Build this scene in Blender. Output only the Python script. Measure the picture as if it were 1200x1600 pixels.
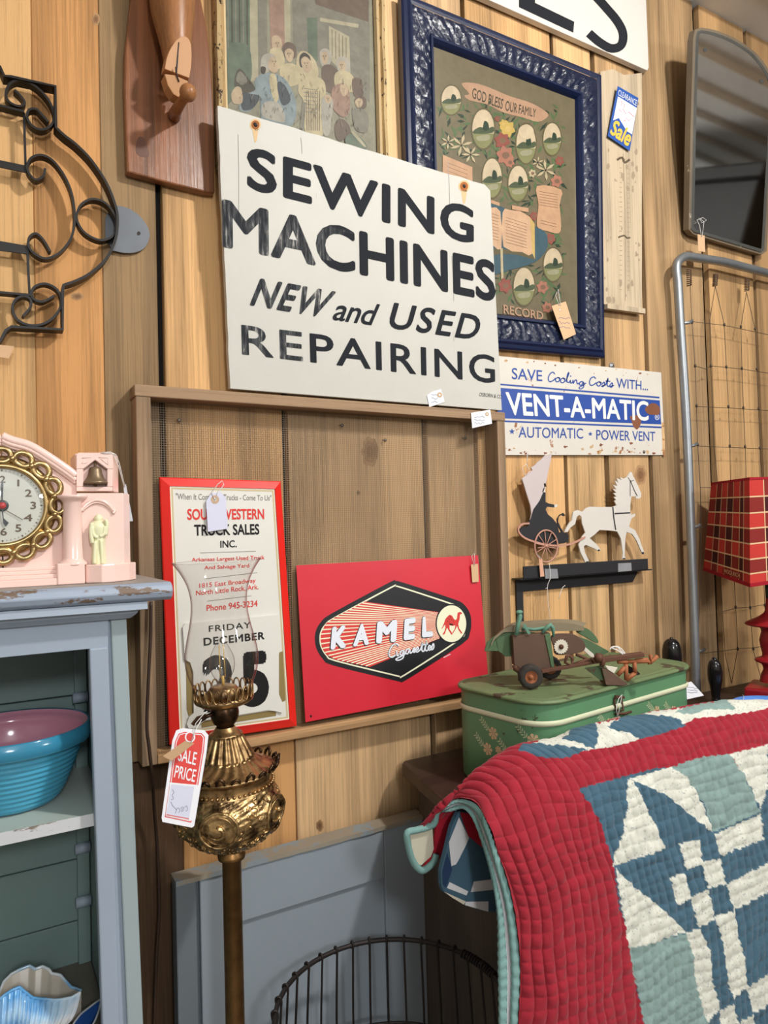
import bpy, bmesh, math, random
from mathutils import Vector as V, Matrix
from mathutils.geometry import tessellate_polygon
random.seed(7)
for o in list(bpy.data.objects):
    bpy.data.objects.remove(o)
S = bpy.context.scene
COL = S.collection
PI = math.pi

# ------------------------------------------------------------------ camera
F = 1100.0
CAM = V((0.0, -1.3, 1.4))
DCAM = 1.3
_X = V((1910, -23, F)).normalized()
_n = F * F / 1910.0
_N = V((-_n, 29 + 0.027 * _n, F))
_N = (_N - _X * _N.dot(_X)).normalized()
_Z = _X.cross(_N)


def ray(px, py):
    d = V((px - 600.0, py - 800.0, F))
    return V((d.dot(_X), d.dot(_N), d.dot(_Z)))


def P(px, py, off=0.0):
    """pixel -> point on the vertical plane 'off' metres in front of the wall"""
    d = ray(px, py)
    return CAM + d * ((DCAM - off) / d.y)


def PZ(px, py, z):
    """pixel -> point on the horizontal plane at height z"""
    d = ray(px, py)
    return CAM + d * ((z - CAM.z) / d.z)


class Plane:
    def __init__(self, o, n):
        self.o, self.n = o, n.normalized()

    def __call__(self, px, py, h=0.0):
        d = ray(px, py)
        o = self.o + self.n * h
        return CAM + d * ((o - CAM).dot(self.n) / d.dot(self.n))


def wallp(off):
    return Plane(V((0, -off, 0)), V((0, -1, 0)))


def leanp(pb, ob, pt, ot):
    """plane through the wall-parallel direction, ob off the wall at pixel pb, ot at pixel pt"""
    a, b = P(*pb, ob), P(*pt, ot)
    up = V((0, b.y - a.y, b.z - a.z))
    return Plane(a, V((1, 0, 0)).cross(up) * (1 if V((1, 0, 0)).cross(up).y < 0 else -1))


def project(p):
    d = p - CAM
    c = d.x * V((_X.x, _N.x, _Z.x)).x, 0, 0
    x = _X * d.x + _N * d.y + _Z * d.z
    return 600 + F * x.x / x.z, 800 + F * x.y / x.z


cam = bpy.data.cameras.new('camera')
camo = bpy.data.objects.new('camera', cam)
COL.objects.link(camo)
right = V((_X.x, _N.x, _Z.x)); up = -V((_X.y, _N.y, _Z.y)); back = -V((_X.z, _N.z, _Z.z))
M = Matrix((right, up, back)).transposed().to_4x4()
M.translation = CAM
camo.matrix_world = M
cam.sensor_fit = 'AUTO'; cam.sensor_width = 36.0
cam.lens = F / 1600.0 * 36.0
cam.clip_start = 0.02
S.camera = camo

# ------------------------------------------------------------------ world, lamps, exposure
S.view_settings.view_transform = 'Standard'
S.view_settings.look = 'None'
S.view_settings.gamma = 1.0
S.view_settings.use_curve_mapping = False
S.view_settings.exposure = 0.22
w = bpy.data.worlds.new('world'); S.world = w
w.use_nodes = True
bg = w.node_tree.nodes['Background']
bg.inputs[0].default_value = (0.9, 0.95, 1.0, 1); bg.inputs[1].default_value = 0.25


def area(name, loc, target, sx, sy, power, col):
    l = bpy.data.lights.new(name, 'AREA')
    l.shape = 'RECTANGLE'; l.size = sx; l.size_y = sy; l.energy = power; l.color = col
    o = bpy.data.objects.new(name, l); COL.objects.link(o)
    o.location = loc
    o.rotation_euler = (V(target) - V(loc)).to_track_quat('-Z', 'Y').to_euler()
    return o


def fill_point(name, loc, r, power, col):
    l = bpy.data.lights.new(name, 'POINT'); l.shadow_soft_size = r; l.energy = power; l.color = col
    o = bpy.data.objects.new(name, l); COL.objects.link(o); o.location = loc
    return o


area('ceiling_spot_lamp', (1.25, -1.55, 2.88), (0.9, 0, 1.2), 0.12, 0.12, 31, (1.0, 0.97, 0.92))
fill_point('fill_lamp', (-0.1, -3.2, 2.25), 0.16, 90, (0.95, 0.98, 1.0))  # unseen fill lamps, added to brighten the cupboard inside and the ceiling
fill_point('fill_lamp', (2.6, -2.7, 2.25), 0.16, 52, (0.98, 0.98, 0.98))

# ------------------------------------------------------------------ mesh builder


def inset(pts, d):
    """offset a closed 2-D polygon inwards by d"""
    n = len(pts); out = []
    ar = sum(pts[i][0] * pts[(i + 1) % n][1] - pts[(i + 1) % n][0] * pts[i][1] for i in range(n))
    sg = 1 if ar > 0 else -1
    for i in range(n):
        a, b, c = pts[i - 1], pts[i], pts[(i + 1) % n]
        e1 = V((b[0] - a[0], b[1] - a[1])).normalized(); e2 = V((c[0] - b[0], c[1] - b[1])).normalized()
        n1 = V((-e1.y, e1.x)) * sg; n2 = V((-e2.y, e2.x)) * sg
        m = (n1 + n2); m = m / max(0.3, m.dot(n1)) if m.length > 1e-6 else n1
        out.append((b[0] + m.x * d, b[1] + m.y * d))
    return out


def cat(pts, n=6, closed=False):
    """Catmull-Rom through points (tuples of any length)"""
    out = []; N = len(pts)
    for i in range(N if closed else N - 1):
        p1, p2 = pts[i], pts[(i + 1) % N]
        p0 = pts[i - 1] if (closed or i > 0) else p1
        p3 = pts[(i + 2) % N] if (closed or i + 2 < N) else p2
        for k in range(n):
            t = k / n
            out.append(tuple(0.5 * (2 * b + (c - a) * t + (2 * a - 5 * b + 4 * c - d) * t * t + (3 * b - a - 3 * c + d) * t ** 3)
                             for a, b, c, d in zip(p0, p1, p2, p3)))
    if not closed:
        out.append(tuple(pts[-1]))
    return out


def ell(cx, cy, rx, ry, n=32, a0=0.0, rot=0.0):
    c, s = math.cos(rot), math.sin(rot)
    return [(cx + rx * math.cos(a0 + 2 * PI * i / n) * c - ry * math.sin(a0 + 2 * PI * i / n) * s,
             cy + rx * math.cos(a0 + 2 * PI * i / n) * s + ry * math.sin(a0 + 2 * PI * i / n) * c) for i in range(n)]


def Zm(x0, y0, s):
    return lambda *p: [(x0 + a / s, y0 + b / s) for a, b in p]


_tx = {}


def text_mesh(s, bold=0.0, shear=0.0, spacing=1.0):
    """lettering as (u, v, layer) points in its own bounding box; bold letters are several shifted copies, one over the other"""
    k = (s, bold, shear, spacing)
    if k not in _tx:
        c = bpy.data.curves.new('t', 'FONT'); c.body = s; c.shear = shear; c.space_character = spacing
        c.resolution_u = 4; c.fill_mode = 'FRONT'
        o = bpy.data.objects.new('t', c); COL.objects.link(o)
        m = o.to_mesh()
        vs0 = [(v.co.x, v.co.y) for v in m.vertices]; fs0 = [tuple(p.vertices) for p in m.polygons]
        o.to_mesh_clear(); bpy.data.objects.remove(o); bpy.data.curves.remove(c)
        sh = [(0, 0)] if bold <= 0 else [(bold * math.cos(a * PI / 4), bold * math.sin(a * PI / 4)) for a in range(8)] + [(0, 0)]
        vs = []; fs = []
        for i, (dx, dy) in enumerate(sh):
            b_ = len(vs); vs += [(x + dx, y + dy, i) for x, y in vs0]; fs += [tuple(b_ + j for j in f) for f in fs0]
        x0 = min(v[0] for v in vs); x1 = max(v[0] for v in vs); y0 = min(v[1] for v in vs); y1 = max(v[1] for v in vs)
        _tx[k] = ([((v[0] - x0) / (x1 - x0), (v[1] - y0) / (y1 - y0), v[2]) for v in vs], fs)
    return _tx[k]


class MB:
    def __init__(self):
        self.v = []; self.f = []; self.m = []; self.s = []; self.c = []; self.col = None

    def add(self, vs, fs, mi=0, smooth=False):
        b = len(self.v)
        self.v += [V(p) for p in vs]
        for f in fs:
            self.f.append([b + i for i in f]); self.m.append(mi); self.s.append(smooth); self.c.append(self.col)
        return self

    def poly(self, pts, mi=0):
        pts = [V(p) for p in pts]
        if len(pts) <= 4 and len(pts) == 3:
            return self.add(pts, [(0, 1, 2)], mi)
        return self.add(pts, [tuple(t) for t in tessellate_polygon([pts])], mi)

    def prism(self, pts, vec, mi=0, bevel=0.0, smooth=False, seg=2):
        pts = [V(p) for p in pts]; vec = V(vec); n = len(pts)
        if bevel:
            bm = bmesh.new()
            a = [bm.verts.new(p) for p in pts]; b = [bm.verts.new(p + vec) for p in pts]
            bm.faces.new(a); bm.faces.new(b[::-1])
            for i in range(n):
                bm.faces.new((a[i], b[i], b[(i + 1) % n], a[(i + 1) % n]))
            bmesh.ops.recalc_face_normals(bm, faces=bm.faces)
            bmesh.ops.bevel(bm, geom=list(bm.edges), offset=bevel, segments=seg, profile=0.5, affect='EDGES')
            bmesh.ops.triangulate(bm, faces=[f for f in bm.faces if len(f.verts) > 4])
            bm.verts.index_update()
            self.add([v.co.copy() for v in bm.verts], [[v.index for v in f.verts] for f in bm.faces], mi, smooth)
            bm.free()
            return self
        t = [tuple(q) for q in tessellate_polygon([pts])] if n > 3 else [(0, 1, 2)]
        fs = t + [tuple(i + n for i in q[::-1]) for q in t]
        fs += [(i, i + n, (i + 1) % n + n, (i + 1) % n) for i in range(n)]
        return self.add(pts + [p + vec for p in pts], fs, mi, smooth)

    def box(self, a, b, mi=0, bevel=0.0):
        (x0, y0, z0), (x1, y1, z1) = a, b
        return self.prism([(x0, y0, z0), (x1, y0, z0), (x1, y1, z0), (x0, y1, z0)], (0, 0, z1 - z0), mi, bevel)

    def tube(self, path, r, seg=8, mi=0, closed=False, cap=True):
        pts = [V(p) for p in path]; n = len(pts)
        rs = r if isinstance(r, (list, tuple)) else [r] * n
        t0 = (pts[1] - pts[0]).normalized()
        ref = V((0, 0, 1)) if abs(t0.z) < 0.9 else V((1, 0, 0))
        u = t0.cross(ref).normalized(); vs = []; fs = []
        for i, p in enumerate(pts):
            a = pts[i - 1] if (i or closed) else pts[i]; b = pts[(i + 1) % n] if (i < n - 1 or closed) else pts[i]
            t = (b - a)
            t = t.normalized() if t.length > 1e-9 else t0
            u = (u - t * u.dot(t))
            u = u.normalized() if u.length > 1e-6 else t.orthogonal().normalized()
            w_ = t.cross(u)
            for k in range(seg):
                g = 2 * PI * k / seg
                vs.append(p + (u * math.cos(g) + w_ * math.sin(g)) * rs[i])
        for i in range(n if closed else n - 1):
            j = (i + 1) % n
            for k in range(seg):
                l = (k + 1) % seg
                fs.append((i * seg + k, i * seg + l, j * seg + l, j * seg + k))
        if cap and not closed:
            fs.append(tuple(range(seg))[::-1]); fs.append(tuple((n - 1) * seg + k for k in range(seg)))
        return self.add(vs, fs, mi, True)

    def bar(self, path, wdir, w_, t_, mi=0, closed=False):
        """flat bar bent along a path; its width lies along wdir"""
        pts = [V(p) for p in path]; n = len(pts); wd = V(wdir).normalized(); vs = []; fs = []
        for i, p in enumerate(pts):
            a = pts[i - 1] if (i or closed) else pts[i]; b = pts[(i + 1) % n] if (i < n - 1 or closed) else pts[i]
            s = (b - a).cross(wd).normalized()
            vs += [p + s * t_ / 2 - wd * w_ / 2, p + s * t_ / 2 + wd * w_ / 2, p - s * t_ / 2 + wd * w_ / 2, p - s * t_ / 2 - wd * w_ / 2]
        for i in range(n if closed else n - 1):
            j = (i + 1) % n
            for k in range(4):
                l = (k + 1) % 4
                fs.append((4 * i + k, 4 * i + l, 4 * j + l, 4 * j + k))
        if not closed:
            fs += [(3, 2, 1, 0), (4 * n - 4, 4 * n - 3, 4 * n - 2, 4 * n - 1)]
        return self.add(vs, fs, mi)

    def lathe(self, prof, base, axis=(0, 0, 1), seg=32, mi=0, mod=None, smooth=True, cap=False):
        ax = V(axis).normalized(); base = V(base)
        u = ax.orthogonal().normalized()
        if abs(ax.z) > 0.5:
            u = (V((1, 0, 0)) - ax * ax.x).normalized()
        w_ = ax.cross(u); vs = []; fs = []
        for i, (r, h) in enumerate(prof):
            for k in range(seg):
                g = 2 * PI * k / seg
                rr = r * (mod(g, i, h) if mod else 1)
                vs.append(base + ax * h + (u * math.cos(g) + w_ * math.sin(g)) * rr)
        for i in range(len(prof) - 1):
            for k in range(seg):
                l = (k + 1) % seg
                fs.append((i * seg + k, i * seg + l, (i + 1) * seg + l, (i + 1) * seg + k))
        if cap:
            fs.append(tuple(range(seg))[::-1]); fs.append(tuple((len(prof) - 1) * seg + k for k in range(seg)))
        return self.add(vs, fs, mi, smooth)

    def ball(self, c, r, mi=0, seg=14, sc=(1, 1, 1)):
        n = max(6, seg // 2)
        vs = []; fs = []
        for i in range(n + 1):
            a = PI * i / n
            for k in range(seg):
                g = 2 * PI * k / seg
                vs.append(V(c) + V((math.sin(a) * math.cos(g) * r * sc[0], math.sin(a) * math.sin(g) * r * sc[1], math.cos(a) * r * sc[2])))
        for i in range(n):
            for k in range(seg):
                l = (k + 1) % seg
                fs.append((i * seg + k, (i + 1) * seg + k, (i + 1) * seg + l, i * seg + l))
        return self.add(vs, fs, mi, True)

    def grid(self, fn, nu, nv, mi=0, smooth=True):
        vs = [fn(i, j) for j in range(nv) for i in range(nu)]
        fs = [(j * nu + i, j * nu + i + 1, (j + 1) * nu + i + 1, (j + 1) * nu + i) for j in range(nv - 1) for i in range(nu - 1)]
        return self.add(vs, fs, mi, smooth)

    def flat(self, pl, pts, h, mi):
        """flat painted shape: pixel outline laid on a plane"""
        return self.poly([pl(x, y, h) for x, y in pts], mi)

    def stroke(self, pl, pts, wpx, h, mi, closed=False):
        """painted brush stroke along a pixel path"""
        n = len(pts); L = []; R = []
        ws = wpx if isinstance(wpx, (list, tuple)) else [wpx] * n
        for i, p in enumerate(pts):
            a = pts[i - 1] if (i or closed) else p; b = pts[(i + 1) % n] if (i < n - 1 or closed) else p
            d = V((b[0] - a[0], b[1] - a[1])); d = d.normalized() if d.length > 1e-9 else V((1, 0))
            L.append(pl(p[0] - d.y * ws[i] / 2, p[1] + d.x * ws[i] / 2, h)); R.append(pl(p[0] + d.y * ws[i] / 2, p[1] - d.x * ws[i] / 2, h))
        fs = [(i, (i + 1) % n, n + (i + 1) % n, n + i) for i in range(n if closed else n - 1)]
        return self.add(L + R, fs, mi)

    def text(self, pl, s, bl, br, tr, tl, h, mi, bold=0.0, shear=0.0, spacing=1.0, pick=None):
        """lettering stretched over a pixel quadrilateral lying on a plane"""
        vs, fs = text_mesh(s, bold, shear, spacing)
        a, b, c, d = pl(*bl, h), pl(*br, h), pl(*tr, h), pl(*tl, h)
        q = [(a * (1 - u) + b * u) * (1 - v) + (d * (1 - u) + c * u) * v + pl.n * (k * 4e-6) for u, v, k in vs]
        if pick is None:
            return self.add(q, fs, mi)
        for f in fs:
            self.add([q[i] for i in f], [tuple(range(len(f)))], pick(vs[f[0]][0]))
        return self

    def bounds(self):
        xs = [v.x for v in self.v]; ys = [v.y for v in self.v]; zs = [v.z for v in self.v]
        return (min(xs), min(ys), min(zs)), (max(xs), max(ys), max(zs))

    def build(self, name, mats, parent=None, recalc=True, weld=False):
        if not isinstance(mats, (list, tuple)):
            mats = [mats]
        if parent is None:
            a, b = self.bounds()
            org = V(((a[0] + b[0]) / 2, (a[1] + b[1]) / 2, a[2]))
        else:
            org = V(parent['org'])
        me = bpy.data.meshes.new(name)
        me.from_pydata([v - org for v in self.v], [], self.f)
        for m in mats:
            me.materials.append(m)
        me.polygons.foreach_set('material_index', self.m)
        me.polygons.foreach_set('use_smooth', self.s)
        if any(c is not None for c in self.c):
            at = me.color_attributes.new('tint', 'FLOAT_COLOR', 'CORNER')
            buf = []
            for p in me.polygons:
                c = self.c[p.index] or (1, 1, 1, 0)
                buf += list(c) * p.loop_total
            at.data.foreach_set('color', buf)
        if recalc or weld:
            bm = bmesh.new(); bm.from_mesh(me)
            if weld:
                bmesh.ops.remove_doubles(bm, verts=bm.verts, dist=1e-5)
            if recalc:
                bmesh.ops.recalc_face_normals(bm, faces=bm.faces)
            bm.to_mesh(me); bm.free()
        me.update()
        o = bpy.data.objects.new(name, me); COL.objects.link(o)
        if parent is not None:
            o.parent = parent; o['org'] = tuple(org)
        else:
            o.location = org; o['org'] = tuple(org)
        return o


def tag(o, label, category, group=None):
    o['label'] = label; o['category'] = category
    if group:
        o['group'] = group
    return o


def thing(name, label, category, loc, group=None):
    o = bpy.data.objects.new(name, None); COL.objects.link(o)
    o.empty_display_size = 0.05
    o.location = V(loc); o['org'] = tuple(V(loc))
    return tag(o, label, category, group)


def struct(o):
    o['kind'] = 'structure'
    return o


def lab(o, s):
    o['label'] = s
    return o


# ------------------------------------------------------------------ materials
class NT:
    def __init__(self, name):
        self.mat = bpy.data.materials.new(name); self.mat.use_nodes = True
        self.t = self.mat.node_tree; self.b = self.t.nodes['Principled BSDF']

    def n(self, typ, **kw):
        nd = self.t.nodes.new(typ)
        for k, v_ in kw.items():
            if k.startswith('i_'):
                nd.inputs[k[2:].replace('_', ' ')].default_value = v_
            else:
                setattr(nd, k, v_)
        return nd

    def l(self, a, b):
        self.t.links.new(a, b)

    def coords(self, scale=(1, 1, 1), rot=(0, 0, 0)):
        tc = self.n('ShaderNodeTexCoord'); mp = self.n('ShaderNodeMapping')
        mp.inputs['Scale'].default_value = scale; mp.inputs['Rotation'].default_value = rot
        self.l(tc.outputs['Object'], mp.inputs['Vector'])
        return mp.outputs['Vector']

    def noise(self, vec, scale, detail=4, rough=0.55, w4=None):
        nd = self.n('ShaderNodeTexNoise')
        if w4 is not None:
            nd.noise_dimensions = '4D'; self.l(w4, nd.inputs['W'])
        nd.inputs['Scale'].default_value = scale; nd.inputs['Detail'].default_value = detail; nd.inputs['Roughness'].default_value = rough
        self.l(vec, nd.inputs['Vector'])
        return nd.outputs['Fac']

    def ramp(self, fac, stops):
        r = self.n('ShaderNodeValToRGB'); e = r.color_ramp.elements
        while len(e) < len(stops):
            e.new(0.5)
        for q, (p, c) in zip(e, stops):
            q.position = p; q.color = c if len(c) == 4 else (*c, 1)
        self.l(fac, r.inputs['Fac'])
        return r.outputs['Color']

    def mix(self, fac, a, b, mode='MIX'):
        m = self.n('ShaderNodeMix', data_type='RGBA', blend_type=mode)
        for sock, val in ((m.inputs[0], fac), (m.inputs[6], a), (m.inputs[7], b)):
            if hasattr(val, 'links') or hasattr(val, 'is_linked'):
                self.l(val, sock)
            else:
                sock.default_value = val if not isinstance(val, tuple) or len(val) == 4 else (*val, 1)
        return m.outputs[2]

    def math(self, op, a, b=0.0, c=0.0):
        m = self.n('ShaderNodeMath', operation=op)
        for i, val in enumerate((a, b, c)):
            if hasattr(val, 'is_linked'):
                self.l(val, m.inputs[i])
            else:
                m.inputs[i].default_value = val
        return m.outputs[0]

    def bump(self, h, strength=0.3, dist=0.002):
        b = self.n('ShaderNodeBump'); b.inputs['Strength'].default_value = strength; b.inputs['Distance'].default_value = dist
        self.l(h, b.inputs['Height']); self.l(b.outputs[0], self.b.inputs['Normal'])

    def fin(self, col, rough=0.5, metal=0.0, spec=0.5):
        for sock, val in ((self.b.inputs['Base Color'], col), (self.b.inputs['Roughness'], rough), (self.b.inputs['Metallic'], metal)):
            if hasattr(val, 'is_linked'):
                self.l(val, sock)
            else:
                sock.default_value = val if not isinstance(val, tuple) or len(val) == 4 else (*val, 1)
        self.b.inputs['Specular IOR Level'].default_value = spec
        return self.mat


def srgb(r, g, b):
    f = lambda c: (c / 255 / 12.92) if c / 255 <= 0.04045 else ((c / 255 + 0.055) / 1.055) ** 2.4
    return (f(r), f(g), f(b))


def dim(c, k):
    return tuple(min(1, x * k) for x in c[:3])


def wood(name, c, axis='Z', dark=0.45, light=1.25, rough=0.65, tint=False, fine=1.0, rings=26.0, bump=0.35, spec=0.3):
    """sawn timber, grain along an axis"""
    t = NT(name); w4 = None
    a = t.n('ShaderNodeVertexColor', layer_name='tint') if tint else None
    if tint:
        w4 = t.math('MULTIPLY', a.outputs['Alpha'], 37.0)
    lo, hi = 0.55, 7.0
    sc = {'Z': (hi, hi, lo), 'X': (lo, hi, hi), 'Y': (hi, lo, hi)}[axis]
    v1 = t.coords(sc)
    big = t.noise(v1, 1.0, 2, 0.45, w4)
    ring = t.math('MULTIPLY_ADD', t.math('SINE', t.math('MULTIPLY', big, rings * 3.2)), 0.5, 0.5)
    sc2 = tuple(s * 26 if s > 1 else s * 5 for s in sc)
    fg = t.noise(t.coords(sc2), fine, 5, 0.75, w4)
    blot = t.noise(t.coords((3, 3, 1.5)), 1.0, 4, 0.6, w4)
    f1 = t.math('ADD', t.math('MULTIPLY', ring, 0.26), t.math('ADD', t.math('MULTIPLY', fg, 1.05), t.math('MULTIPLY', blot, 0.42)))
    col = t.ramp(f1, [(0.50, dim(c, dark)), (0.76, dim(c, 0.80)), (0.92, c), (1.0, dim(c, light))])
    if tint:
        col = t.mix(1.0, col, a.outputs['Color'], 'MULTIPLY')
    t.bump(fg, bump, 0.002)
    return t.fin(col, rough, 0, spec)


def paint(name, c, rough=0.45, var=0.12, wear=None, amt=0.0, wscale=9.0, stretch=(1, 1, 1), metal=0.0, bump=0.0, spec=0.5, nscale=5.0):
    """painted / glazed surface with slight mottling and optional worn patches showing colour 'wear'"""
    t = NT(name)
    n1 = t.noise(t.coords((1, 1, 1)), nscale, 5, 0.6)
    col = t.ramp(n1, [(0.25, dim(c, 1 - var)), (0.75, dim(c, 1 + var))])
    if wear is not None:
        n2 = t.noise(t.coords(stretch), wscale, 6, 0.72)
        f = t.ramp(n2, [(1 - amt - 0.012, (0, 0, 0)), (1 - amt + 0.012, (1, 1, 1))])
        col = t.mix(f, col, wear)
    if bump:
        t.bump(t.noise(t.coords((1, 1, 1)), 60, 3, 0.6), bump, 0.002)
    return t.fin(col, rough, metal, spec)


def plain(name, c, rough=0.5, metal=0.0, spec=0.5):
    return NT(name).fin(c, rough, metal, spec)


def glass(name, col=(1, 1, 1), edge=(0.75, 0.72, 0.72)):
    """thin-walled clear glass: straight through, darker and tinted where the wall is seen edge on, mirror-like at grazing angles"""
    t = NT(name)
    lw = t.n('ShaderNodeLayerWeight'); lw.inputs['Blend'].default_value = 0.5
    c = t.ramp(lw.outputs['Facing'], [(0.0, col), (0.6, col), (0.97, edge)])
    tr = t.n('ShaderNodeBsdfTransparent'); t.l(c, tr.inputs['Color'])
    gl = t.n('ShaderNodeBsdfGlossy'); gl.inputs['Roughness'].default_value = 0.03
    fr = t.math('MULTIPLY_ADD', t.math('POWER', lw.outputs['Facing'], 5.0), 0.55, 0.055)
    mx = t.n('ShaderNodeMixShader'); t.l(fr, mx.inputs[0]); t.l(tr.outputs[0], mx.inputs[1]); t.l(gl.outputs[0], mx.inputs[2])
    t.l(mx.outputs[0], t.t.nodes['Material Output'].inputs['Surface'])
    return t.mat
# ------------------------------------------------------------------ the room
M_plank = wood('weathered pine boards', srgb(204, 174, 136), 'Z', 0.30, 1.2, 0.75, tint=True, rings=11, fine=1.5)
M_gap = plain('dark gap between boards', srgb(22, 18, 15), 0.9)


def X0(px):
    return P(px, 700, 0).x


def plank(mb, xa, xb, z0, z1, y, tint):
    mb.col = (*tint, random.random())
    mb.prism([(xa, y, z0), (xb, y, z0), (xb, y, z1), (xa, y, z1)], (0, 0.02, 0), 0, 0.0015, seg=1)


mb = MB()
T_yel, T_org, T_gry, T_hon, T_brn = (0.92, 0.78, 0.58), (0.84, 0.60, 0.38), (0.44, 0.40, 0.34), (1.0, 0.84, 0.64), (0.60, 0.51, 0.40)
CEIL = 2.94
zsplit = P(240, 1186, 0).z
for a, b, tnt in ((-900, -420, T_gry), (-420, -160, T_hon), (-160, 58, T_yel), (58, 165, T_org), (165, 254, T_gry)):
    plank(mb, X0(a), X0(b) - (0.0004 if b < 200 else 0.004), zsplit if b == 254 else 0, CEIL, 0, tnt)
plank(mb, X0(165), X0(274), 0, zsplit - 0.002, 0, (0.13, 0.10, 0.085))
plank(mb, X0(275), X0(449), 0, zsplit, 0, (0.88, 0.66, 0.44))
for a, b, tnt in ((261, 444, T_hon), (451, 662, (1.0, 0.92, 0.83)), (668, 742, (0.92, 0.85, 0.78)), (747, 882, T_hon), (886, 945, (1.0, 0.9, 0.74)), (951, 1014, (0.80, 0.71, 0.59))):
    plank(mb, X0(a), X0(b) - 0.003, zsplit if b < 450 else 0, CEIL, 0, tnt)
# a board standing proud of the others
mb.col = (0.66, 0.60, 0.52, 0.77)
mb.prism([(X0(1018), -0.004, 0), (X0(1107), -0.004, 0), (X0(1107), -0.004, CEIL), (X0(1018), -0.004, CEIL)], (0, 0.024, 0), 0, 0.002, seg=1)
for a, b, tnt in ((1116, 1186, (0.84, 0.72, 0.56)), (1190, 1246, T_brn), (1250, 1330, T_hon), (1335, 1420, T_brn), (1425, 1540, T_hon), (1545, 1700, T_gry), (1710, 1900, T_hon)):
    plank(mb, X0(a), X0(b) - 0.004, 0, CEIL, -0.006, tnt)
for i_, (cx, cy, rx, ry) in enumerate(((578, 706, 13, 24), (1001, 742, 9, 16), (862, 856, 8, 14), (121, 463, 10, 6), (500, 1290, 6, 9), (900, 1010, 4, 6), (150, 30, 6, 10), (560, 770, 3, 4))):
    for k_, (f_, t_) in enumerate(((1.0, (0.60, 0.50, 0.42)), (0.72, (0.42, 0.32, 0.26)), (0.4, (0.30, 0.22, 0.17)))):
        mb.col = (*t_, 0.3); mb.poly([P(x, y, 0.0004 + 0.0002 * k_) for x, y in [(cx + (x - cx) * (1 + 0.12 * math.sin(3 * a_ + i_)), cy + (y - cy) * (1 + 0.12 * math.cos(2 * a_ + i_))) for a_, (x, y) in enumerate(ell(cx, cy, rx * f_, ry * f_, 18))]], 0)
mb.col = None
x0, x1 = X0(-900), X0(1900)
mb.box((x0 - 0.2, 0.021, 0), (x1, 0.06, CEIL), 1)
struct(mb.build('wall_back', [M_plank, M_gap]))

M_dkwall = paint('dark painted partition', srgb(40, 38, 38), 0.6, 0.1)
M_ceil = paint('white ribbed ceiling', srgb(222, 222, 220), 0.6, 0.06)
mb = MB()
mb.box((-2.2, -5.0, CEIL), (5.0, 0.06, CEIL + 0.05), 0)
for i in range(22):
    y = -4.8 + i * 0.23
    mb.prism([(-2.2, y, CEIL), (-2.2, y + 0.05, CEIL), (-2.2, y + 0.035, CEIL - 0.018), (-2.2, y + 0.015, CEIL - 0.018)], (7.2, 0, 0), 0)
struct(mb.build('ceiling', [M_ceil]))
M_floor = paint('grey concrete floor', srgb(120, 112, 104), 0.5, 0.15)
mb = MB(); mb.box((-2.2, -5.0, -0.05), (5.0, 0.06, 0), 0)
struct(mb.build('floor', [M_floor]))
M_wallw = paint('cream side wall', srgb(205, 198, 186), 0.7, 0.05)
mb = MB(); mb.box((-2.26, -5.0, 0), (-2.2, 0.06, CEIL), 0); struct(mb.build('wall_left', [M_wallw]))
mb = MB(); mb.box((5.0, -5.0, 0), (5.06, 0.06, CEIL), 0); struct(mb.build('wall_right', [M_wallw]))
mb = MB(); mb.box((-2.2, -5.06, 0), (5.0, -5.0, CEIL), 0); struct(mb.build('wall_front', [M_wallw]))
root = thing('wardrobe', 'tall black wardrobe seen only as the dark shape in the arched mirror', 'wardrobe', (3.35, -1.35, 0))
mb = MB(); mb.box((2.95, -1.95, 0), (3.75, -0.75, 2.66), 0, 0.01); mb.build('case', M_dkwall, root)
mb = MB(); mb.box((2.91, -1.99, 2.661), (3.79, -0.71, 2.72), 0, 0.012); mb.build('cornice', M_dkwall, root)
# ------------------------------------------------------------------ shared paints
M_signwhite = paint('aged white sign paint', srgb(190, 188, 180), 0.6, 0.05, wear=srgb(154, 147, 134), amt=0.30, wscale=7, stretch=(16, 16, 1.2), bump=0.15)
M_plyedge = paint('grey plywood edge', srgb(140, 136, 132), 0.8, 0.2)
M_black = paint('black sign paint', srgb(36, 38, 43), 0.75, 0.15, spec=0.12)


def worn_black():
    t = NT('worn black sign paint')
    n = t.noise(t.coords((150, 150, 22)), 1.0, 3, 0.6)
    c = t.ramp(n, [(0.44, srgb(44, 46, 50)), (0.60, srgb(84, 85, 87)), (0.70, srgb(160, 157, 150))])
    return t.fin(c, 0.8, 0, 0.12)


M_wornblack = worn_black()
M_rust = paint('orange brown rust', srgb(150, 88, 40), 0.85, 0.3)
M_rustlt = paint('pale rust stain', srgb(205, 172, 128), 0.7, 0.15)
M_dark = plain('dark iron', srgb(34, 28, 26), 0.7)
M_paperw = paint('white tag paper', srgb(228, 228, 234), 0.7, 0.03)
M_manila = paint('manila tag paper', srgb(206, 168, 130), 0.75, 0.06)
M_string = plain('white cotton string', srgb(225, 222, 218), 0.8)
M_ink = plain('grey ballpoint ink', srgb(96, 100, 128), 0.7)
M_inkred = plain('red marker ink', srgb(196, 72, 78), 0.7)
M_tan = plain('tan reinforcing ring', srgb(190, 160, 130), 0.7)


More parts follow.
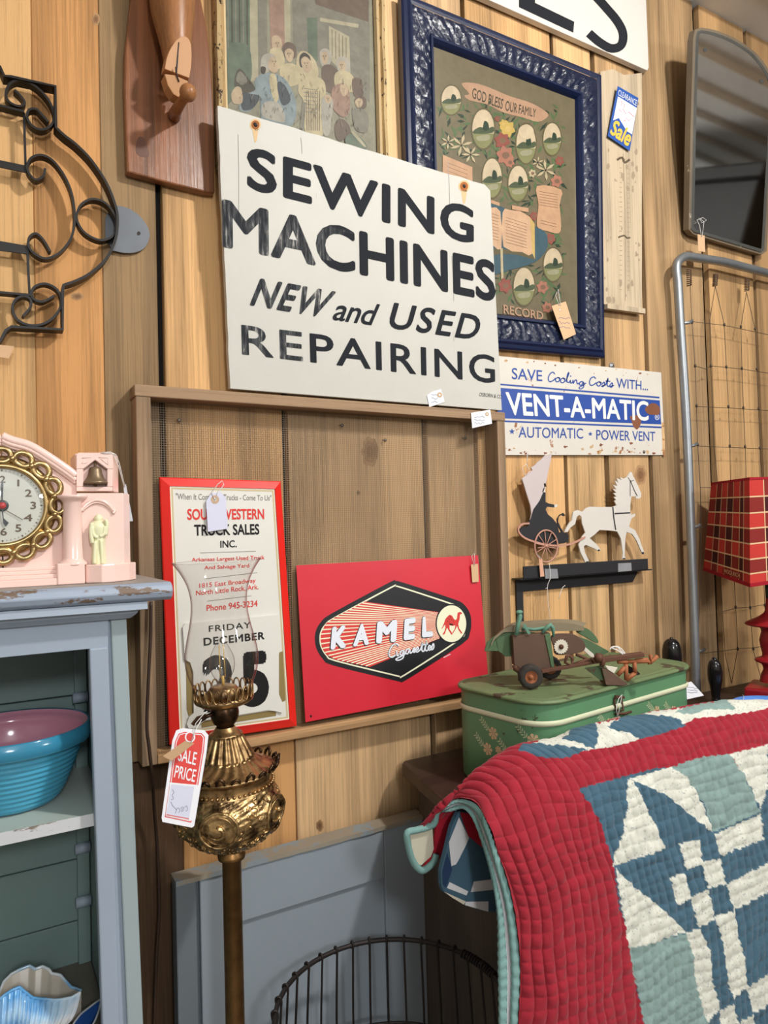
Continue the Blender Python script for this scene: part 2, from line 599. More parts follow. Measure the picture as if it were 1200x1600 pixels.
def scribble(mb, pl, x0, y0, x1, y1, lines, h, mi, wpx=0.7, slope=0.0):
    r = random.Random(int(x0 * 7 + y0))
    for k in range(lines):
        y = y0 + (y1 - y0) * (k + 0.5) / lines
        n = max(5, int((x1 - x0) / 2.2)); am = (y1 - y0) / lines * 0.3
        pts = [(x0 + (x1 - x0) * i / n, y + slope * (x1 - x0) * i / n + am * r.uniform(-1, 1)) for i in range(n + 1)]
        mb.stroke(pl, pts, wpx, h, mi)


def price_tag(label, pl, corners, string=None, mat=None, hole=None, ink=None, group=None, name='price_tag', th=0.0006):
    """card on a string: corners in order round the card"""
    root = thing(name, label, 'price tag', pl(*corners[0], -0.0), group)
    mb = MB()
    mb.prism([pl(*c, 0) for c in corners], pl.n * -th, 0)
    if ink:
        for s in ink:
            scribble(mb, pl, *s, 0.0003, 1)
    mb.build('card', [mat or M_paperw, M_ink], root)
    if hole:
        m2 = MB()
        m2.flat(pl, ell(*hole, hole[2] if len(hole) > 2 else 3, 14) if False else ell(hole[0], hole[1], hole[2], hole[2] * 1.05, 14), 0.0004, 0)
        m2.flat(pl, ell(hole[0], hole[1], hole[2] * 0.4, hole[2] * 0.42, 10), 0.0006, 1)
        m2.build('eyelet', [M_tan, M_string], root)
    if string:
        for path, hs in string:
            m3 = MB(); m3.tube([pl(x, y, h) for (x, y), h in zip(path, hs if isinstance(hs, (list, tuple)) else [hs] * len(path))], 0.0007, 5)
            m3.build('string', M_string, root)
    return root


def quadpts(pl, corners):
    return [pl(*c) for c in corners]


def moulding(mb, q, n, prof, mi=0, sub=1, disp=None, smooth=False):
    """mitred picture-frame moulding round the quad q (BL BR TR TL); prof = [(inset m, height m)]"""
    q = [V(p) for p in q]
    wl = ((q[1] - q[0]).length + (q[2] - q[3]).length) / 2; hl = ((q[3] - q[0]).length + (q[2] - q[1]).length) / 2

    def at(u, v, h):
        return (q[0] * (1 - u) + q[1] * u) * (1 - v) + (q[3] * (1 - u) + q[2] * u) * v + n * h
    rings = []
    for k, (d, h) in enumerate(prof):
        u0, v0 = d / wl, d / hl; ring = []
        cs = [(u0, v0), (1 - u0, v0), (1 - u0, 1 - v0), (u0, 1 - v0)]
        for s in range(4):
            a, b = cs[s], cs[(s + 1) % 4]
            for i in range(sub):
                t = i / sub
                hh = h + (disp(s, t, k, wl if s % 2 == 0 else hl) if disp else 0)
                ring.append(at(a[0] + (b[0] - a[0]) * t, a[1] + (b[1] - a[1]) * t, hh))
        rings.append(ring)
    N = 4 * sub
    vs = [p for r in rings for p in r]
    fs = [(k * N + i, k * N + (i + 1) % N, (k + 1) * N + (i + 1) % N, (k + 1) * N + i) for k in range(len(prof) - 1) for i in range(N)]
    mb.add(vs, fs, mi, smooth)
    d = prof[-1][0]; u0, v0 = d / wl, d / hl
    return [at(u0, v0, 0), at(1 - u0, v0, 0), at(1 - u0, 1 - v0, 0), at(u0, 1 - v0, 0)]


# ------------------------------------------------------------------ the white wooden sign
pl = leanp((570, 625), 0.041, (550, 228), 0.064)
root = thing('painted_sign', 'white wooden sewing machines sign with black hand lettering standing on the screen frame', 'sign', pl(570, 624, -0.006))
mb = MB()
rg = random.Random(3)
edge = [(340, 165)]
for i in range(1, 24):
    t = i / 24; edge.append((340 + (756 - 340) * t, 165 + (288 - 165) * t + rg.uniform(-0.9, 0.9)))
edge += [(757, 288), (766, 298), (784, 641), (360, 607)]
for i in range(1, 22):
    t = i / 22; edge.append((360 - 20 * t + rg.uniform(-0.8, 0.5), 607 - 442 * t))
mb.prism([pl(*p) for p in edge], pl.n * -0.013, 0)
z = Zm(340, 200, 2.667)
BOLD = 0.028
mb.text(pl, 'SEWING', *z((122, 254), (1068, 487), (1068, 332), (122, 72)), 0.0005, 1, bold=BOLD, spacing=1.08)
mb.text(pl, 'MACHINES', *z((20, 498), (1160, 728), (1157, 556), (18, 292)), 0.0005, 1, bold=BOLD, spacing=1.02, pick=lambda u: 2 if u < 0.33 else 1)
mb.text(pl, 'NEW', *z((132, 740), (440, 792), (495, 682), (178, 626)), 0.0005, 1, bold=0.03, spacing=1.12, pick=lambda u: 2)
mb.text(pl, 'and', *z((474, 800), (640, 824), (678, 735), (512, 708)), 0.0005, 1, bold=0.014, spacing=0.95)
mb.text(pl, 'USED', *z((706, 834), (1078, 886), (1108, 782), (736, 726)), 0.0005, 1, bold=0.02, spacing=1.15)
mb.text(pl, 'REPAIRING', *z((102, 945), (1157, 1066), (1155, 948), (98, 818)), 0.0005, 1, bold=0.012, spacing=1.12, pick=lambda u: 2 if u < 0.22 else 1)
mb.text(pl, 'OSBORN & CO', *z((1088, 1117), (1184, 1128), (1186, 1113), (1092, 1102)), 0.0005, 1, bold=0.0)
for (a, b) in (((700, 250), (703, 330)), ((706, 400), (709, 470)), ((470, 215), (472, 240)), ((372, 210), (373, 330))):
    mb.stroke(pl, [a, ((a[0] + b[0]) / 2 + 0.5, (a[1] + b[1]) / 2), b], 0.9, 0.0003, 3)
for (cx, cy, r) in ((399, 195, 1), (725, 291, 1)):
    mb.flat(pl, ell(cx, cy, 9, 9.5, 18), 0.0003, 4)
    mb.flat(pl, [(cx - 5, cy + 5), (cx + 5, cy + 6), (cx + 2, cy + 26), (cx - 1, cy + 28), (cx - 3, cy + 18)], 0.0003, 4)
    mb.flat(pl, ell(cx, cy, 6.5, 7, 16), 0.0004, 5)
mb.build('board', [M_signwhite, M_black, M_wornblack, M_plyedge, M_rustlt, M_rust], root)
for (cx, cy) in ((399, 195), (725, 291)):
    m2 = MB(); m2.lathe([(0.0001, 0.0026), (0.003, 0.0022), (0.0042, 0.0006)], pl(cx, cy), pl.n, 14)
    lab(m2.build('screw', M_dark, root), 'rusted dark screw')

# ------------------------------------------------------------------ gold framed engraving
M_goldfr = paint('gilt plaster frame', srgb(178, 152, 108), 0.5, 0.2, wear=srgb(58, 42, 28), amt=0.43, wscale=70, metal=0.25)
M_goldin = paint('pale gilt inner slip', srgb(196, 170, 128), 0.45, 0.1, wear=srgb(70, 52, 34), amt=0.36, wscale=55)
pl = wallp(0.008)
XL, XR = pl(333, 100).x, pl(600, 200).x; ZB, ZT = pl(470, 300).z, pl(470, -150).z
q = [V((XL, -0.008, ZB)), V((XR, -0.008, ZB)), V((XR, -0.008, ZT)), V((XL, -0.008, ZT))]
root = thing('framed_engraving', 'old tinted engraving of people in period dress in a narrow gilt frame', 'picture', (q[0] + q[1]) / 2)
mb = MB()
moulding(mb, q, pl.n, [(0, 0), (0, 0.014), (0.003, 0.020), (0.011, 0.022), (0.014, 0.016)], 0, 90, lambda s, t, k, L: 0.0016 * math.sin(t * L * 900) if 1 < k < 4 else 0)
moulding(mb, q, pl.n, [(0.014, 0.016), (0.017, 0.019), (0.021, 0.017), (0.024, 0.009)], 1, 1)
mb.build('frame', [M_goldfr, M_goldin], root)
pp = wallp(0.014)
PT = {'paper': (150, 146, 124), 'grn': (104, 116, 98), 'drk': (84, 80, 68), 'col': (176, 168, 140), 'pink': (160, 130, 112), 'blue': (136, 150, 152), 'skin': (190, 168, 138),
      'crm': (194, 180, 144), 'brn': (112, 96, 82), 'gry': (132, 128, 114), 'dkb': (74, 80, 84), 'hair': (172, 166, 152), 'shd': (70, 64, 56)}
keys = list(PT); PM = [paint('engraving ink ' + k, dim(srgb(*PT[k]), 0.62), 0.55, 0.22, nscale=45, spec=0.3) for k in keys]
K = {k: i for i, k in enumerate(keys)}
mb = MB()
d = 0.022
mb.poly([V((XL + d, -0.014, ZB + d)), V((XR - d, -0.014, ZB + d)), V((XR - d, -0.014, ZT - d)), V((XL + d, -0.014, ZT - d))], K['paper'])
z = Zm(335, 0, 4.364)
lev = [0.0002]


def pt(pts, k, smooth=0):
    if smooth:
        pts = cat(pts, smooth, True)
    lev[0] += 0.00001
    mb.flat(pp, z(*pts), lev[0], K[k])


pt([(75, -400), (240, -400), (245, 540), (90, 720)], 'grn')
for i in range(6):
    pt([(85 + i * 26, -300), (95 + i * 26, -300), (100 + i * 26, 330), (90 + i * 26, 330)], 'drk' if i % 2 else 'gry')
pt([(238, -400), (290, -400), (300, 540), (245, 560)], 'col')
pt([(290, -400), (355, -400), (362, 400), (300, 520)], 'gry')
pt([(360, -400), (470, -400), (490, 320), (385, 340)], 'pink')
pt([(470, -400), (512, -400), (520, 310), (480, 300)], 'col')
pt([(520, -400), (1055, -300), (1060, 700), (540, 330)], 'gry')
pt([(600, -400), (1060, -400), (1050, 150), (690, 30)], 'brn')
pt([(630, 120), (700, 120), (705, 420), (640, 380)], 'grn')
pt([(700, 100), (1000, 150), (1005, 620), (710, 400)], 'gry')
pt([(720, 120), (985, 165), (980, 190), (720, 145)], 'col')
pt([(780, 175), (920, 250), (930, 560), (785, 400)], 'col')
for i in range(5):
    pt([(800 + i * 24, 200 + i * 14), (804 + i * 24, 200 + i * 14), (806 + i * 24, 380 + i * 22), (802 + i * 24, 380 + i * 22)], 'brn')
pt([(95, 330), (160, 290), (240, 330), (245, 560), (110, 640)], 'grn', 4)
# back row heads
pt([(390, 260), (420, 240), (455, 265), (460, 320), (440, 350), (400, 335)], 'skin', 4)
pt([(380, 340), (450, 330), (480, 420), (440, 470), (390, 430)], 'crm', 4)
pt([(465, 320), (500, 285), (550, 310), (560, 380), (530, 400), (480, 390)], 'brn', 4)
pt([(480, 350), (510, 330), (540, 355), (535, 400), (512, 425), (490, 400)], 'skin', 4)
pt([(450, 460), (510, 430), (570, 460), (585, 560), (500, 590), (450, 540)], 'crm', 4)
pt([(720, 350), (760, 330), (795, 360), (795, 420), (760, 470), (725, 430)], 'hair', 4)
pt([(728, 370), (752, 352), (775, 372), (770, 420), (745, 440)], 'skin', 4)
pt([(730, 470), (790, 440), (850, 500), (860, 620), (760, 620)], 'brn', 4)
pt([(830, 420), (860, 385), (910, 400), (925, 460), (900, 500), (850, 490)], 'hair', 4)
pt([(845, 430), (870, 412), (895, 432), (890, 478), (862, 484)], 'skin', 4)
pt([(820, 510), (880, 480), (945, 520), (960, 620), (840, 620)], 'crm', 4)
pt([(940, 540), (1005, 545), (1010, 680), (950, 650)], 'brn', 3)
# man with the hat
pt([(280, 540), (340, 500), (420, 505), (500, 560), (560, 720), (520, 860), (330, 830), (310, 680), (240, 760), (170, 745), (190, 640), (260, 620)], 'blue', 4)
pt([(375, 520), (415, 510), (440, 640), (420, 700), (390, 640)], 'crm', 4)
pt([(430, 560), (480, 580), (520, 680), (470, 720), (440, 660)], 'dkb', 4)
pt([(185, 640), (250, 640), (310, 660), (260, 740), (190, 745)], 'dkb', 4)
pt([(330, 710), (400, 690), (460, 730), (480, 830), (400, 820), (330, 790)], 'hair', 5)
pt([(320, 400), (345, 370), (390, 365), (420, 400), (400, 450), (350, 500), (318, 480)], 'hair', 4)
pt([(375, 400), (410, 390), (425, 430), (438, 455), (425, 490), (395, 495), (370, 460)], 'skin', 4)
pt([(318, 455), (350, 460), (345, 500), (322, 500)], 'shd', 3)
pt([(135, 560), (150, 490), (180, 470), (230, 530), (280, 610), (200, 635), (180, 590), (145, 600)], 'drk', 4)
pt([(150, 550), (160, 500), (185, 490), (225, 550), (190, 580)], 'gry', 3)
pt([(115, 640), (150, 590), (185, 610), (190, 700), (130, 705)], 'skin', 4)
# hooded woman
pt([(565, 480), (560, 400), (590, 350), (640, 360), (690, 420), (710, 500), (690, 530), (620, 520)], 'crm', 4)
pt([(580, 390), (610, 358), (650, 385), (650, 430), (590, 460)], 'shd', 4)
pt([(590, 410), (620, 385), (655, 415), (665, 465), (635, 500), (605, 470)], 'skin', 4)
pt([(600, 500), (690, 520), (750, 560), (760, 680), (740, 920), (620, 900), (610, 700), (570, 620)], 'crm', 4)
for i in range(7):
    pt([(625 + i * 15, 620), (629 + i * 15, 620), (634 + i * 14, 890), (629 + i * 14, 890)], 'brn')
for i in range(7):
    pt([(610, 600 + i * 26), (700, 612 + i * 26), (700, 616 + i * 26), (610, 605 + i * 26)], 'gry')
pt([(600, 690), (625, 700), (610, 880), (580, 880)], 'gry')
# children and drum
pt([(800, 620), (850, 570), (910, 590), (925, 740), (880, 800), (810, 740)], 'pink', 4)
pt([(858, 585), (885, 570), (912, 595), (905, 640), (880, 655), (860, 625)], 'skin', 4)
pt([(730, 690), (770, 650), (810, 690), (800, 800), (780, 920), (740, 900)], 'hair', 4)
pt([(750, 660), (775, 645), (800, 668), (790, 700), (765, 700)], 'skin', 4)
pt([(955, 690), (985, 650), (1030, 670), (1035, 730), (990, 740)], 'brn', 4)
pt([(960, 690), (990, 668), (1012, 690), (1000, 730), (970, 728)], 'skin', 4)
pt([(940, 750), (1000, 740), (1050, 790), (1040, 900), (960, 880)], 'gry', 4)
pt([(820, 860), (850, 810), (900, 830), (930, 900), (870, 960), (830, 940)], 'brn', 4)
for fx, fy, s_ in ((408, 428, 1.0), (628, 440, 1.0), (510, 372, .8), (752, 390, .8), (430, 300, .8), (868, 448, .7), (884, 612, .7), (775, 676, .6), (988, 698, .6)):
    for ex in (-11, 9):
        pt([(fx + ex * s_ - 5 * s_, fy - 6 * s_), (fx + ex * s_, fy - 9 * s_), (fx + ex * s_ + 5 * s_, fy - 6 * s_), (fx + ex * s_, fy - 4 * s_)], 'shd')
        pt([(fx + ex * s_ - 7 * s_, fy - 14 * s_), (fx + ex * s_ + 7 * s_, fy - 15 * s_), (fx + ex * s_ + 7 * s_, fy - 13 * s_), (fx + ex * s_ - 7 * s_, fy - 12 * s_)], 'brn')
    pt([(fx - 2 * s_, fy - 2 * s_), (fx + 3 * s_, fy + 12 * s_), (fx - 3 * s_, fy + 12 * s_)], 'brn')
    pt([(fx - 7 * s_, fy + 21 * s_), (fx, fy + 19 * s_), (fx + 7 * s_, fy + 21 * s_), (fx, fy + 25 * s_)], 'pink')
rs = random.Random(2)
for i in range(150):
    x, y = rs.uniform(120, 1040), rs.uniform(500, 940); a = rs.uniform(1.0, 2.2); L_ = rs.uniform(15, 45)
    pt([(x, y), (x + 2.5, y), (x + L_ * math.cos(a) + 1.5, y + L_ * math.sin(a)), (x + L_ * math.cos(a), y + L_ * math.sin(a))], rs.choice(['shd', 'brn', 'gry', 'drk', 'hair']))
pt([(890, 960), (930, 910), (1000, 940), (1040, 1010), (950, 1050)], 'grn', 4)
pt([(935, 905), (960, 905), (1030, 990), (1020, 1000)], 'col', 2)
mb.build('print', PM, root)

# ------------------------------------------------------------------ blue carved frame with the family record
M_blue = paint('glossy navy frame paint', srgb(20, 31, 62), 0.28, 0.18, wear=srgb(120, 118, 120), amt=0.27, wscale=30, bump=0.0)
M_blued = paint('dusty navy carved paint', srgb(19, 27, 52), 0.33, 0.25, bump=0.9)
pl = leanp((800, 548), 0.004, (780, 60), 0.014)
q = [pl(638, 536), pl(938, 561), pl(933, 122), pl(621, -6)]
root = thing('framed_print', 'faded family record print in a carved navy blue frame', 'picture', (q[0] + q[1]) / 2)
mb = MB()
moulding(mb, q, pl.n, [(0, 0), (0, 0.014), (0.004, 0.018), (0.012, 0.020), (0.017, 0.024), (0.023, 0.022)], 0, 1)
rr = random.Random(11)


def carve(s, t, k, L):
    x = t * L
    if k in (0, 10):
        return 0
    v = 0.0026 * math.sin(x * 190 + k * 1.3) * math.cos(k * 1.1 + 0.6 * math.sin(x * 70)) + 0.0016 * math.sin(x * 420 + k * 2.1) + rr.uniform(-0.0009, 0.0009)
    c = (x % 0.075) - 0.0375
    if abs(c) < 0.006 and 3 < k < 7:
        v = -0.006
    return v


prof = [(0.023 + 0.0047 * k, 0.021 + 0.0035 * math.sin(PI * k / 10) - 0.0005 * k) for k in range(11)]
moulding(mb, q, pl.n, prof, 1, 110, carve, True)
iq = moulding(mb, q, pl.n, [(0.070, 0.016), (0.072, 0.020), (0.077, 0.020), (0.082, 0.013), (0.086, 0.004)], 0, 1)
mb.build('frame', [M_blue, M_blued], root)
PT = {'bgr': (112, 102, 78), 'ban': (176, 140, 112), 'txt': (72, 66, 52), 'leaf': (84, 106, 68), 'leaf2': (44, 60, 44), 'oval': (184, 168, 138), 'sky': (196, 178, 148), 'ring': (96, 88, 62), 'land': (128, 128, 86),
      'tree': (74, 84, 60), 'yel': (188, 160, 84), 'red': (140, 78, 66), 'ros': (164, 110, 90), 'lily': (184, 168, 134), 'book': (192, 152, 118), 'page': (204, 166, 132), 'blu': (62, 88, 98), 'ink': (122, 94, 74), 'gold': (196, 166, 100), 'blk': (60, 54, 44), 'wat': (150, 146, 118)}
keys = list(PT); PM = [paint('print ink ' + k, dim(srgb(*PT[k]), 0.8), 0.4, 0.14, nscale=40, spec=0.3) for k in keys]
K = {k: i for i, k in enumerate(keys)}
mb = MB(); pp = pl; z = Zm(660, 110, 4.104); lev = [0.0052]
mb.poly([p + pl.n * 0.005 for p in iq], K['bgr'])
rb = random.Random(5)
for i in range(430):   # dense foliage
    while True:
        x, y = rb.uniform(110, 905), rb.uniform(190, 1500)
        if not (480 < y < 1500 and x < 400 and y > 560) and not (520 < x < 780 and 860 < y < 1180):
            break
    a = rb.uniform(0, PI); L_, w_ = rb.uniform(18, 44), rb.uniform(5, 12)
    if y < 330 and 250 < x < 800 and y < 120 + (x - 250) * 0.4:
        continue
    pt([(x - math.cos(a) * L_, y - math.sin(a) * L_), (x - math.sin(a) * w_, y + math.cos(a) * w_), (x + math.cos(a) * L_, y + math.sin(a) * L_), (x + math.sin(a) * w_, y - math.cos(a) * w_)], 'leaf' if i % 3 else 'leaf2')
    if i % 12 == 11:
        lev[0] = 0.0052 + 0.000002 * (i // 12)
lev[0] = 0.0054
pt([(250, 85), (330, 80), (430, 110), (560, 165), (700, 210), (800, 270), (800, 300), (740, 330), (640, 300), (520, 270), (420, 220), (300, 190), (270, 160), (300, 150)], 'ban', 3)
mb.text(pp, 'GOD BLESS', *z((318, 178), (512, 250), (522, 185), (322, 108)), lev[0] + 0.0002, K['txt'], bold=0.012)
mb.text(pp, 'OUR FAMILY', *z((530, 258), (726, 302), (730, 248), (536, 192)), lev[0] + 0.0002, K['txt'], bold=0.012)


def oval(cx, cy, rx, ry, rot=0.0, tree=True):
    pt(ell(cx, cy, rx * 1.13, ry * 1.1, 26), 'ring'); pt(ell(cx, cy, rx, ry, 26), 'sky')
    pt(ell(cx, cy, rx, ry, 26)[1:13], 'land')
    pt([(cx - rx * 0.9, cy + ry * 0.1), (cx - rx * .3, cy - ry * .1), (cx + rx * .3, cy), (cx + rx * .92, cy - ry * .12), (cx + rx * .85, cy + ry * .2), (cx - rx * .8, cy + ry * .25)], 'tree', 3)
    pt([(cx - rx * .6, cy + ry * .4), (cx + rx * .5, cy + ry * .3), (cx + rx * .55, cy + ry * .55), (cx - rx * .4, cy + ry * .62)], 'wat', 3)
    if tree:
        pt([(cx + rx * .1, cy - ry * .4), (cx + rx * .45, cy - ry * .3), (cx + rx * .5, cy + ry * .05), (cx, cy + ry * .05)], 'leaf2', 3)


for a in ((185, 190, 62, 92), (390, 375, 70, 125), (665, 470, 62, 125), (832, 440, 56, 102), (447, 690, 62, 125), (614, 725, 62, 113), (838, 1245, 60, 105), (652, 1385, 66, 120)):
    oval(*a)
pt(ell(665, 395, 50, 48, 18), 'sky')
for cx, cy, r, k in ((545, 375, 45, 'yel'), (520, 345, 26, 'yel'), (512, 450, 44, 'red'), (530, 545, 50, 'ros'), (560, 590, 28, 'ros'), (880, 580, 26, 'red'), (860, 710, 34, 'ros'), (705, 660, 22, 'lily'), (714, 935, 24, 'red'), (820, 1080, 30, 'red'),
                     (770, 1390, 34, 'ros'), (530, 1380, 40, 'red'), (800, 1520, 30, 'ros'), (480, 310, 16, 'red')):
    pt([(cx + r * (1 + 0.18 * math.sin(6 * t)) * math.cos(t), cy + r * 1.1 * (1 + 0.18 * math.sin(6 * t)) * math.sin(t)) for t in [i * PI / 12 for i in range(24)]], k)
    pt(ell(cx + r * .1, cy, r * .5, r * .45, 10), 'ink' if k != 'yel' else 'gold')
for cx, cy, r in ((250, 480, 75), (310, 540, 60), (790, 640, 70), (165, 460, 50), (740, 590, 40)):
    for k in range(6):
        a = k * PI / 3 + cx
        pt([(cx, cy), (cx + r * math.cos(a - .22) * .6, cy + r * math.sin(a - .22) * .6), (cx + r * math.cos(a), cy + r * math.sin(a)), (cx + r * math.cos(a + .22) * .6, cy + r * math.sin(a + .22) * .6)], 'lily')
    pt(ell(cx, cy, 7, 7, 8), 'blk')
pt([(130, 540), (320, 620), (322, 720), (130, 660)], 'book'); 
for i in range(3):
    pt([(160, 590 + i * 26), (290, 640 + i * 26), (290, 643 + i * 26), (160, 593 + i * 26)], 'ink')
pt([(735, 740), (890, 765), (880, 860), (890, 1000), (870, 1045), (800, 1030), (735, 1000), (745, 860)], 'book', 3)
for i in range(6):
    pt([(750, 775 + i * 17), (870, 795 + i * 17), (870, 798 + i * 17), (750, 778 + i * 17)], 'ink')
for i in range(2):
    pt([(760, 960 + i * 18), (860, 985 + i * 18), (860, 988 + i * 18), (760, 963 + i * 18)], 'ink')
pt([(430, 850), (560, 900), (700, 990), (790, 1040), (800, 1140), (720, 1230), (560, 1280), (440, 1310), (380, 1240), (380, 900)], 'blu', 3)
pt([(380, 1150), (500, 1140), (700, 1180), (725, 1215), (600, 1180), (505, 1175), (400, 1200)], 'ring')
pt([(380, 870), (440, 880), (500, 905), (506, 1145), (450, 1120), (380, 1110)], 'page', 2)
pt([(515, 910), (560, 895), (690, 940), (705, 1175), (640, 1165), (520, 1130)], 'page', 2)
pt([(690, 940), (720, 985), (722, 1210), (705, 1175)], 'gold')
for i in range(9):
    pt([(535, 940 + i * 20), (670, 985 + i * 19), (670, 988 + i * 19), (535, 943 + i * 20)], 'ink')
    pt([(400, 905 + i * 20), (490, 930 + i * 20), (490, 933 + i * 20), (400, 908 + i * 20)], 'ink')
pt([(500, 1140), (515, 1140), (520, 1330), (505, 1340)], 'lily')
for bx in ((440, 830, 495, 865), (575, 865, 680, 905)):
    pt([(bx[0], bx[1]), (bx[2], bx[1] + 18), (bx[2], bx[3] + 5), (bx[0], bx[3] - 14)], 'book')
mb.text(pp, 'RECORD', *z((520, 1560), (775, 1600), (775, 1548), (520, 1500)), lev[0] + 0.0002, K['ban'], bold=0.02)
mb.build('print', PM, root)
price_tag('small brown paper tag hanging on the lower right of the navy frame', leanp((880, 520), 0.036, (868, 470), 0.030), [(862, 478), (884, 471), (900, 522), (881, 531)],
          [([(874, 478), (868, 462), (872, 452), (876, 478)], 0.001)], M_manila, (875, 484, 2.5), [(873, 492, 891, 516, 3)])

# ------------------------------------------------------------------ white sign cut by the top of the picture
M_white2 = paint('smooth off white paint', srgb(214, 208, 200), 0.5, 0.04)
pl = leanp((900, 66), 0.022, (900, -200), 0.022)
zb = pl(1014, 111).z; xr = pl(1014, 111).x; xl = pl(560, -60).x
mb = MB()
mb.prism([V((xl, -0.022, zb)), V((xr - 0.006, -0.022, zb)), V((xr, -0.022, zb + 0.01)), V((xr, -0.022, zb + 0.30)), V((xl, -0.022, zb + 0.30))], (0, 0.016, 0), 0, 0.0012)
z = Zm(600, 0, 2.711)
mb.flat(pl, z((572, 30), (802, 138), (806, 92), (640, 12), (640, -130), (572, -162)), 0.0006, 1)
mb.stroke(pl, cat(z((868, 140), (915, 180), (965, 205), (1005, 190), (1012, 140), (985, 85), (930, 20), (880, -40), (860, -110), (890, -150)), 5), 13.5, 0.0006, 1)
tag(mb.build('painted_sign', [M_white2, M_black]), 'white sign with big black letters cut off at the top edge above the navy frame', 'sign')

# ------------------------------------------------------------------ old thermometer board and its sale card
M_oldwood = wood('bleached grey board', srgb(186, 168, 142), 'Z', 0.6, 1.1, 0.85, rings=14)
M_stain = plain('dark weather stain', srgb(92, 76, 58), 0.9)
M_faint = plain('faded printed scale', srgb(154, 137, 114), 0.9)
pl = wallp(0.013)
root = thing('thermometer_board', 'bleached wooden thermometer board with faded scale beside the navy frame', 'thermometer', pl(970, 486))
mb = MB()
mb.prism([pl(*p) for p in ((938, 112), (958, 108), (975, 117), (1003, 114), (1003, 484), (943, 475))], (0, 0.012, 0), 0)
mb.stroke(pl, [(974, 240), (976, 300), (977, 372), (977, 470)], 1.1, 0.0004, 2)
mb.stroke(pl, cat([(966, 371), (975, 368), (980, 372), (985, 371)], 3), 2.4, 0.0005, 1)
mb.stroke(pl, cat([(964, 250), (972, 246), (976, 254), (984, 249)], 3), 3.5, 0.0005, 1)
for i in range(26):
    y = 262 + i * 7.6
    mb.stroke(pl, [(968, y), (972, y + 0.6)], 0.8, 0.0004, 2); mb.stroke(pl, [(980, y + 1.5), (984, y + 2)], 0.8, 0.0004, 2)
rt = random.Random(6)
for i in range(40):
    cx, cy, r = rt.uniform(945, 1000), rt.choice([rt.uniform(255, 300), rt.uniform(370, 470), rt.uniform(120, 470)]), rt.uniform(0.8, 3.4)
    mb.flat(pl, [(cx + r * rt.uniform(.5, 1.3) * math.cos(a), min(474, cy + r * 1.8 * rt.uniform(.5, 1.3) * math.sin(a))) for a in [k * PI / 4 for k in range(8)]], 0.0002 + i * 2e-6, 2)
mb.build('board', [M_oldwood, M_stain, M_faint], root)
mb = MB(); mb.prism([pl(*p, 0.0) for p in ((944, 476), (1003, 484), (1003, 492), (944, 484))], (0, -0.012, 0), 0, 0.001)
mb.build('ledge', [M_oldwood], root)

M_cardblue = paint('royal blue card', srgb(36, 82, 160), 0.5, 0.05); M_cardyel = plain('yellow card print', srgb(232, 184, 70), 0.5); M_cardwht = plain('white card print', srgb(228, 228, 232), 0.5)
pl = leanp((968, 225), 0.020, (980, 140), 0.026)
root = thing('sale_card', 'blue clearance sale card pinned on the bleached thermometer board', 'price tag', pl(968, 225, -0.002))
mb = MB(); z = Zm(920, 0, 3.2)
c = z((145, 430), (248, 490), (205, 755), (95, 680))
mb.prism([pl(*p) for p in c], pl.n * -0.0008, 0)
mb.flat(pl, z((146, 482), (240, 540), (216, 672), (190, 655), (150, 590), (122, 602)), 0.0003, 1)
mb.text(pl, 'CLEARANCE', *z((146, 475), (238, 530), (243, 503), (150, 447)), 0.0004, 1, bold=0.0)
mb.text(pl, 'Sale', *z((104, 668), (200, 738), (222, 655), (122, 590)), 0.0006, 2, bold=0.03, shear=0.25)
for ln in (((150, 510), (165, 505), (163, 528), (178, 520), (176, 540)), ((152, 545), (162, 560), (170, 545), (185, 570), (200, 560), (228, 585)), ((172, 600), (182, 606), (188, 590), (200, 605), (208, 596))):
    mb.stroke(pl, z(*ln), 0.8, 0.0005, 3)
mb.build('card', [M_cardblue, M_cardwht, M_cardyel, M_inkred], root)
mb = MB(); mb.tube([pl(*p, 0.0005) for p in z((195, 460), (185, 440), (175, 425))], 0.0006, 5); mb.build('string', M_string, root)

# ------------------------------------------------------------------ arched mirror
M_mirror = NT('old mirror glass')
_n1 = M_mirror.noise(M_mirror.coords((1, 1, 1)), 6, 5, 0.6)
M_mirror = M_mirror.fin(M_mirror.ramp(_n1, [(0.3, (0.78, 0.79, 0.78)), (0.7, (0.88, 0.89, 0.87))]), 0.05, 1.0)
M_mframe = paint('worn brown frame edge', srgb(112, 98, 80), 0.6, 0.25, wear=srgb(190, 178, 156), amt=0.33, wscale=30)
M_mback = paint('tarnished grey rim', srgb(74, 74, 70), 0.5, 0.3)
pl = leanp((1140, 385), 0.030, (1140, 55), 0.128)
out = [(1076, 358), (1083, 366), (1140, 383), (1190, 398), (1198, 392), (1203, 300), (1209, 200), (1212, 150)] + cat([(1212, 150), (1206, 118), (1186, 88), (1165, 70), (1143, 57), (1117, 47), (1096, 43)], 4)[1:] + [(1086, 46), (1083, 60), (1079, 200)]
root = thing('arched_mirror', 'old frameless arched mirror with tarnished edges hung under the ceiling', 'mirror', pl(1140, 385))
mb = MB(); mb.prism([pl(*p) for p in out], pl.n * -0.018, 0); mb.build('backing_board', M_mframe, root)
gl = inset(out, 4.0)
mb = MB(); mb.prism([pl(*p, 0.003) for p in gl], pl.n * -0.0029, 0)
mb.build('glass', M_mirror, root)
mb = MB()
n = len(gl); g2 = inset(gl, 4.5)
mb.add([pl(*p, 0.0033) for p in gl] + [pl(*p, 0.0033) for p in g2], [(i, (i + 1) % n, n + (i + 1) % n, n + i) for i in range(n)], 0)
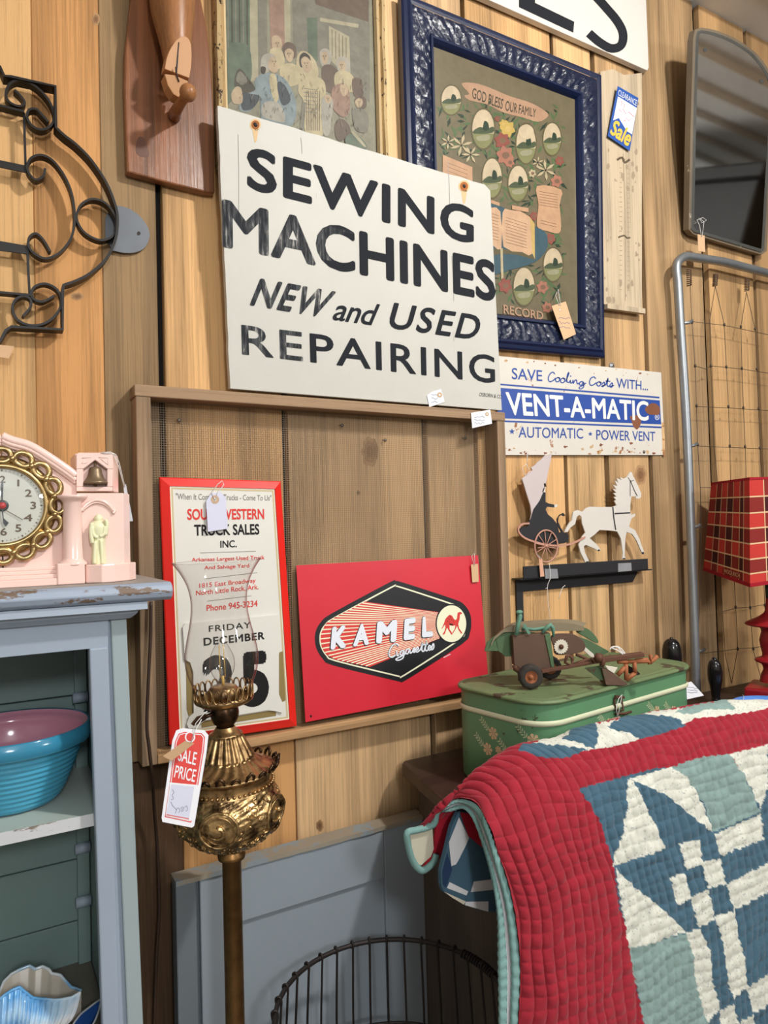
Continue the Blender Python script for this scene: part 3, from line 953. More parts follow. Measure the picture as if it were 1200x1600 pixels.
for cx, cy, r in ((1102, 78, 3.2), (1190, 127, 3.2)):
    mb.flat(pl, ell(cx, cy, r, r * 1.15, 8), 0.0035, 0)
lab(mb.build('rim', M_mback, root), 'tarnished dark rim of the mirror')
pl = wallp(0.056)
price_tag('brown tag tied with white string under the arched mirror', pl, [(1090, 366), (1101, 368), (1102, 394), (1091, 392)],
          [([(1096, 370), (1093, 352), (1089, 344), (1098, 340), (1104, 344), (1097, 348), (1092, 341), (1100, 346), (1097, 370)], 0.001)], M_manila)
# ------------------------------------------------------------------ open screen frame used as a shelf
M_greywood = wood('old grey brown lumber', srgb(150, 124, 98), 'X', 0.55, 1.15, 0.85, rings=12, bump=0.6)
M_greywoodz = wood('old grey brown lumber upright', srgb(150, 124, 98), 'Z', 0.5, 1.15, 0.85, rings=16, bump=0.6)
M_palewood = wood('pale shelf lumber', srgb(186, 146, 104), 'X', 0.55, 1.15, 0.85, rings=12, bump=0.5)
M_screen = plain('brown wire screen', srgb(142, 124, 102), 0.6)
BO = 0.048
pb = wallp(BO)
xl, xr = pb(212, 605).x, pb(789, 650).x
zt = (pb(212, 599.5).z + pb(788, 644.5).z) / 2
zt2 = zt - 0.0205
zb1 = (pb(440, 1147).z + pb(713, 1095.5).z) / 2
zb0 = zb1 - 0.0165
wl_ = pb(236, 640).x - xl; wr_ = xr - pb(778, 680).x
root = thing('screen_frame', 'weathered wooden window screen frame with fine mesh standing as a shelf', 'frame', ((xl + xr) / 2, -BO / 2, zb0))
mb = MB(); mb.box((xl - 0.002, -BO, zt2), (xr + 0.001, -0.001, zt), 0, 0.0018); mb.build('top_rail', M_greywood, root)
mb = MB(); mb.box((xl, -BO + 0.001, zb0 + 0.0003), (xl + wl_, -0.001, zt2 - 0.0003), 0, 0.0015); mb.build('side_rail', M_greywoodz, root)
mb = MB(); mb.box((xr - wr_, -BO + 0.001, zb0 + 0.0003), (xr, -0.001, zt2 - 0.0003), 0, 0.0015); mb.build('side_rail', M_greywoodz, root)
mb = MB(); mb.box((xl + wl_ + 0.0003, -BO, zb0), (xr - wr_ - 0.0003, -0.001, zb1), 0, 0.0018); lab(mb.build('bottom_rail', M_palewood, root), 'paler bare wood bottom rail')
mb = MB()
x = xl + wl_; r_ = 0.0003; yb = -0.006
while x < xr - wr_:
    mb.box((x - r_, yb - r_, zb1), (x + r_, yb + r_, zt2)); x += 0.0043
z_ = zb1
while z_ < zt2:
    mb.box((xl + wl_, yb - r_, z_ - r_), (xr - wr_, yb + r_, z_ + r_)); z_ += 0.0043
mb.build('wire_screen', M_screen, root, recalc=False)
M_nail = plain('dull nail steel', srgb(120, 112, 104), 0.5, 0.7)
for (px, py, l_) in ((276, 656, 'bent dark nail in the wall at the upper left inside the screen frame'), (530, 664, 'small nail under the middle of the top rail of the screen frame'), (597, 687, 'pale round headed nail above the knot in the board behind the screen'),
                     (722, 684, 'dark bent nail at the upper right inside the screen frame')):
    p = P(px, py, 0)
    mb = MB(); mb.tube([p + V((0, 0.004, 0)), p + V((0.002, -0.010, -0.002))], 0.0012, 6); mb.lathe([(0.0001, 0.0112), (0.0034, 0.0106), (0.0034, 0.0095)], p + V((0.002, 0, -0.002)), (0, -1, 0), 10)
    tag(mb.build('nail', M_nail), l_, 'nail', 'nails in the board wall')
for (px, py, l_) in ((955, 572, 'grey round headed bolt in the wall above the ventilator sign'),):
    p = P(px, py, 0)
    mb = MB(); mb.lathe([(0.0001, 0.007), (0.004, 0.0065), (0.0045, 0.004), (0.0085, 0.0035), (0.009, 0.001), (0.009, 0)], p, (0, -1, 0), 16)
    mb.lathe([(0.0001, 0.0072), (0.002, 0.0071)], p, (0, -1, 0), 10, 1)
    tag(mb.build('bolt', [plain('zinc washer', srgb(160, 160, 162), 0.4, 0.6), M_dark]), l_, 'bolt')
# white tags on the frame and the sign
pl = wallp(0.0505)
price_tag('white price tag pinned with a red pin to the top right of the screen frame', pl, [(736, 645), (766, 640), (769, 662), (738, 669)], None, M_paperw, (761, 647, 3.0), [(741, 649, 757, 664, 3)])
pl = leanp((680, 637), 0.0425, (680, 600), 0.0445)
price_tag('small white price tag stuck at the bottom of the sewing machines sign', pl, [(667, 618), (675, 612), (689, 608), (695, 628), (671, 636)], None, M_paperw, (687, 617, 4), [(674, 614, 684, 631, 3)])

# ------------------------------------------------------------------ tin day calendar
M_redtin = paint('glossy red tin', srgb(226, 42, 34), 0.30, 0.05)
M_ivory = paint('ivory printed card', srgb(218, 216, 208), 0.45, 0.03)
M_tanl = plain('tan printed border', srgb(196, 180, 140), 0.5)
M_cream = plain('cream printed line', srgb(240, 234, 214), 0.5)
M_pred = plain('red print', srgb(214, 62, 56), 0.5, 0, 0.2); M_pblk = plain('black print', srgb(28, 27, 28), 0.5, 0, 0.2)
M_pgrey = plain('grey rule', srgb(120, 116, 112), 0.5)
M_brassfl = plain('brass coloured slot', srgb(150, 130, 82), 0.4, 0.3)
pl = leanp((364, 1150), 0.034, (345, 748), 0.016)
z = Zm(220, 700, 3.478)
TL, TR, BR, BL = (249, 745.5), (438.5, 752), (463.8, 1134.5), (265, 1164)
root = thing('tin_calendar', 'red rimmed tin day calendar of a truck dealer leaning in the screen frame', 'calendar', (pl(*BL) + pl(*BR)) / 2)
q = [pl(*BL), pl(*BR), pl(*TR), pl(*TL)]
mb = MB()
iq = moulding(mb, q, pl.n, [(0, -0.006), (0, 0.0), (0.0015, 0.0015), (0.016, 0.008), (0.0165, 0.0065)], 0)
mb.prism([p - pl.n * 0.006 for p in q], pl.n * 0.002, 0)
mb.build('red_rim', M_redtin, root)
mb = MB(); H0 = 0.0055
mb.poly([p + pl.n * H0 for p in iq], 1)
moulding(mb, iq, pl.n, [(0.0, H0 + 0.0004), (0.002, H0 + 0.0004)], 2)
moulding(mb, iq, pl.n, [(0.002, H0 + 0.0002), (0.0052, H0 + 0.0002)], 0)
h = H0 + 0.0005


def T(s, a, mi, bold=0.0, h=h, **k):
    mb.text(pl, s, *z(*a), h, mi, bold=bold, **k)


T('"When It Comes To Trucks - Come To Us"', ((190, 280), (710, 286), (710, 256), (190, 245)), 5, 0.004)
T('SOUTHWESTERN', ((253, 392), (671, 388), (670, 330), (252, 330)), 3, 0.028)
T('TRUCK SALES', ((291, 478), (645, 471), (643, 412), (289, 416)), 4, 0.028)
T('INC.', ((432, 543), (522, 540), (521, 500), (432, 503)), 4, 0.02)
T('Arkansas Largest Used Truck', ((277, 624), (673, 612), (672, 583), (276, 597)), 3, 0.015)
T('And Salvage Yard', ((345, 667), (590, 655), (589, 628), (345, 640)), 3, 0.012)
T('1815 East Broadway', ((318, 768), (625, 738), (625, 706), (318, 736)), 3, 0.012)
T('North Little Rock, Ark.', ((300, 806), (640, 771), (640, 740), (300, 775)), 3, 0.012)
T('Phone 945-3234', ((358, 888), (635, 861), (634, 826), (357, 853)), 3, 0.014)
for a, b in (((322, 570), (625, 561)), ((350, 710), (633, 677)), ((360, 832), (602, 803))):
    mb.stroke(pl, z(a, b), 0.7, h, 5)
for poly in (((246, 1160), (272, 1165), (282, 1220), (284, 1440), (262, 1460), (250, 1420)), ((752, 1110), (772, 1105), (788, 1370), (770, 1380), (752, 1340)), ((330, 1488), (700, 1428), (735, 1432), (735, 1455), (330, 1520))):
    mb.flat(pl, z(*poly), h + 0.0002, 6)
mb.build('face', [M_tanl, M_ivory, M_cream, M_pred, M_pblk, M_pgrey, M_brassfl], root)
mb = MB()
pad = z((228, 975), (240, 955), (745, 908), (752, 925), (757, 1100), (745, 1140), (748, 1330), (768, 1385), (778, 1420), (770, 1440), (730, 1430), (690, 1425), (350, 1480), (320, 1500), (310, 1520), (262, 1525), (250, 1500), (262, 1465), (288, 1440), (286, 1220), (268, 1165), (240, 1150))
mb.prism([pl(*p, h + 0.0042) for p in pad], pl.n * -0.004, 0)
T('FRIDAY', ((370, 1000), (598, 978), (597, 944), (369, 966)), 1, 0.012, h + 0.0046, spacing=1.15)
T('DECEMBER', ((342, 1076), (673, 1040), (672, 998), (340, 1032)), 1, 0.03, h + 0.0046, spacing=1.12)
T('2', ((335, 1440), (515, 1425), (510, 1115), (330, 1132)), 1, 0.05, h + 0.0046)
T('5', ((545, 1412), (700, 1402), (692, 1098), (538, 1112)), 1, 0.05, h + 0.0046)
lab(mb.build('date_card', [M_ivory, M_pblk], root), 'white date card reading Friday December 25')
pl2 = leanp((340, 830), 0.034, (345, 752), 0.027)
price_tag('blank white tag tied with string to the top of the tin calendar', pl2, [(322, 783), (330, 771), (345, 769), (353, 778), (356, 826), (325, 831)],
          [([(336, 782), (331, 770), (340, 757), (347, 751), (350, 757), (340, 770), (337, 781)], [0.0015] * 7)], paint('bluish white tag', srgb(205, 206, 226), 0.7, 0.03), (336, 780.5, 6.5))

# ------------------------------------------------------------------ red tin cigarette sign
M_ksign = paint('scuffed red enamel', srgb(206, 40, 56), 0.36, 0.06, wear=srgb(226, 130, 130), amt=0.235, wscale=26)
M_kwhite = plain('white enamel letters', srgb(226, 230, 240), 0.4); M_kred = plain('bright red enamel', srgb(212, 58, 54), 0.4); M_kcream = plain('cream enamel', srgb(236, 234, 204), 0.4)
M_kblk = plain('black enamel', srgb(26, 26, 30), 0.38)
pl = leanp((620, 1103), 0.040, (605, 876), 0.014)
TL, TR, BR, BL = (463, 883.5), (747, 867.5), (764, 1073), (477.5, 1128.5)
root = thing('tin_sign', 'red tin cigarette sign with camel logo leaning on the lower rail', 'sign', (pl(*BL) + pl(*BR)) / 2)
mb = MB(); z = Zm(470, 880, 4.0)
mb.prism([pl(*p) for p in (TL, TR, BR, BL)], pl.n * -0.0012, 0)
outp = [(95, 420), (130, 362), (200, 310), (556, 119), (590, 112), (640, 121), (955, 224), (1020, 258), (1056, 310), (1066, 370), (1056, 440), (1005, 508), (665, 727), (622, 739), (580, 732), (205, 640), (140, 602), (100, 540), (88, 480)]
for hh, dd, mm in ((0.0002, 0, 1), (0.0004, 28, 2), (0.0006, 37, 1)):
    mb.flat(pl, z(*cat(inset(outp, dd), 3, True)), hh, mm)
fan = [(400, 240), (862, 306), (868, 470), (432, 648), (215, 603), (160, 572), (132, 530), (124, 480), (126, 440), (155, 378), (215, 338)]
mb.flat(pl, z(*fan), 0.0008, 3)
path = [(418, 645), (215, 600), (160, 570), (132, 530), (124, 480), (126, 440), (155, 378), (215, 338), (400, 240)]
cum = [0]
for a, b in zip(path, path[1:]):
    cum.append(cum[-1] + math.hypot(b[0] - a[0], b[1] - a[1]))
NR = 25
for i in range(NR):
    d = cum[-1] * (i + 0.4) / NR
    k = max(j for j in range(len(cum) - 1) if cum[j] <= d); t = (d - cum[k]) / (cum[k + 1] - cum[k])
    a = (path[k][0] + (path[k + 1][0] - path[k][0]) * t, path[k][1] + (path[k + 1][1] - path[k][1]) * t)
    yr = 470 - (470 - 308) * (i + 0.4) / NR
    mb.stroke(pl, z(a, (866, yr)), [1.9, 0.7], 0.0010, 2)
LET = (('K', ((185, 542), (283, 528), (291, 387), (197, 398))), ('A', ((325, 522), (427, 509), (412, 374), (352, 378))), ('M', ((470, 503), (596, 491), (604, 352), (478, 364))), ('E', ((642, 482), (713, 474), (720, 339), (649, 347))), ('L', ((757, 466), (830, 457), (806, 330), (761, 334))))
for s, a in LET:
    mb.text(pl, s, *z(*[(x - 3, y + 3) for x, y in (lambda b, c, d, e: ((b[0] - 5, b[1] + 3), (c[0] + 3, c[1] + 3), (d[0] + 2, d[1] - 5), (e[0] - 2, e[1] - 5)))(*a)]), 0.0012, 1, bold=0.085)
    mb.text(pl, s, *z(*a), 0.0014, 4, bold=0.06)
scr = [[(612, 516), (598, 504), (575, 512), (556, 545), (552, 575), (568, 588), (592, 575)], [(600, 548), (602, 578), (614, 572)], [(645, 546), (628, 548), (620, 566), (632, 574), (646, 548), (640, 590), (612, 606), (594, 600), (640, 575), (656, 562)],
       [(682, 536), (664, 538), (656, 560), (668, 566), (682, 538), (684, 562), (698, 552), (706, 530), (712, 536), (706, 558), (722, 548)], [(720, 548), (736, 534), (728, 526), (718, 540), (726, 556), (748, 540)], [(748, 540), (764, 494), (756, 536), (764, 552), (778, 538)],
       [(772, 540), (788, 490), (778, 534), (786, 548), (798, 536)], [(752, 512), (796, 504)], [(798, 536), (812, 522), (804, 514), (796, 530), (804, 544), (818, 532)], [(816, 534), (828, 502), (832, 524), (822, 540), (810, 538)]]
for s_ in scr:
    c_ = cat(s_, 4)
    mb.stroke(pl, z(*[(x - 1.5, y + 2) for x, y in c_]), 3.2, 0.0012, 1)
    mb.stroke(pl, z(*c_), 2.0, 0.0014, 4)
mb.flat(pl, z(*ell(942, 378, 100, 124, 40)), 0.0011, 1)
mb.flat(pl, z(*ell(942, 378, 92, 115, 40)), 0.0013, 2)
camel = [(1006, 308), (994, 304), (980, 310), (978, 325), (976, 345), (968, 356), (958, 350), (945, 328), (930, 322), (912, 338), (902, 352), (896, 372), (888, 392), (880, 408), (884, 410), (896, 390), (902, 384), (904, 402), (898, 425), (886, 444), (890, 448), (900, 442), (914, 402),
         (924, 420), (940, 446), (948, 446), (946, 438), (930, 412), (930, 388), (950, 392), (966, 388), (962, 410), (946, 436), (950, 440), (970, 408), (976, 392), (986, 418), (1002, 440), (1010, 438), (1004, 428), (990, 408), (984, 380), (992, 352), (994, 328), (998, 318), (1008, 318)]
mb.flat(pl, z(*camel), 0.0015, 3)
mb.flat(pl, z((926, 374), (955, 382), (948, 388), (932, 386)), 0.0016, 1)
for s_ in (((925, 330), (940, 340)), ((915, 345), (935, 352)), ((908, 360), (930, 364)), ((940, 350), (955, 362))):
    mb.stroke(pl, z(*s_), 0.5, 0.0016, 1)
mb.stroke(pl, z((892, 590), (936, 568)), 1.0, 0.0004, 4)
mb.flat(pl, ell(486, 1119, 1.6, 2.2, 8), 0.0004, 1)
mb.build('enamel_plate', [M_ksign, M_kblk, M_kcream, M_kred, M_kwhite], root)
pl2 = leanp((740, 910), 0.024, (738, 868), 0.020)
price_tag('small manila tag on the top right corner of the red cigarette sign', pl2, [(736, 882), (747, 881), (748, 909), (738, 910)], [([(741, 884), (737, 869), (741, 864), (742, 882)], 0.001)], M_manila)

# ------------------------------------------------------------------ rusty ventilator sign
M_vent = paint('rust specked white enamel', srgb(210, 204, 194), 0.5, 0.06, wear=srgb(150, 92, 48), amt=0.365, wscale=26)
M_vblue = paint('blue sign enamel', srgb(36, 72, 152), 0.45, 0.08, wear=srgb(110, 74, 62), amt=0.30, wscale=22)
M_vtext = paint('white sign lettering', srgb(232, 226, 222), 0.5, 0.06, wear=srgb(150, 96, 66), amt=0.28, wscale=30)
M_vrust = paint('heavy sign rust', srgb(128, 78, 52), 0.8, 0.3); M_vrust2 = paint('light sign rust', srgb(196, 160, 116), 0.75, 0.25, wear=srgb(150, 96, 50), amt=0.45, wscale=60)
pl = wallp(0.008)
root = thing('tin_sign', 'rusty blue and white automatic power vent sign nailed on the wall', 'sign', pl(910, 711))
mb = MB(); z = Zm(760, 540, 3.478)
cor = [(783, 711), (1039, 711), (1033, 582), (777, 556)]
mb.prism([pl(*p) for p in cor], (0, 0.0012, 0), 0)
rv = random.Random(9)
for i in range(60):
    x = rv.uniform(40, 960); y = rv.choice([rv.uniform(550, 590), rv.uniform(555, 592), 70 + (x - 80) * 0.09 + rv.uniform(0, 18)])
    r = rv.uniform(2, 11)
    if i < 14:
        x, y = rv.uniform(550, 960), rv.uniform(530, 590)
    if y < 592:
        mb.flat(pl, z(*[(x + r * rv.uniform(.5, 1.4) * math.cos(a), min(592, y + r * 0.7 * rv.uniform(.5, 1.4) * math.sin(a))) for a in [k * PI / 5 for k in range(10)]]), 0.0002 + i * 1e-6, 5 if i % 3 else 4)
for a, b in (((60, 206), (940, 279)), ):
    mb.flat(pl, z((60, 205), (940, 278), (941, 287), (60, 214)), 0.0003, 1)
mb.flat(pl, z((60, 228), (942, 298), (950, 428), (60, 394)), 0.0003, 1)
mb.flat(pl, z((60, 405), (952, 440), (953, 449), (60, 414)), 0.0003, 1)


def T(s, a, mi, bold=0.0, h=0.0005, **k):
    mb.text(pl, s, *z(*a), h, mi, bold=bold, **k)


T('SAVE', ((138, 182), (304, 194), (303, 134), (138, 120)), 1, 0.006)
T('WITH...', ((707, 230), (878, 244), (878, 196), (706, 176)), 1, 0.006)
T('VENT-A-MATIC', ((115, 378), (882, 410), (880, 302), (103, 250)), 2, 0.022)
T('AUTOMATIC', ((175, 500), (526, 506), (525, 450), (175, 440)), 1, 0.004)
T('POWER VENT', ((598, 512), (918, 520), (917, 468), (597, 457)), 1, 0.004)
scr = [[(372, 156), (362, 144), (346, 154), (336, 178), (344, 196), (362, 190), (376, 176)], [(390, 172), (376, 182), (380, 196), (394, 194), (398, 180), (388, 172), (402, 178)], [(418, 176), (404, 184), (406, 200), (420, 200), (426, 186), (416, 176), (430, 182)],
       [(430, 196), (446, 160), (448, 146), (440, 160), (438, 194), (448, 200), (456, 192)], [(456, 186), (458, 204), (468, 198)], [(470, 186), (472, 206), (480, 190), (490, 188), (494, 208), (504, 202)], [(526, 196), (510, 198), (506, 212), (518, 214), (528, 198), (528, 224), (512, 236), (504, 228), (530, 212), (542, 202)],
       [(594, 180), (584, 170), (568, 178), (560, 200), (568, 216), (584, 212), (598, 200)], [(612, 196), (600, 204), (604, 218), (616, 218), (622, 204), (612, 196), (626, 202)], [(626, 212), (640, 198), (642, 214), (634, 222), (626, 220), (648, 214)], [(648, 214), (662, 176), (656, 212), (664, 222), (672, 214)], [(648, 192), (674, 194)],
       [(672, 214), (684, 202), (686, 218), (680, 226), (672, 222), (694, 216)]]
for s_ in scr:
    mb.stroke(pl, z(*cat(s_, 4)), 1.7, 0.0005, 1)
mb.flat(pl, z(*ell(458, 166, 4, 4, 8)), 0.0005, 1)
for cx, cy, r in ((139, 467, 17), (565, 480, 13)):
    mb.flat(pl, z(*[(cx + (r if k % 2 == 0 else r * .42) * math.sin(k * PI / 5), cy - (r if k % 2 == 0 else r * .42) * math.cos(k * PI / 5)) for k in range(10)]), 0.0005, 1)
mb.stroke(pl, z(*ell(928, 388, 11, 15, 18)), 0.7, 0.0006, 2, closed=True)
mb.text(pl, 'R', *z((923, 396), (934, 396), (934, 380), (923, 380)), 0.0006, 2)
mb.flat(pl, z(*cat([(872, 330), (905, 312), (938, 330), (940, 372), (905, 376), (880, 372), (862, 350)], 3, True)), 0.0007, 4)
mb.flat(pl, z(*cat([(780, 384), (830, 380), (840, 420), (820, 456), (800, 440), (790, 410)], 3, True)), 0.0004, 4)
mb.flat(pl, z(*cat([(952, 420), (966, 440), (970, 590), (958, 590), (955, 500)], 3, True)), 0.0004, 5)
mb.build('plate', [M_vent, M_vblue, M_vtext, M_dark, M_vrust, M_vrust2], root)
mb = MB(); mb.lathe([(0.0001, 0.003), (0.004, 0.002), (0.0045, 0.0)], pl(1006, 706), (0, -1, 0), 12); mb.build('screw', M_nail, root)

# ------------------------------------------------------------------ horse and carriage silhouette on its bracket
M_wv_white = paint('white painted sheet iron', srgb(210, 204, 196), 0.55, 0.05, wear=srgb(170, 150, 136), amt=0.27, wscale=30)
M_wv_lilac = paint('lilac white veil', srgb(196, 182, 182), 0.6, 0.06)
M_wv_black = paint('black painted sheet iron', srgb(34, 34, 38), 0.55, 0.2, wear=srgb(110, 110, 116), amt=0.26, wscale=40)
M_wv_pink = paint('dusty pink iron', srgb(190, 140, 122), 0.6, 0.08)
M_wv_grey = paint('bare grey metal', srgb(140, 140, 144), 0.5, 0.2)
pl = wallp(0.034); z = Zm(795, 700, 5.217)
root = thing('horse_carriage_silhouette', 'white horse pulling black pink wheeled carriage, sheet metal cutout on black bracket', 'wall ornament', pl(905, 905))


def cut(name, pts, mat, h=0.0, th=0.003, lb=None):
    mb = MB(); mb.prism([pl(*p, h) for p in z(*pts)], (0, th, 0), 0); o = mb.build(name, mat, root)
    return lab(o, lb) if lb else o


cut('veil', [(352, 40), (330, 60), (300, 58), (270, 90), (240, 112), (215, 140), (180, 160), (195, 180), (108, 250), (125, 300), (155, 400), (178, 470), (186, 540), (175, 585), (200, 500), (250, 430), (285, 350), (300, 300), (320, 200), (340, 110)], M_wv_lilac, 0.001, lb='pale lilac veil')
cut('driver', [(300, 360), (262, 360), (262, 400), (210, 470), (190, 550), (165, 600), (150, 640), (110, 640), (90, 665), (95, 700), (140, 735), (215, 755), (280, 778), (360, 785), (450, 778), (485, 762), (488, 715), (470, 690), (450, 690), (425, 650), (402, 600), (408, 560), (430, 545), (450, 556), (462, 548), (445, 530), (415, 545), (395, 580), (400, 630), (430, 685), (412, 690),
                (395, 620), (355, 570), (318, 540), (300, 500), (312, 478), (370, 484), (375, 462), (325, 452), (300, 440)], M_wv_black, 0.0, lb='black dressed figure')
cut('driver_face', [(285, 325), (300, 318), (296, 350), (300, 362), (272, 358)], M_wv_white, 0.001); cut('driver_hand', [(372, 462), (396, 458), (397, 478), (372, 484)], M_wv_white, 0.001); cut('driver_hat', [(286, 290), (298, 286), (308, 314), (288, 318)], M_wv_black, 0.001)
cut('horse', [(990, 195), (1005, 200), (1012, 230), (1020, 240), (1050, 300), (1080, 370), (1078, 400), (1060, 415), (1035, 410), (1040, 395), (1000, 395), (990, 470), (990, 520), (1000, 545), (1030, 535), (1030, 555), (1000, 575), (980, 640), (1030, 670), (1065, 740), (1085, 800), (1105, 850), (1092, 865), (1075, 830), (1040, 750), (1005, 700), (960, 685), (950, 740), (945, 880), (955, 905), (925, 905),
               (930, 860), (915, 740), (885, 680), (820, 672), (740, 668), (700, 705), (660, 735), (720, 790), (748, 828), (735, 842), (700, 820), (630, 790), (612, 800), (620, 850), (652, 915), (650, 935), (625, 932), (585, 850), (570, 790), (600, 720), (625, 690), (600, 620), (592, 560), (575, 545), (555, 560), (540, 620), (500, 650), (480, 685), (455, 685), (470, 650), (495, 610), (515, 590), (525, 520), (560, 505), (600, 520), (630, 490), (660, 478), (760, 480),
               (845, 480), (880, 468), (860, 430), (878, 425), (855, 400), (880, 395), (852, 368), (880, 365), (848, 335), (878, 338), (850, 300), (885, 310), (864, 262), (895, 285), (878, 245), (920, 262), (905, 238), (940, 250), (965, 235)], M_wv_white, 0.0, lb='white horse cutout')
for s_, w_ in ((((848, 480), (856, 570), (872, 668)), 1.9), (((862, 535), (990, 528)), 2.2), (((972, 238), (990, 270), (990, 395)), 0.9), (((990, 262), (1025, 350), (1048, 392)), 1.2), (((990, 272), (1020, 262)), 0.9)):
    mb = MB(); mb.stroke(pl, z(*s_), w_, 0.0004, 0); mb.build('harness_strap', M_wv_black, root)
for e in (ell(735, 834, 9, 8, 8), ell(1094, 856, 9, 11, 8), ell(640, 930, 14, 7, 8), ell(940, 902, 14, 6, 8)):
    mb = MB(); mb.flat(pl, z(*e), 0.0004, 0); mb.build('hoof', M_wv_black, root)
mb = MB()
mb.bar([pl(*p, 0.001) for p in z(*cat([(165, 615), (110, 620), (78, 650), (82, 690), (130, 735), (220, 768), (320, 790), (420, 796), (520, 776), (620, 726)], 4))], (0, 1, 0), 0.004, 0.0042)
mb.build('carriage_shaft', M_wv_pink, root)
wc = pl(*z((304, 800))[0], 0.003)
mb = MB()
edge_ = [pl(*p, 0.003) for p in z(*ell(304, 800, 93, 130, 40))]
mb.tube(edge_, 0.0021, 8, 0, True)
for k in range(10):
    a = 2 * PI * (k + 0.3) / 10; mb.tube([wc, pl(*z((304 + 92 * math.cos(a), 800 + 128 * math.sin(a)))[0], 0.003)], 0.0011, 6)
mb.lathe([(0.0001, 0.004), (0.004, 0.003), (0.005, -0.003)], wc, (0, -1, 0), 12)
mb.tube([pl(*p, 0.003) for p in z((235, 815), (304, 805), (380, 815))], 0.0014, 6)
mb.build('wheel', M_wv_pink, root)
# bracket
b0, b1 = pl(*z((110, 1070))[0]), pl(*z((1122, 985))[0])
zlo = (b0.z + b1.z) / 2; zhi = zlo + (pl(*z((110, 970))[0]).z - b0.z)
mb = MB(); mb.box((b0.x, -0.040, zlo), (b1.x, -0.036, zhi), 0, 0.0008); mb.build('bar', M_wv_black, root)
pw = wallp(0.0)
xa, xb_ = P(*z((105, 1100))[0], 0.004).x - 0.004, P(*z((1090, 1040))[0], 0.02).x
mb = MB(); mb.box((b0.x - 0.006, -0.0355, zlo - 0.003), (b1.x + 0.02, -0.003, zlo), 0)
zz = P(*z((600, 1128))[0], 0.003).z
mb.prism([(xa, -0.004, zlo - 0.003), (xa, -0.004, zz), (xb_ - 0.02, -0.004, zz), (xb_, -0.004, zlo - 0.010), (xb_, -0.004, zlo - 0.003)], (0, 0.003, 0), 0)
xv0, xv1 = P(813, 950, 0.004).x - 0.012, P(815, 950, 0.004).x
mb.box((xv0, -0.007, P(808, 1010, 0).z), (xv1 + 0.004, -0.001, zlo - 0.001), 0, 0.001)
mb.build('bracket', M_wv_black, root)
for a in (((292, 985), (396, 985), (404, 1062), (300, 1066)), ((892, 940), (998, 936), (1002, 1000), (892, 1010))):
    mb = MB(); mb.prism([pl(*p, 0.0075) for p in z(*a)], (0, 0.0015, 0), 0); mb.build('mounting_plate', M_wv_grey, root)
price_tag('peach tag hanging on the veil of the carriage figure', pl, z((150, 190), (200, 185), (205, 318), (153, 320)), [(z((175, 200), (140, 130), (110, 160), (125, 215), (150, 215), (172, 192)), 0.004), (z((150, 140), (150, 90), (150, 30)), 0.002)], paint('peach tag', srgb(222, 170, 146), 0.7, 0.04))
pl3 = wallp(0.047)
price_tag('peach tag on a long white string hanging from the carriage wheel', pl3, z((245, 900), (272, 900), (290, 1045), (258, 1050)), [(z((262, 905), (235, 870), (225, 858), (262, 900)), 0.001), (z((330, 940), (336, 1000), (340, 1060), (318, 1110), (315, 1138), (318, 1250), (332, 1340), (340, 1480)), 0.001), (z((315, 1140), (300, 1145)), 0.001), (z((460, 1120), (440, 1135), (420, 1180), (405, 1230)), 0.001)], paint('peach tag two', srgb(214, 160, 132), 0.7, 0.04))
# ------------------------------------------------------------------ galvanised crib spring
M_galv = paint('galvanised pipe', srgb(150, 154, 158), 0.38, 0.12, metal=0.7, nscale=20)
M_wire = plain('dark spring wire', srgb(74, 64, 54), 0.55, 0.5)
M_coil = plain('brown coil spring', srgb(110, 88, 70), 0.6, 0.4)
pl = leanp((1088, 1070), 0.052, (1060, 430), 0.046)
z = Zm(1000, 380, 3.077)
root = thing('crib_spring', 'galvanised pipe bed frame end with wire spring mesh leaning on the wall', 'bed spring', pl(1089, 1092))
mb = MB()
mb.tube([pl(*p) for p in cat([(1088, 1083), (1084, 960), (1082, 900), (1073, 672), (1063, 510), (1059, 440)], 5) + cat([(1059, 440), (1057, 418), (1061, 407), (1072, 401), (1090, 403)], 5)[1:] + [(1130, 409), (1200, 427), (1300, 452), (1400, 478)]], 0.0122, 14)
mb.build('tube_frame', M_galv, root)
for pts in ([(1076, 420), (1077, 447)], [(1118, 428), (1117, 447)], [(1167, 434), (1167, 455)]):
    a, b = pl(*pts[0]), pl(*pts[1]); c = []
    for i in range(70):
        t = i / 69; g = i * 2 * PI / 8
        c.append(a.lerp(b, t) + V((math.cos(g) * 0.006, math.sin(g) * 0.006, 0)))
    mb = MB(); mb.tube(c, 0.0016, 5); mb.build('coil_spring', M_coil, root)
mb = MB()
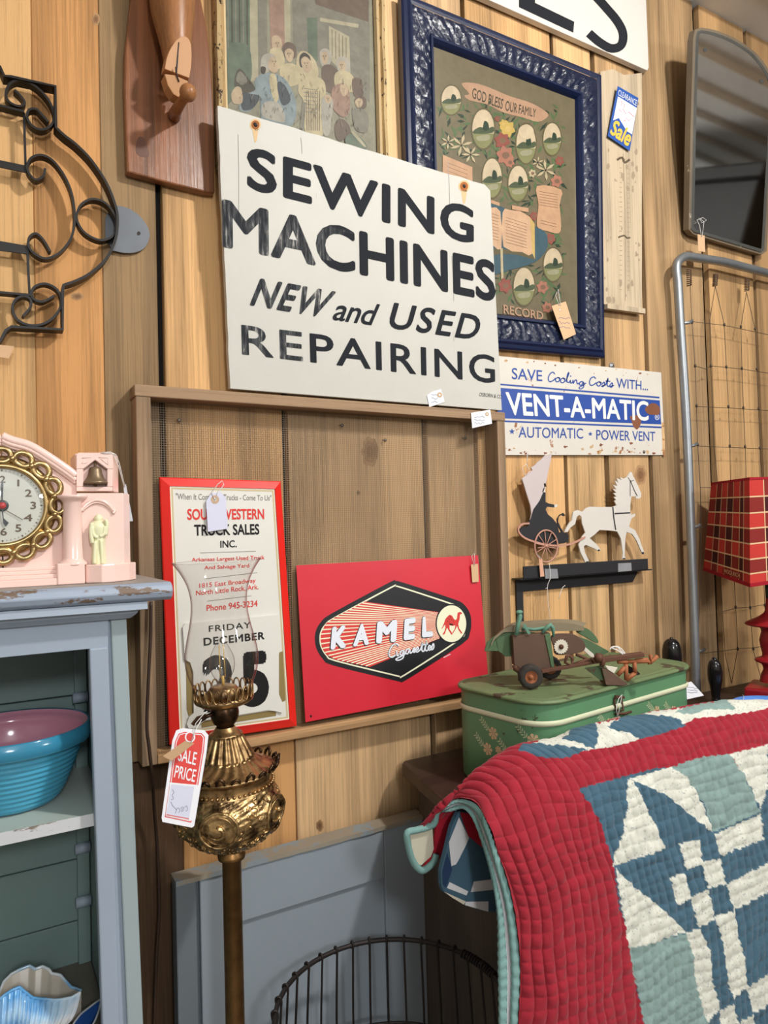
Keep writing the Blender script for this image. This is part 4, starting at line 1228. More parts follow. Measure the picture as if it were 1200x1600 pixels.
W_ = [[(240, 170), (250, 380), (265, 590), (272, 780), (277, 960), (290, 1170), (293, 1360), (290, 1620), (278, 1950), (275, 2180)],
      [(362, 205), (335, 370), (340, 590), (350, 790), (355, 960), (375, 1175), (380, 1500), (410, 1975), (440, 2190)], [(362, 205), (405, 390), (415, 590), (425, 780), (432, 970), (435, 1120), (440, 1400), (460, 1740), (470, 1950), (440, 2190)],
      [(512, 235), (485, 400), (490, 600), (497, 790), (505, 970), (510, 1120), (520, 1550), (530, 1760), (545, 1960), (590, 2190)], [(512, 235), (553, 410), (562, 600), (570, 790), (577, 980), (578, 1120), (590, 1500), (600, 1740), (615, 1950)],
      [(235, 375), (405, 395), (615, 440)], [(265, 590), (315, 605), (340, 590), (490, 605), (615, 625), (700, 640)], [(272, 785), (425, 792), (615, 805), (700, 812)], [(277, 975), (432, 982), (615, 990), (700, 995)], [(290, 1175), (390, 1175), (600, 1165), (700, 1160)], [(293, 1365), (600, 1340), (700, 1330)],
      [(400, 1770), (460, 1755), (530, 1750), (610, 1735), (700, 1725)], [(275, 1975), (400, 1960), (470, 1950), (545, 1945), (610, 1935), (700, 1925)]]
for s_ in W_:
    mb.tube([pl(x, min(y, 1068), -0.002) for x, y in z(*s_)], 0.0009, 5)
for p in ((250, 380), (405, 392), (485, 402), (553, 412), (265, 590), (340, 590), (415, 595), (490, 602), (562, 605), (272, 782), (425, 785), (497, 792), (570, 795), (277, 968), (432, 975), (505, 978), (577, 985), (460, 1750), (530, 1752), (600, 1740), (470, 1950), (545, 1950), (610, 1940)):
    q_ = z(p)[0]; mb.ball(pl(*q_, -0.002), 0.0034, 0, 8, (1, 1, 1.6))
mb.build('wire_mesh', M_wire, root)
for y in (505, 697, 824, 1018):
    t = (y - 440) / 640; xx = 1063 + 24 * t
    mb = MB(); mb.tube([pl(xx + 3, y, 0), pl(xx + 12, y - 1, 0.0), pl(xx + 16, y - 4, 0.0)], 0.0045, 8); mb.build('hook', M_galv, root)

# ------------------------------------------------------------------ wrought iron wall rack
M_iron = paint('black brown wrought iron', srgb(26, 21, 19), 0.45, 0.2, spec=0.3)
M_slate = paint('brushed grey steel tab', srgb(92, 96, 102), 0.42, 0.1, metal=0.3, nscale=30)
pl = wallp(0.022); z = Zm(0, 90, 3.404)
root = thing('iron_wall_rack', 'black wrought iron scrollwork wall rack at the left edge', 'wall rack', P(60, 540, 0.03))


def irn(name, pts, sm=0, w_=0.017, t_=0.0036, closed=False, h=0.0):
    mb = MB(); pts = cat(pts, sm, closed) if sm else pts
    mb.bar([pl(*p, h) for p in z(*pts)], (0, 1, 0), w_, t_, 0, closed); return mb.build(name, M_iron, root)


irn('outer_bar', [(-320, 60), (-120, 20), (0, 70), (22, 118), (60, 122), (292, 172), (295, 390)] + cat([(295, 390), (340, 432), (400, 478), (480, 560), (560, 680), (608, 800), (620, 880), (608, 980), (560, 1080), (480, 1155), (400, 1198), (335, 1220)], 4)[1:] + [(330, 1250), (330, 1455), (60, 1440), (30, 1460), (0, 1515), (-120, 1560), (-320, 1520)], 0, 0.024, 0.0042)
irn('cross_bar', [(-200, 238), (0, 268), (128, 300)]); irn('cross_bar', [(-200, 1225), (0, 1256), (160, 1270)])
irn('upright', [(128, 296), (131, 420), (136, 580)], 0, 0.004); irn('upright', [(146, 1005), (150, 1130), (158, 1268)], 0, 0.006)
for a in (((-200, 505), (0, 545), (142, 575), (142, 612), (0, 582), (-200, 548)), ((-200, 930), (0, 975), (142, 1000), (150, 1045), (0, 1025), (-200, 985))):
    mb = MB(); mb.prism([pl(*p, 0.004) for p in z(*a)], (0, 0.003, 0), 0); mb.build('shelf_bar', M_iron, root)
irn('scroll', [(238, 600), (228, 640), (190, 660), (155, 630), (143, 590), (165, 545), (220, 530), (280, 560), (340, 640), (378, 730), (393, 820), (393, 900), (370, 980), (310, 1050), (240, 1077), (180, 1050), (150, 1010), (155, 965), (190, 945), (230, 980), (265, 1040)], 4)
irn('ring', [(405, 850), (430, 790), (490, 762), (560, 785), (608, 850), (616, 905), (590, 962), (530, 980), (460, 950), (420, 905)], 4, closed=True)
irn('scroll', [(75, 185), (112, 222), (130, 255), (100, 272), (50, 250), (30, 205), (55, 150), (115, 135), (185, 165), (250, 230), (286, 310), (272, 370), (220, 396), (165, 372), (142, 325), (155, 290), (192, 288), (222, 318), (255, 355)], 4)
irn('scroll', [(120, 1382), (160, 1335), (160, 1292), (122, 1275), (82, 1295), (65, 1340), (90, 1398), (150, 1428), (225, 1424), (290, 1380), (325, 1310), (302, 1242), (240, 1210), (185, 1225), (165, 1260), (180, 1293), (225, 1305), (285, 1275)], 4)
mb = MB(); p12 = wallp(0.008)
mb.prism([p12(*p) for p in z(*(cat([(600, 785), (640, 790), (690, 805), (745, 845), (785, 900), (796, 950), (772, 1008), (722, 1035), (660, 1038), (598, 1025)], 4) + [(560, 960), (560, 850)]))], (0, 0.002, 0), 0)
mb.flat(p12, z(*ell(738, 935, 10, 11, 12)), 0.0003, 1)
lab(mb.build('mounting_tab', [M_slate, M_dark], root), 'rounded grey steel mounting tab')
price_tag('small brown tag hanging below the iron scrollwork at the left edge', wallp(0.03), [(-6, 538), (22, 541), (14, 560), (-8, 557)], None, M_manila)

# ------------------------------------------------------------------ varnished peg plaque
M_plaque = wood('varnished reddish plank', srgb(128, 80, 50), 'Z', 0.36, 1.25, 0.3, rings=14, bump=0.2, spec=0.5)
M_peg = wood('varnished carved peg', srgb(146, 98, 60), 'Z', 0.55, 1.15, 0.35, rings=10, bump=0.1)
M_pegend = paint('sanded cut end', srgb(190, 140, 96), 0.55, 0.06)
pl = wallp(0.022); z = Zm(180, 0, 5.164)
root = thing('peg_plaque', 'varnished wooden plaque with carved peg and round knob', 'wall peg', pl(255, 300, -0.02))
mb = MB()
mb.prism([pl(*p) for p in z((135, -700), (130, -200), (125, 0), (102, 200), (78, 420), (72, 700), (82, 1000), (95, 1385), (400, 1468), (720, 1548), (806, 1556), (800, 1200), (796, 900), (782, 600), (745, 250), (695, 0), (640, -300), (600, -700))], (0, 0.019, 0), 0, 0.003)
mb.flat(pl, z(*cat([(165, 1190), (185, 1110), (230, 1115), (265, 1200), (270, 1260), (215, 1265), (175, 1240)], 4, True)), 0.0004, 1)
mb.build('plaque', [M_plaque, paint('dark knot', srgb(92, 52, 34), 0.4, 0.2)], root)
px_m = 0.00112 / 5.164
cen = [(455, -620, 0.05, 215), (455, -300, 0.058, 205), (458, -60, 0.062, 188), (465, 130, 0.064, 168), (480, 290, 0.066, 140), (492, 420, 0.066, 118), (498, 560, 0.064, 100), (498, 640, 0.062, 92)]
cen = cat(cen, 5)
mb = MB()
mb.tube([P(180 + c[0] / 5.164, c[1] / 5.164, c[2]) for c in cen], [c[3] * px_m for c in cen], 24)
mb.build('arm', M_peg, root)
pe = leanp((280, 125), 0.088, (288, 56), 0.1)
mb = MB()
mb.prism([pe(*p) for p in z(*(cat([(400, 556), (415, 470), (445, 395), (495, 322), (555, 290), (600, 325), (616, 400), (615, 510), (598, 630)], 4)))], (0, 0.028, 0.006), 0, 0.0008)
mb.flat(pe, z((508, 340), (518, 340), (500, 590), (486, 590)), 0.0004, 1)
mb.build('wedge', [M_pegend, M_dark], root)
mb = MB(); pj = leanp((280, 150), 0.08, (285, 118), 0.092)
mb.prism([pj(*p) for p in z((398, 596), (480, 606), (590, 655), (560, 740), (520, 790), (470, 760), (425, 690))], (0, 0.03, 0.004), 0, 0.001)
mb.tube([pj(*p, 0.001) for p in z((488, 540), (496, 610), (515, 660))], 0.0012, 6, 1)
mb.build('jaw', [M_pegend, M_dark], root)
kc = P(*z((588, 748))[0], 0.118)
mb = MB()
mb.tube([P(*z((480, 930))[0], 0.028), P(*z((500, 880))[0], 0.06), P(*z((545, 810))[0], 0.095), kc], [0.012, 0.0095, 0.008, 0.009], 14)
mb.ball(kc, 0.0145, 0, 24)
mb.build('knob', M_peg, root)
# ------------------------------------------------------------------ pale blue cabinet at the left
M_cab = paint('chipped grey blue cabinet paint', srgb(150, 162, 178), 0.5, 0.06, wear=srgb(186, 180, 168), amt=0.30, wscale=22, bump=0.1)
M_cabedge = paint('flaking blue edge paint', srgb(150, 162, 180), 0.5, 0.08, wear=srgb(112, 92, 76), amt=0.44, wscale=14, stretch=(0.5, 1, 1.6), bump=0.2)
M_cabtop = paint('dusty worn cabinet top', srgb(150, 144, 138), 0.6, 0.08, wear=srgb(120, 102, 86), amt=0.30, wscale=9)
M_cabgrn = paint('grey green stile paint', srgb(150, 164, 168), 0.5, 0.05, wear=srgb(206, 204, 192), amt=0.31, wscale=24)
M_cabin = paint('dull green inside boards', srgb(112, 134, 132), 0.6, 0.08, wear=srgb(82, 94, 94), amt=0.24, wscale=12, stretch=(0.5, 1, 1.5))
M_cabwht = paint('worn white shelf edge', srgb(198, 200, 204), 0.55, 0.06, wear=srgb(126, 114, 104), amt=0.42, wscale=16, stretch=(0.4, 1, 1.4))
M_shelf = paint('pale green shelf top', srgb(176, 186, 178), 0.5, 0.06, wear=srgb(130, 132, 122), amt=0.28, wscale=10)
M_cabflr = paint('dark worn cabinet floor', srgb(104, 98, 88), 0.6, 0.2)
CF = 0.28
pc = wallp(CF)
cxr = pc(198, 970).x; cxl = -0.62
ztop = (P(262, 908, 0.315).z + P(0, 927, 0.315).z) / 2
root = thing('painted_cabinet', 'chipped grey blue painted open cupboard under the pink clock', 'cabinet', ((cxl + cxr) / 2, -0.16, 0))
mb = MB()
xr = P(266, 920, 0.300).x
z0 = ztop - 0.0245
mb.prism([(xr, -0.005, ztop), (xr, -0.305, ztop), (xr, -0.313, ztop - 0.004), (xr, -0.317, ztop - 0.012), (xr, -0.313, ztop - 0.020), (xr, -0.305, z0), (xr, -0.005, z0)], (cxl - xr - 0.06, 0, 0), 1, 0.001, seg=1)
mb.prism([(xr - 0.002, -0.006, ztop + 0.0004), (xr - 0.002, -0.304, ztop + 0.0004), (cxl - 0.06, -0.304, ztop + 0.0004), (cxl - 0.06, -0.006, ztop + 0.0004)], (0, 0, -0.0003), 0)
mb.build('top_board', [M_cabtop, M_cabedge], root)
mb = MB(); z1 = z0 - 0.0005
x1 = P(229, 945, 0.30).x; x2 = P(214, 960, 0.292).x; zc1 = P(100, 962, 0.30).z; zc2 = P(100, 975, 0.292).z
prof = [(-0.02, z1), (-0.306, z1), (-0.308, z1 - 0.010), (-0.303, zc1 + 0.002), (-0.298, zc1), (-0.296, zc1 - 0.004), (-0.291, zc2 + 0.004), (-0.286, zc2), (-0.02, zc2)]
ends = [x1, x1, x1, x1 - 0.003, x2, x2, x2 - 0.003, x2 - 0.008, x2 - 0.008]
n = len(prof)
mb.add([(e, y, z_) for (y, z_), e in zip(prof, ends)] + [(cxl - 0.04, y, z_) for y, z_ in prof], [(i, (i + 1) % n, n + (i + 1) % n, n + i) for i in range(n)] + [tuple(range(n)), tuple(range(n, 2 * n))[::-1]], 0)
mb.build('cornice', M_cab, root)
# face frame
zop = (pc(0, 1028).z + pc(140, 1013).z) / 2
mb = MB(); mb.prism([pc(*p) for p in ((-420, 1000), (169, 968), (169, 1010))][1:2] + [V((pc(169, 1010).x, -CF, zop)), V((cxl, -CF, zop)), V((cxl, -CF, zc2 + 0.001)), V((pc(169, 968).x, -CF, zc2 + 0.001))][0:3] + [V((cxl, -CF, zc2 + 0.001))], (0, 0.02, 0), 0)
mb.build('top_rail', M_cab, root)
pcs = wallp(CF - 0.004)
zb = 0.0
sl = (224 - 198) / 630.0


def xat(px0, y0, slope, z_, off):
    """x at height z_ on a stile edge that runs from pixel (px0, y0) with the given lean"""
    a = P(px0, y0, off); b = P(px0 + slope * 500, y0 + 500, off)
    t = (z_ - a.z) / (b.z - a.z)
    return a.x + (b.x - a.x) * t


def stile(name, pxl, pxr, y0, ztp, off, th, mat, s1=sl, s2=sl):
    mb = MB()
    q = [V((xat(pxl, y0, s1, ztp, off), -off, ztp)), V((xat(pxr, y0, s2, ztp, off), -off, ztp)), V((xat(pxr, y0, s2, 0, off), -off, 0)), V((xat(pxl, y0, s1, 0, off), -off, 0))]
    mb.prism(q, (0, th, 0), 0, 0.002)
    return mb.build(name, mat, root)


stile('inner_stile', 139.5, 169.5, 1010, zop, CF + 0.002, 0.018, M_cab, (160 - 139.5) / 590, (187 - 169.5) / 590)
stile('corner_stile', 173, 198, 970, zc2, CF, 0.03, M_cabgrn)
mb = MB(); mb.box((xat(169, 1010, 0.03, 0.9, CF) - 0.012, -CF + 0.006, 0), (xat(173, 970, sl, 0.9, CF) + 0.01, -CF + 0.014, zc2), 0); mb.build('groove', M_cab, root)
mb = MB(); mb.box((cxl, -CF, 0), (cxl + 0.05, -CF + 0.02, zop), 0, 0.002); mb.build('corner_stile', M_cabgrn, root)
xsr = P(143, 1515, 0.03).x
mb = MB(); mb.box((xsr + 0.0, -CF + 0.031, 0), (xsr + 0.016, -0.012, zc2), 0); mb.build('side_panel', M_cabin, root)
mb = MB(); mb.box((cxl, -CF + 0.021, 0), (cxl + 0.016, -0.012, zc2), 0); mb.build('side_panel', M_cabin, root)
mb = MB()
zs = [0.0] + sorted([P(113, 1345, 0.03).z, P(116, 1441, 0.03).z, P(100, 1089, 0.03).z, P(100, 1210, 0.03).z]) + [zc2]
for a, b in zip(zs, zs[1:]):
    mb.prism([(cxl + 0.017, -0.028, a + 0.001), (xsr - 0.001, -0.028, a + 0.001), (xsr - 0.001, -0.028, b - 0.001), (cxl + 0.017, -0.028, b - 0.001)], (0, 0.012, 0), 0, 0.0012, seg=1)
mb.build('back_boards', M_cabin, root)
zsh = (P(0, 1301, 0.262).z + P(144, 1271.5, 0.262).z) / 2
zsb = zsh - 0.0165
zfl = P(118, 1505, 0.03).z
for zz in (zsb, P(130, 1420, 0.04).z + 0.02):
    pass
mb = MB(); mb.box((xsr - 0.020, -0.040, zfl + 0.0005), (xsr - 0.0012, -0.029, zc2 - 0.002), 0, 0.0015); mb.build('back_cleat', M_cabin, root)
for py in (1090, 1410, 1326):
    zz = P(118, py, 0.045).z
    mb = MB(); mb.tube([(xsr - 0.024, -0.049, zz), (xsr - 0.0015, -0.049, zz)], 0.0085, 14); mb.build('shelf_peg', M_cab, root)
mb = MB()
mb.box((cxl + 0.018, -0.262, zsb), (xsr - 0.0012, -0.041, zsh), 0)
mb.add([(cxl + 0.018, -0.2628, zsb), (xsr - 0.0012, -0.2628, zsb), (xsr - 0.0012, -0.2628, zsh), (cxl + 0.018, -0.2628, zsh)], [(0, 1, 2, 3)], 1)
mb.build('shelf', [M_shelf, M_cabwht], root)
mb = MB(); mb.box((cxl + 0.018, -0.262, zfl - 0.018), (xsr - 0.0012, -0.029, zfl), 0); mb.build('shelf', M_cabflr, root)

# ------------------------------------------------------------------ mixing bowl
M_bowlout = paint('turquoise glaze', srgb(72, 156, 188), 0.16, 0.07, nscale=14); M_bowlin = paint('rose pink glaze', srgb(196, 136, 156), 0.14, 0.04); M_bowlrim = paint('deep teal rim glaze', srgb(52, 128, 160), 0.15, 0.08)
ctr = P(16, 1137, 0.15)
hb = ctr.z - zsh; Rb = 0.108
root = thing('mixing_bowl', 'turquoise ribbed mixing bowl with pink inside on the cupboard shelf', 'bowl', (ctr.x, ctr.y, zsh))
base = (ctr.x, ctr.y, zsh)
op = []
for i in range(61):
    t = i / 60
    r = 0.060 + (Rb - 0.065) * (t ** 0.72)
    if 0.06 < t < 0.80:
        r += 0.0011 * math.cos((t - 0.06) * 2 * PI * 14)
    if t >= 0.80:
        r = Rb - 0.001 + 0.003 * math.sin((t - 0.80) / 0.2 * PI)
    op.append((r, 0.002 + (hb - 0.002) * t))
mb = MB()
mb.lathe([(0.0, 0.0), (0.054, 0.0), (0.058, 0.002)] + op[:50], base, seg=72, mi=0)
mb.lathe(op[49:] + [(Rb - 0.002, hb + 0.002), (Rb - 0.006, hb + 0.001)], base, seg=72, mi=1)
mb.build('outside', [M_bowlout, M_bowlrim], root, weld=True)
mb = MB(); mb.lathe([(Rb - 0.006, hb + 0.001), (Rb - 0.010, hb - 0.006)] + [((Rb - 0.012) * math.cos(a), hb - 0.006 - (hb - 0.016) * math.sin(a)) for a in [k * PI / 2 / 16 for k in range(17)]], base, seg=72)
lab(mb.build('inside', M_bowlin, root, weld=True), 'pink glazed inside')

# ------------------------------------------------------------------ shell planter and the blue dish
M_shin = paint('greyish shell inside', srgb(196, 186, 172), 0.35, 0.08)


def shellmat():
    t = NT('blue and white shell glaze')
    n = t.noise(t.coords((7, 7, 7)), 1.6, 3, 0.5)
    c = t.ramp(n, [(0.36, srgb(96, 160, 214)), (0.47, srgb(176, 208, 232)), (0.56, srgb(232, 234, 238))])
    return t.fin(c, 0.12)


M_shout = shellmat()
zz = Zm(0, 1480, 5.0)
upl = zz((-320, 560), (-200, 430), (-90, 400), (0, 345), (30, 270), (90, 210), (160, 172), (230, 145), (275, 172), (330, 150), (380, 172), (405, 205), (470, 218), (510, 262), (555, 312), (635, 338))
lol = zz((-320, 600), (-200, 520), (-90, 470), (-20, 420), (40, 370), (95, 335), (150, 312), (190, 345), (225, 372), (255, 395), (310, 402), (360, 404), (420, 412), (480, 408), (560, 392), (632, 350))
n = len(upl)
root = thing('shell_planter', 'blue and white ceramic shell planter in the bottom of the cupboard', 'planter', P(40, 1640, 0.16))


def shx(i, t):
    k = i / 6.0; j = min(int(k), n - 2); f = k - j
    U = V(P(upl[j][0], upl[j][1], 0.13)).lerp(P(upl[j + 1][0], upl[j + 1][1], 0.13), f)
    L_ = V(P(lol[j][0], lol[j][1], 0.20)).lerp(P(lol[j + 1][0], lol[j + 1][1], 0.20), f)
    p = U.lerp(L_, t); p.z -= 0.045 * math.sin(PI * t)
    return p


NU = (n - 1) * 6 + 1
mb = MB(); mb.grid(lambda i, j: shx(i, j / 12), NU, 13); mb.build('inside', M_shin, root)


def shy(i, t):
    L_ = shx(i, 1.0); u = i / (NU - 1)
    bot = V((L_.x * 0.55 + ctr.x * 0.45 - 0.004, -0.19, zfl + 0.002))
    p = L_.lerp(bot, t); bulge = math.sin(PI * min(1, t * 1.1)) * 0.022
    fl = 0.0032 * math.sin(u * 2 * PI * 17 + t * 2) * min(1, t * 8 + 0.25)
    return p + V((0.4 * (u - 0.5) * bulge, -bulge - fl, 0))


def shz(i, t):
    U = shx(i, 0.0)
    bot = V((U.x * 0.6 + ctr.x * 0.4, -0.16, zfl + 0.002))
    p = U.lerp(bot, t); return p + V((0, 0.02 * math.sin(PI * t), 0))


mb = MB(); mb.grid(lambda i, j: shy(i, j / 16), NU, 17); mb.grid(lambda i, j: shz(i, j / 8), NU, 9)
mb.tube([shx(i, 0.0) for i in range(NU)], 0.0022, 6); mb.tube([shx(i, 1.0) for i in range(NU)], 0.0020, 6)
mb.build('outside', M_shout, root)
M_dish = paint('cobalt blue glaze', srgb(44, 84, 150), 0.15, 0.15); M_dishw = paint('white glaze edge', srgb(206, 210, 214), 0.2, 0.04)
rim = cat([P(*p[0], p[1]) .to_tuple() for p in ((zz((560, 640))[0], 0.22), (zz((620, 535))[0], 0.205), (zz((700, 468))[0], 0.19), (zz((778, 414))[0], 0.175), (zz((783, 450))[0], 0.19), (zz((760, 530))[0], 0.215), (zz((715, 620))[0], 0.235), (zz((640, 700))[0], 0.25))], 5, True)
cen_ = sum((V(p) for p in rim), V()) / len(rim)
mb = MB(); N_ = len(rim)


def dsh(i, j):
    p = V(rim[i % N_]); t = j / 8
    q_ = cen_.lerp(p, 1 - t * 0.75); q_.z = p.z + (zfl + 0.003 - p.z) * (math.sin(t * PI / 2))
    return q_


mb.grid(dsh, N_ + 1, 9); mb.poly([dsh(i, 8) for i in range(N_)], 0)
mb.tube([V(p) for p in rim], 0.0014, 6, 1, True)
tag(mb.build('leaf_dish', [M_dish, M_dishw]), 'cobalt blue leaf dish right of the shell planter', 'dish')

# ------------------------------------------------------------------ clock cord
M_cord = plain('brown electric cord', srgb(58, 40, 30), 0.5)
mb = MB()
mb.tube([P(x, y, o) for x, y, o in cat([(208, 928, 0.0), ][0:0] + [(236, 940, 0.055), (235, 1000, 0.056), (232, 1060, 0.056), (229.5, 1132, 0.056), (233, 1168, 0.056), (238, 1215, 0.054), (241, 1262, 0.03), (246, 1330, 0.02), (249, 1420, 0.02), (245, 1487, 0.02), (241, 1600, 0.02), (236, 1750, 0.02), (236, 2000, 0.02)], 6)], 0.0028, 8)
tag(mb.build('electric_cord', M_cord), 'brown electric cord hanging down the wall beside the cupboard', 'cord')

# ------------------------------------------------------------------ pink ceramic mantel clock
M_pink = paint('glossy pink ceramic', srgb(240, 206, 196), 0.16, 0.015)
M_bell = paint('dull bronze', srgb(128, 108, 84), 0.4, 0.15, metal=0.5)
M_chain = paint('antiqued brass', srgb(176, 150, 104), 0.3, 0.5, metal=0.9, nscale=60)
M_glow = paint('pale green statue plastic', srgb(226, 224, 186), 0.4, 0.05)
M_silver = paint('brushed silver dial', srgb(202, 204, 194), 0.35, 0.05)
M_num = plain('brown dial numerals', srgb(96, 78, 58), 0.4); M_hand = plain('dark clock hand', srgb(52, 58, 64), 0.4); M_cred = plain('red hub', srgb(190, 52, 60), 0.4)
FO = 0.225
pk = wallp(FO); z = Zm(0, 670, 5.581)
ck = pk(*z((18, 672))[0]); CX = ck.x
zbase = ztop + 0.0008
root = thing('mantel_clock', 'pink ceramic mantel clock with bell tower on the blue cupboard', 'clock', (CX, -0.18, ztop))


def c3(x, y, off=FO):
    return P(*z((x, y))[0], off)


def mirror(mb):
    """mirror everything so far about the clock's middle"""
    b = len(mb.v); nf = len(mb.f)
    mb.v += [V((2 * CX - p.x, p.y, p.z)) for p in mb.v[:b]]
    for i in range(nf):
        mb.f.append([q_ + b for q_ in mb.f[i]]); mb.m.append(mb.m[i]); mb.s.append(mb.s[i]); mb.c.append(None)
    return mb


def mirrored(mb):
    m2 = MB(); m2.v = [V((2 * CX - p.x, p.y, p.z)) for p in mb.v]; m2.f = mb.f; m2.m = mb.m; m2.s = mb.s; m2.c = mb.c
    return m2


arch = cat([(18, 42), (100, 78), (250, 122), (400, 208), (550, 308), (660, 388)], 6)
mb = MB()
half = arch + [(668, 520), (668, 1330), (18, 1390)]
pts = [c3(*p) for p in half]; pts[-1].z = zbase; pts[-2].z = zbase
mb.prism(pts, (0, 0.075, 0), 0); mirror(mb)
mb.build('body', M_pink, root)
mb = MB()
for off, dy, r in ((FO + 0.002, 22, 0.0062), (FO + 0.003, 58, 0.0040), (FO + 0.002, 84, 0.0028)):
    mb.tube([c3(x, y + dy, off) for x, y in arch], r, 10)
mirror(mb); mb.build('arch_moulding', M_pink, root)
mb = MB()
for k, (y, off, xe) in enumerate(((1212, 0.236, 520), (1245, 0.241, 560), (1280, 0.246, 610), (1318, 0.250, 660))):
    ys = c3(18, y).z; yn = zbase if k == 3 else c3(18, (1245, 1280, 1318)[k]).z
    mb.prism([(CX - 0.001, -off, ys), (c3(xe, 1250, off).x, -off, ys), (c3(xe, 1250, off).x, -off, yn - 0.0002), (CX - 0.001, -off, yn - 0.0002)], (0, off - FO + 0.002, 0), 0, 0.0012)
zpl = c3(620, 1172, 0.252).z
xa, xb_ = c3(500, 1250, 0.252).x, c3(742, 1250, 0.252).x
mb.prism([(xa, -0.252, zpl), (xb_, -0.252, zpl), (xb_, -0.252, zbase), (xa, -0.252, zbase)], (0, 0.03, 0), 0, 0.0015)
mirror(mb); mb.build('plinth_steps', M_pink, root)
# tower and lower block
mb = MB()
TO = 0.232
tx0, tx1, tx2 = c3(665, 300, TO).x, c3(985, 300, TO).x, c3(1040, 300, TO - 0.02).x
zt_, zt1 = c3(800, 208, TO).z, c3(800, 500, TO).z


def tp(pts, off=TO, dep=0.012):
    mb.prism([c3(x, y, off) for x, y in pts], (0, dep, 0), 0, 0.0008, seg=1)


tp([(665, 224), (685, 208), (962, 208), (985, 226), (985, 350), (935, 350), (830, 272), (728, 350), (665, 350)]); tp([(665, 351), (728, 351), (728, 505), (665, 505)]); tp([(935, 351), (985, 351), (985, 505), (935, 505)]); tp([(665, 506), (985, 506), (985, 545), (665, 545)])
fp = [(tx0, -TO + 0.0125), (tx1, -TO + 0.0125), (tx1 + 0.001, -TO + 0.006), (tx2, -TO + 0.03), (tx2, -0.16), (tx0, -0.16)]
zlow = c3(800, 545, TO).z
mb.prism([(x, y, zlow) for x, y in fp], (0, 0, zt_ - zlow - 0.0005), 0, 0.0008, seg=1)
for s_ in ([(715, 255), (802, 248), (748, 300), (715, 300), (738, 272)], [(862, 250), (942, 252), (942, 312), (880, 262)]):
    mb.tube([c3(x, y, TO + 0.0003) for x, y in s_], 0.0006, 6)
bx0, bx1, bx2 = c3(665, 800, FO).x, c3(1078, 800, 0.236).x, c3(1132, 800, 0.212).x
zl0 = c3(800, 1195, 0.236).z; zl1 = c3(1000, 560, 0.236).z
mb.prism([(x, y, zl0) for x, y in ((bx0, -0.232), (bx1, -0.236), (bx2, -0.212), (bx2, -0.155), (bx0, -0.155))], (0, 0, zl1 - zl0), 0, 0.0014)
fpx = [(xb_ - 0.002, -0.225), (c3(752, 1250, 0.246).x, -0.246), (c3(890, 1250, 0.258).x, -0.258), (c3(1000, 1250, 0.254).x, -0.254), (c3(1130, 1250, 0.236).x, -0.236), (c3(1186, 1250, 0.218).x, -0.218), (c3(1186, 1250, 0.218).x, -0.15), (xb_ - 0.002, -0.15)]
mb.prism([(x, y, zbase) for x, y in fpx], (0, 0, zl0 + 0.002 - zbase), 0, 0.0014)
arcp = cat([(700, 738), (690, 715), (712, 708), (745, 668), (800, 632), (850, 622), (905, 636), (955, 672), (982, 706), (1000, 716), (985, 738)], 4)
mb.tube([c3(x, y, 0.2365) for x, y in arcp], 0.0024, 8)
mb.tube([c3(x, y + 22, 0.236) for x, y in arcp[9:-9]], 0.0013, 8)
mb.build('bell_tower', M_pink, root); mirrored(mb).build('bell_tower', M_pink, root)
mb = MB()
ctop, cbot = c3(640, 610, FO).z, c3(640, 1150, FO).z
cxm = c3(636, 900, 0.238).x; rc = 0.0132; cb = (cxm, -0.234, cbot - 0.006)
hc = ctop - cbot
mb.lathe([(0, 0), (rc * 1.42, 0), (rc * 1.45, 0.002), (rc * 1.3, 0.005), (rc * 1.08, 0.007), (rc, 0.010), (rc * 0.98, hc * 0.5), (rc * 0.93, hc), (rc * 1.05, hc + 0.002), (rc * 1.3, hc + 0.005), (rc * 1.5, hc + 0.007), (rc * 1.55, hc + 0.010), (0, hc + 0.010)], cb, seg=28)
mb.build('column', M_pink, root); mirrored(mb).build('column', M_pink, root)
mb = MB(); bc = c3(832, 480, TO - 0.006)
hb_ = c3(832, 330, TO - 0.006).z - bc.z
mb.lathe([(0.0, -0.001), (0.0175, 0.0), (0.0178, 0.002), (0.0150, 0.004), (0.0120, hb_ * 0.35), (0.0096, hb_ * 0.6), (0.0090, hb_ * 0.8), (0.0072, hb_ * 0.95), (0.003, hb_), (0.0, hb_)], bc, seg=28, mod=lambda g, i, h: 0.98)
mb.ball(bc + V((0, 0, -0.002)), 0.0025); mb.tube([bc + V((0, 0, hb_ - 0.002)), bc + V((0, 0, hb_ + 0.007))], 0.0016, 8)
lab(mb.build('bell', M_bell, root), 'small bronze bell')
mb = MB()
st = [(862, 1190, 11.0), (862, 1150, 11.2), (860, 1050, 10.2), (858, 960, 11.0), (855, 900, 13.0), (856, 850, 13.4), (858, 815, 9.5), (858, 800, 6.2), (858, 785, 7.2), (858, 768, 6.2), (858, 756, 1.5)]
st = cat(st, 4)
mb.tube([c3(a, b, 0.2385) for a, b, c in st], [c * 0.00088 for a, b, c in st], 18)
mb.ball(c3(858, 786, 0.2395), 0.0062, 0, 14, (0.9, 0.9, 1.15))
for s_ in ([(800, 850), (812, 920), (850, 950)], [(915, 850), (905, 915), (870, 940)], [(830, 980), (826, 1080), (822, 1180)], [(880, 970), (888, 1080), (892, 1180)], [(800, 820), (792, 900), (806, 1000)], [(918, 790), (932, 840), (920, 930)]):
    mb.tube([c3(a, b, 0.2475) for a, b in cat(s_, 4)], 0.0028, 8)
lab(mb.build('statue', M_glow, root), 'pale green cloaked statue in the niche')
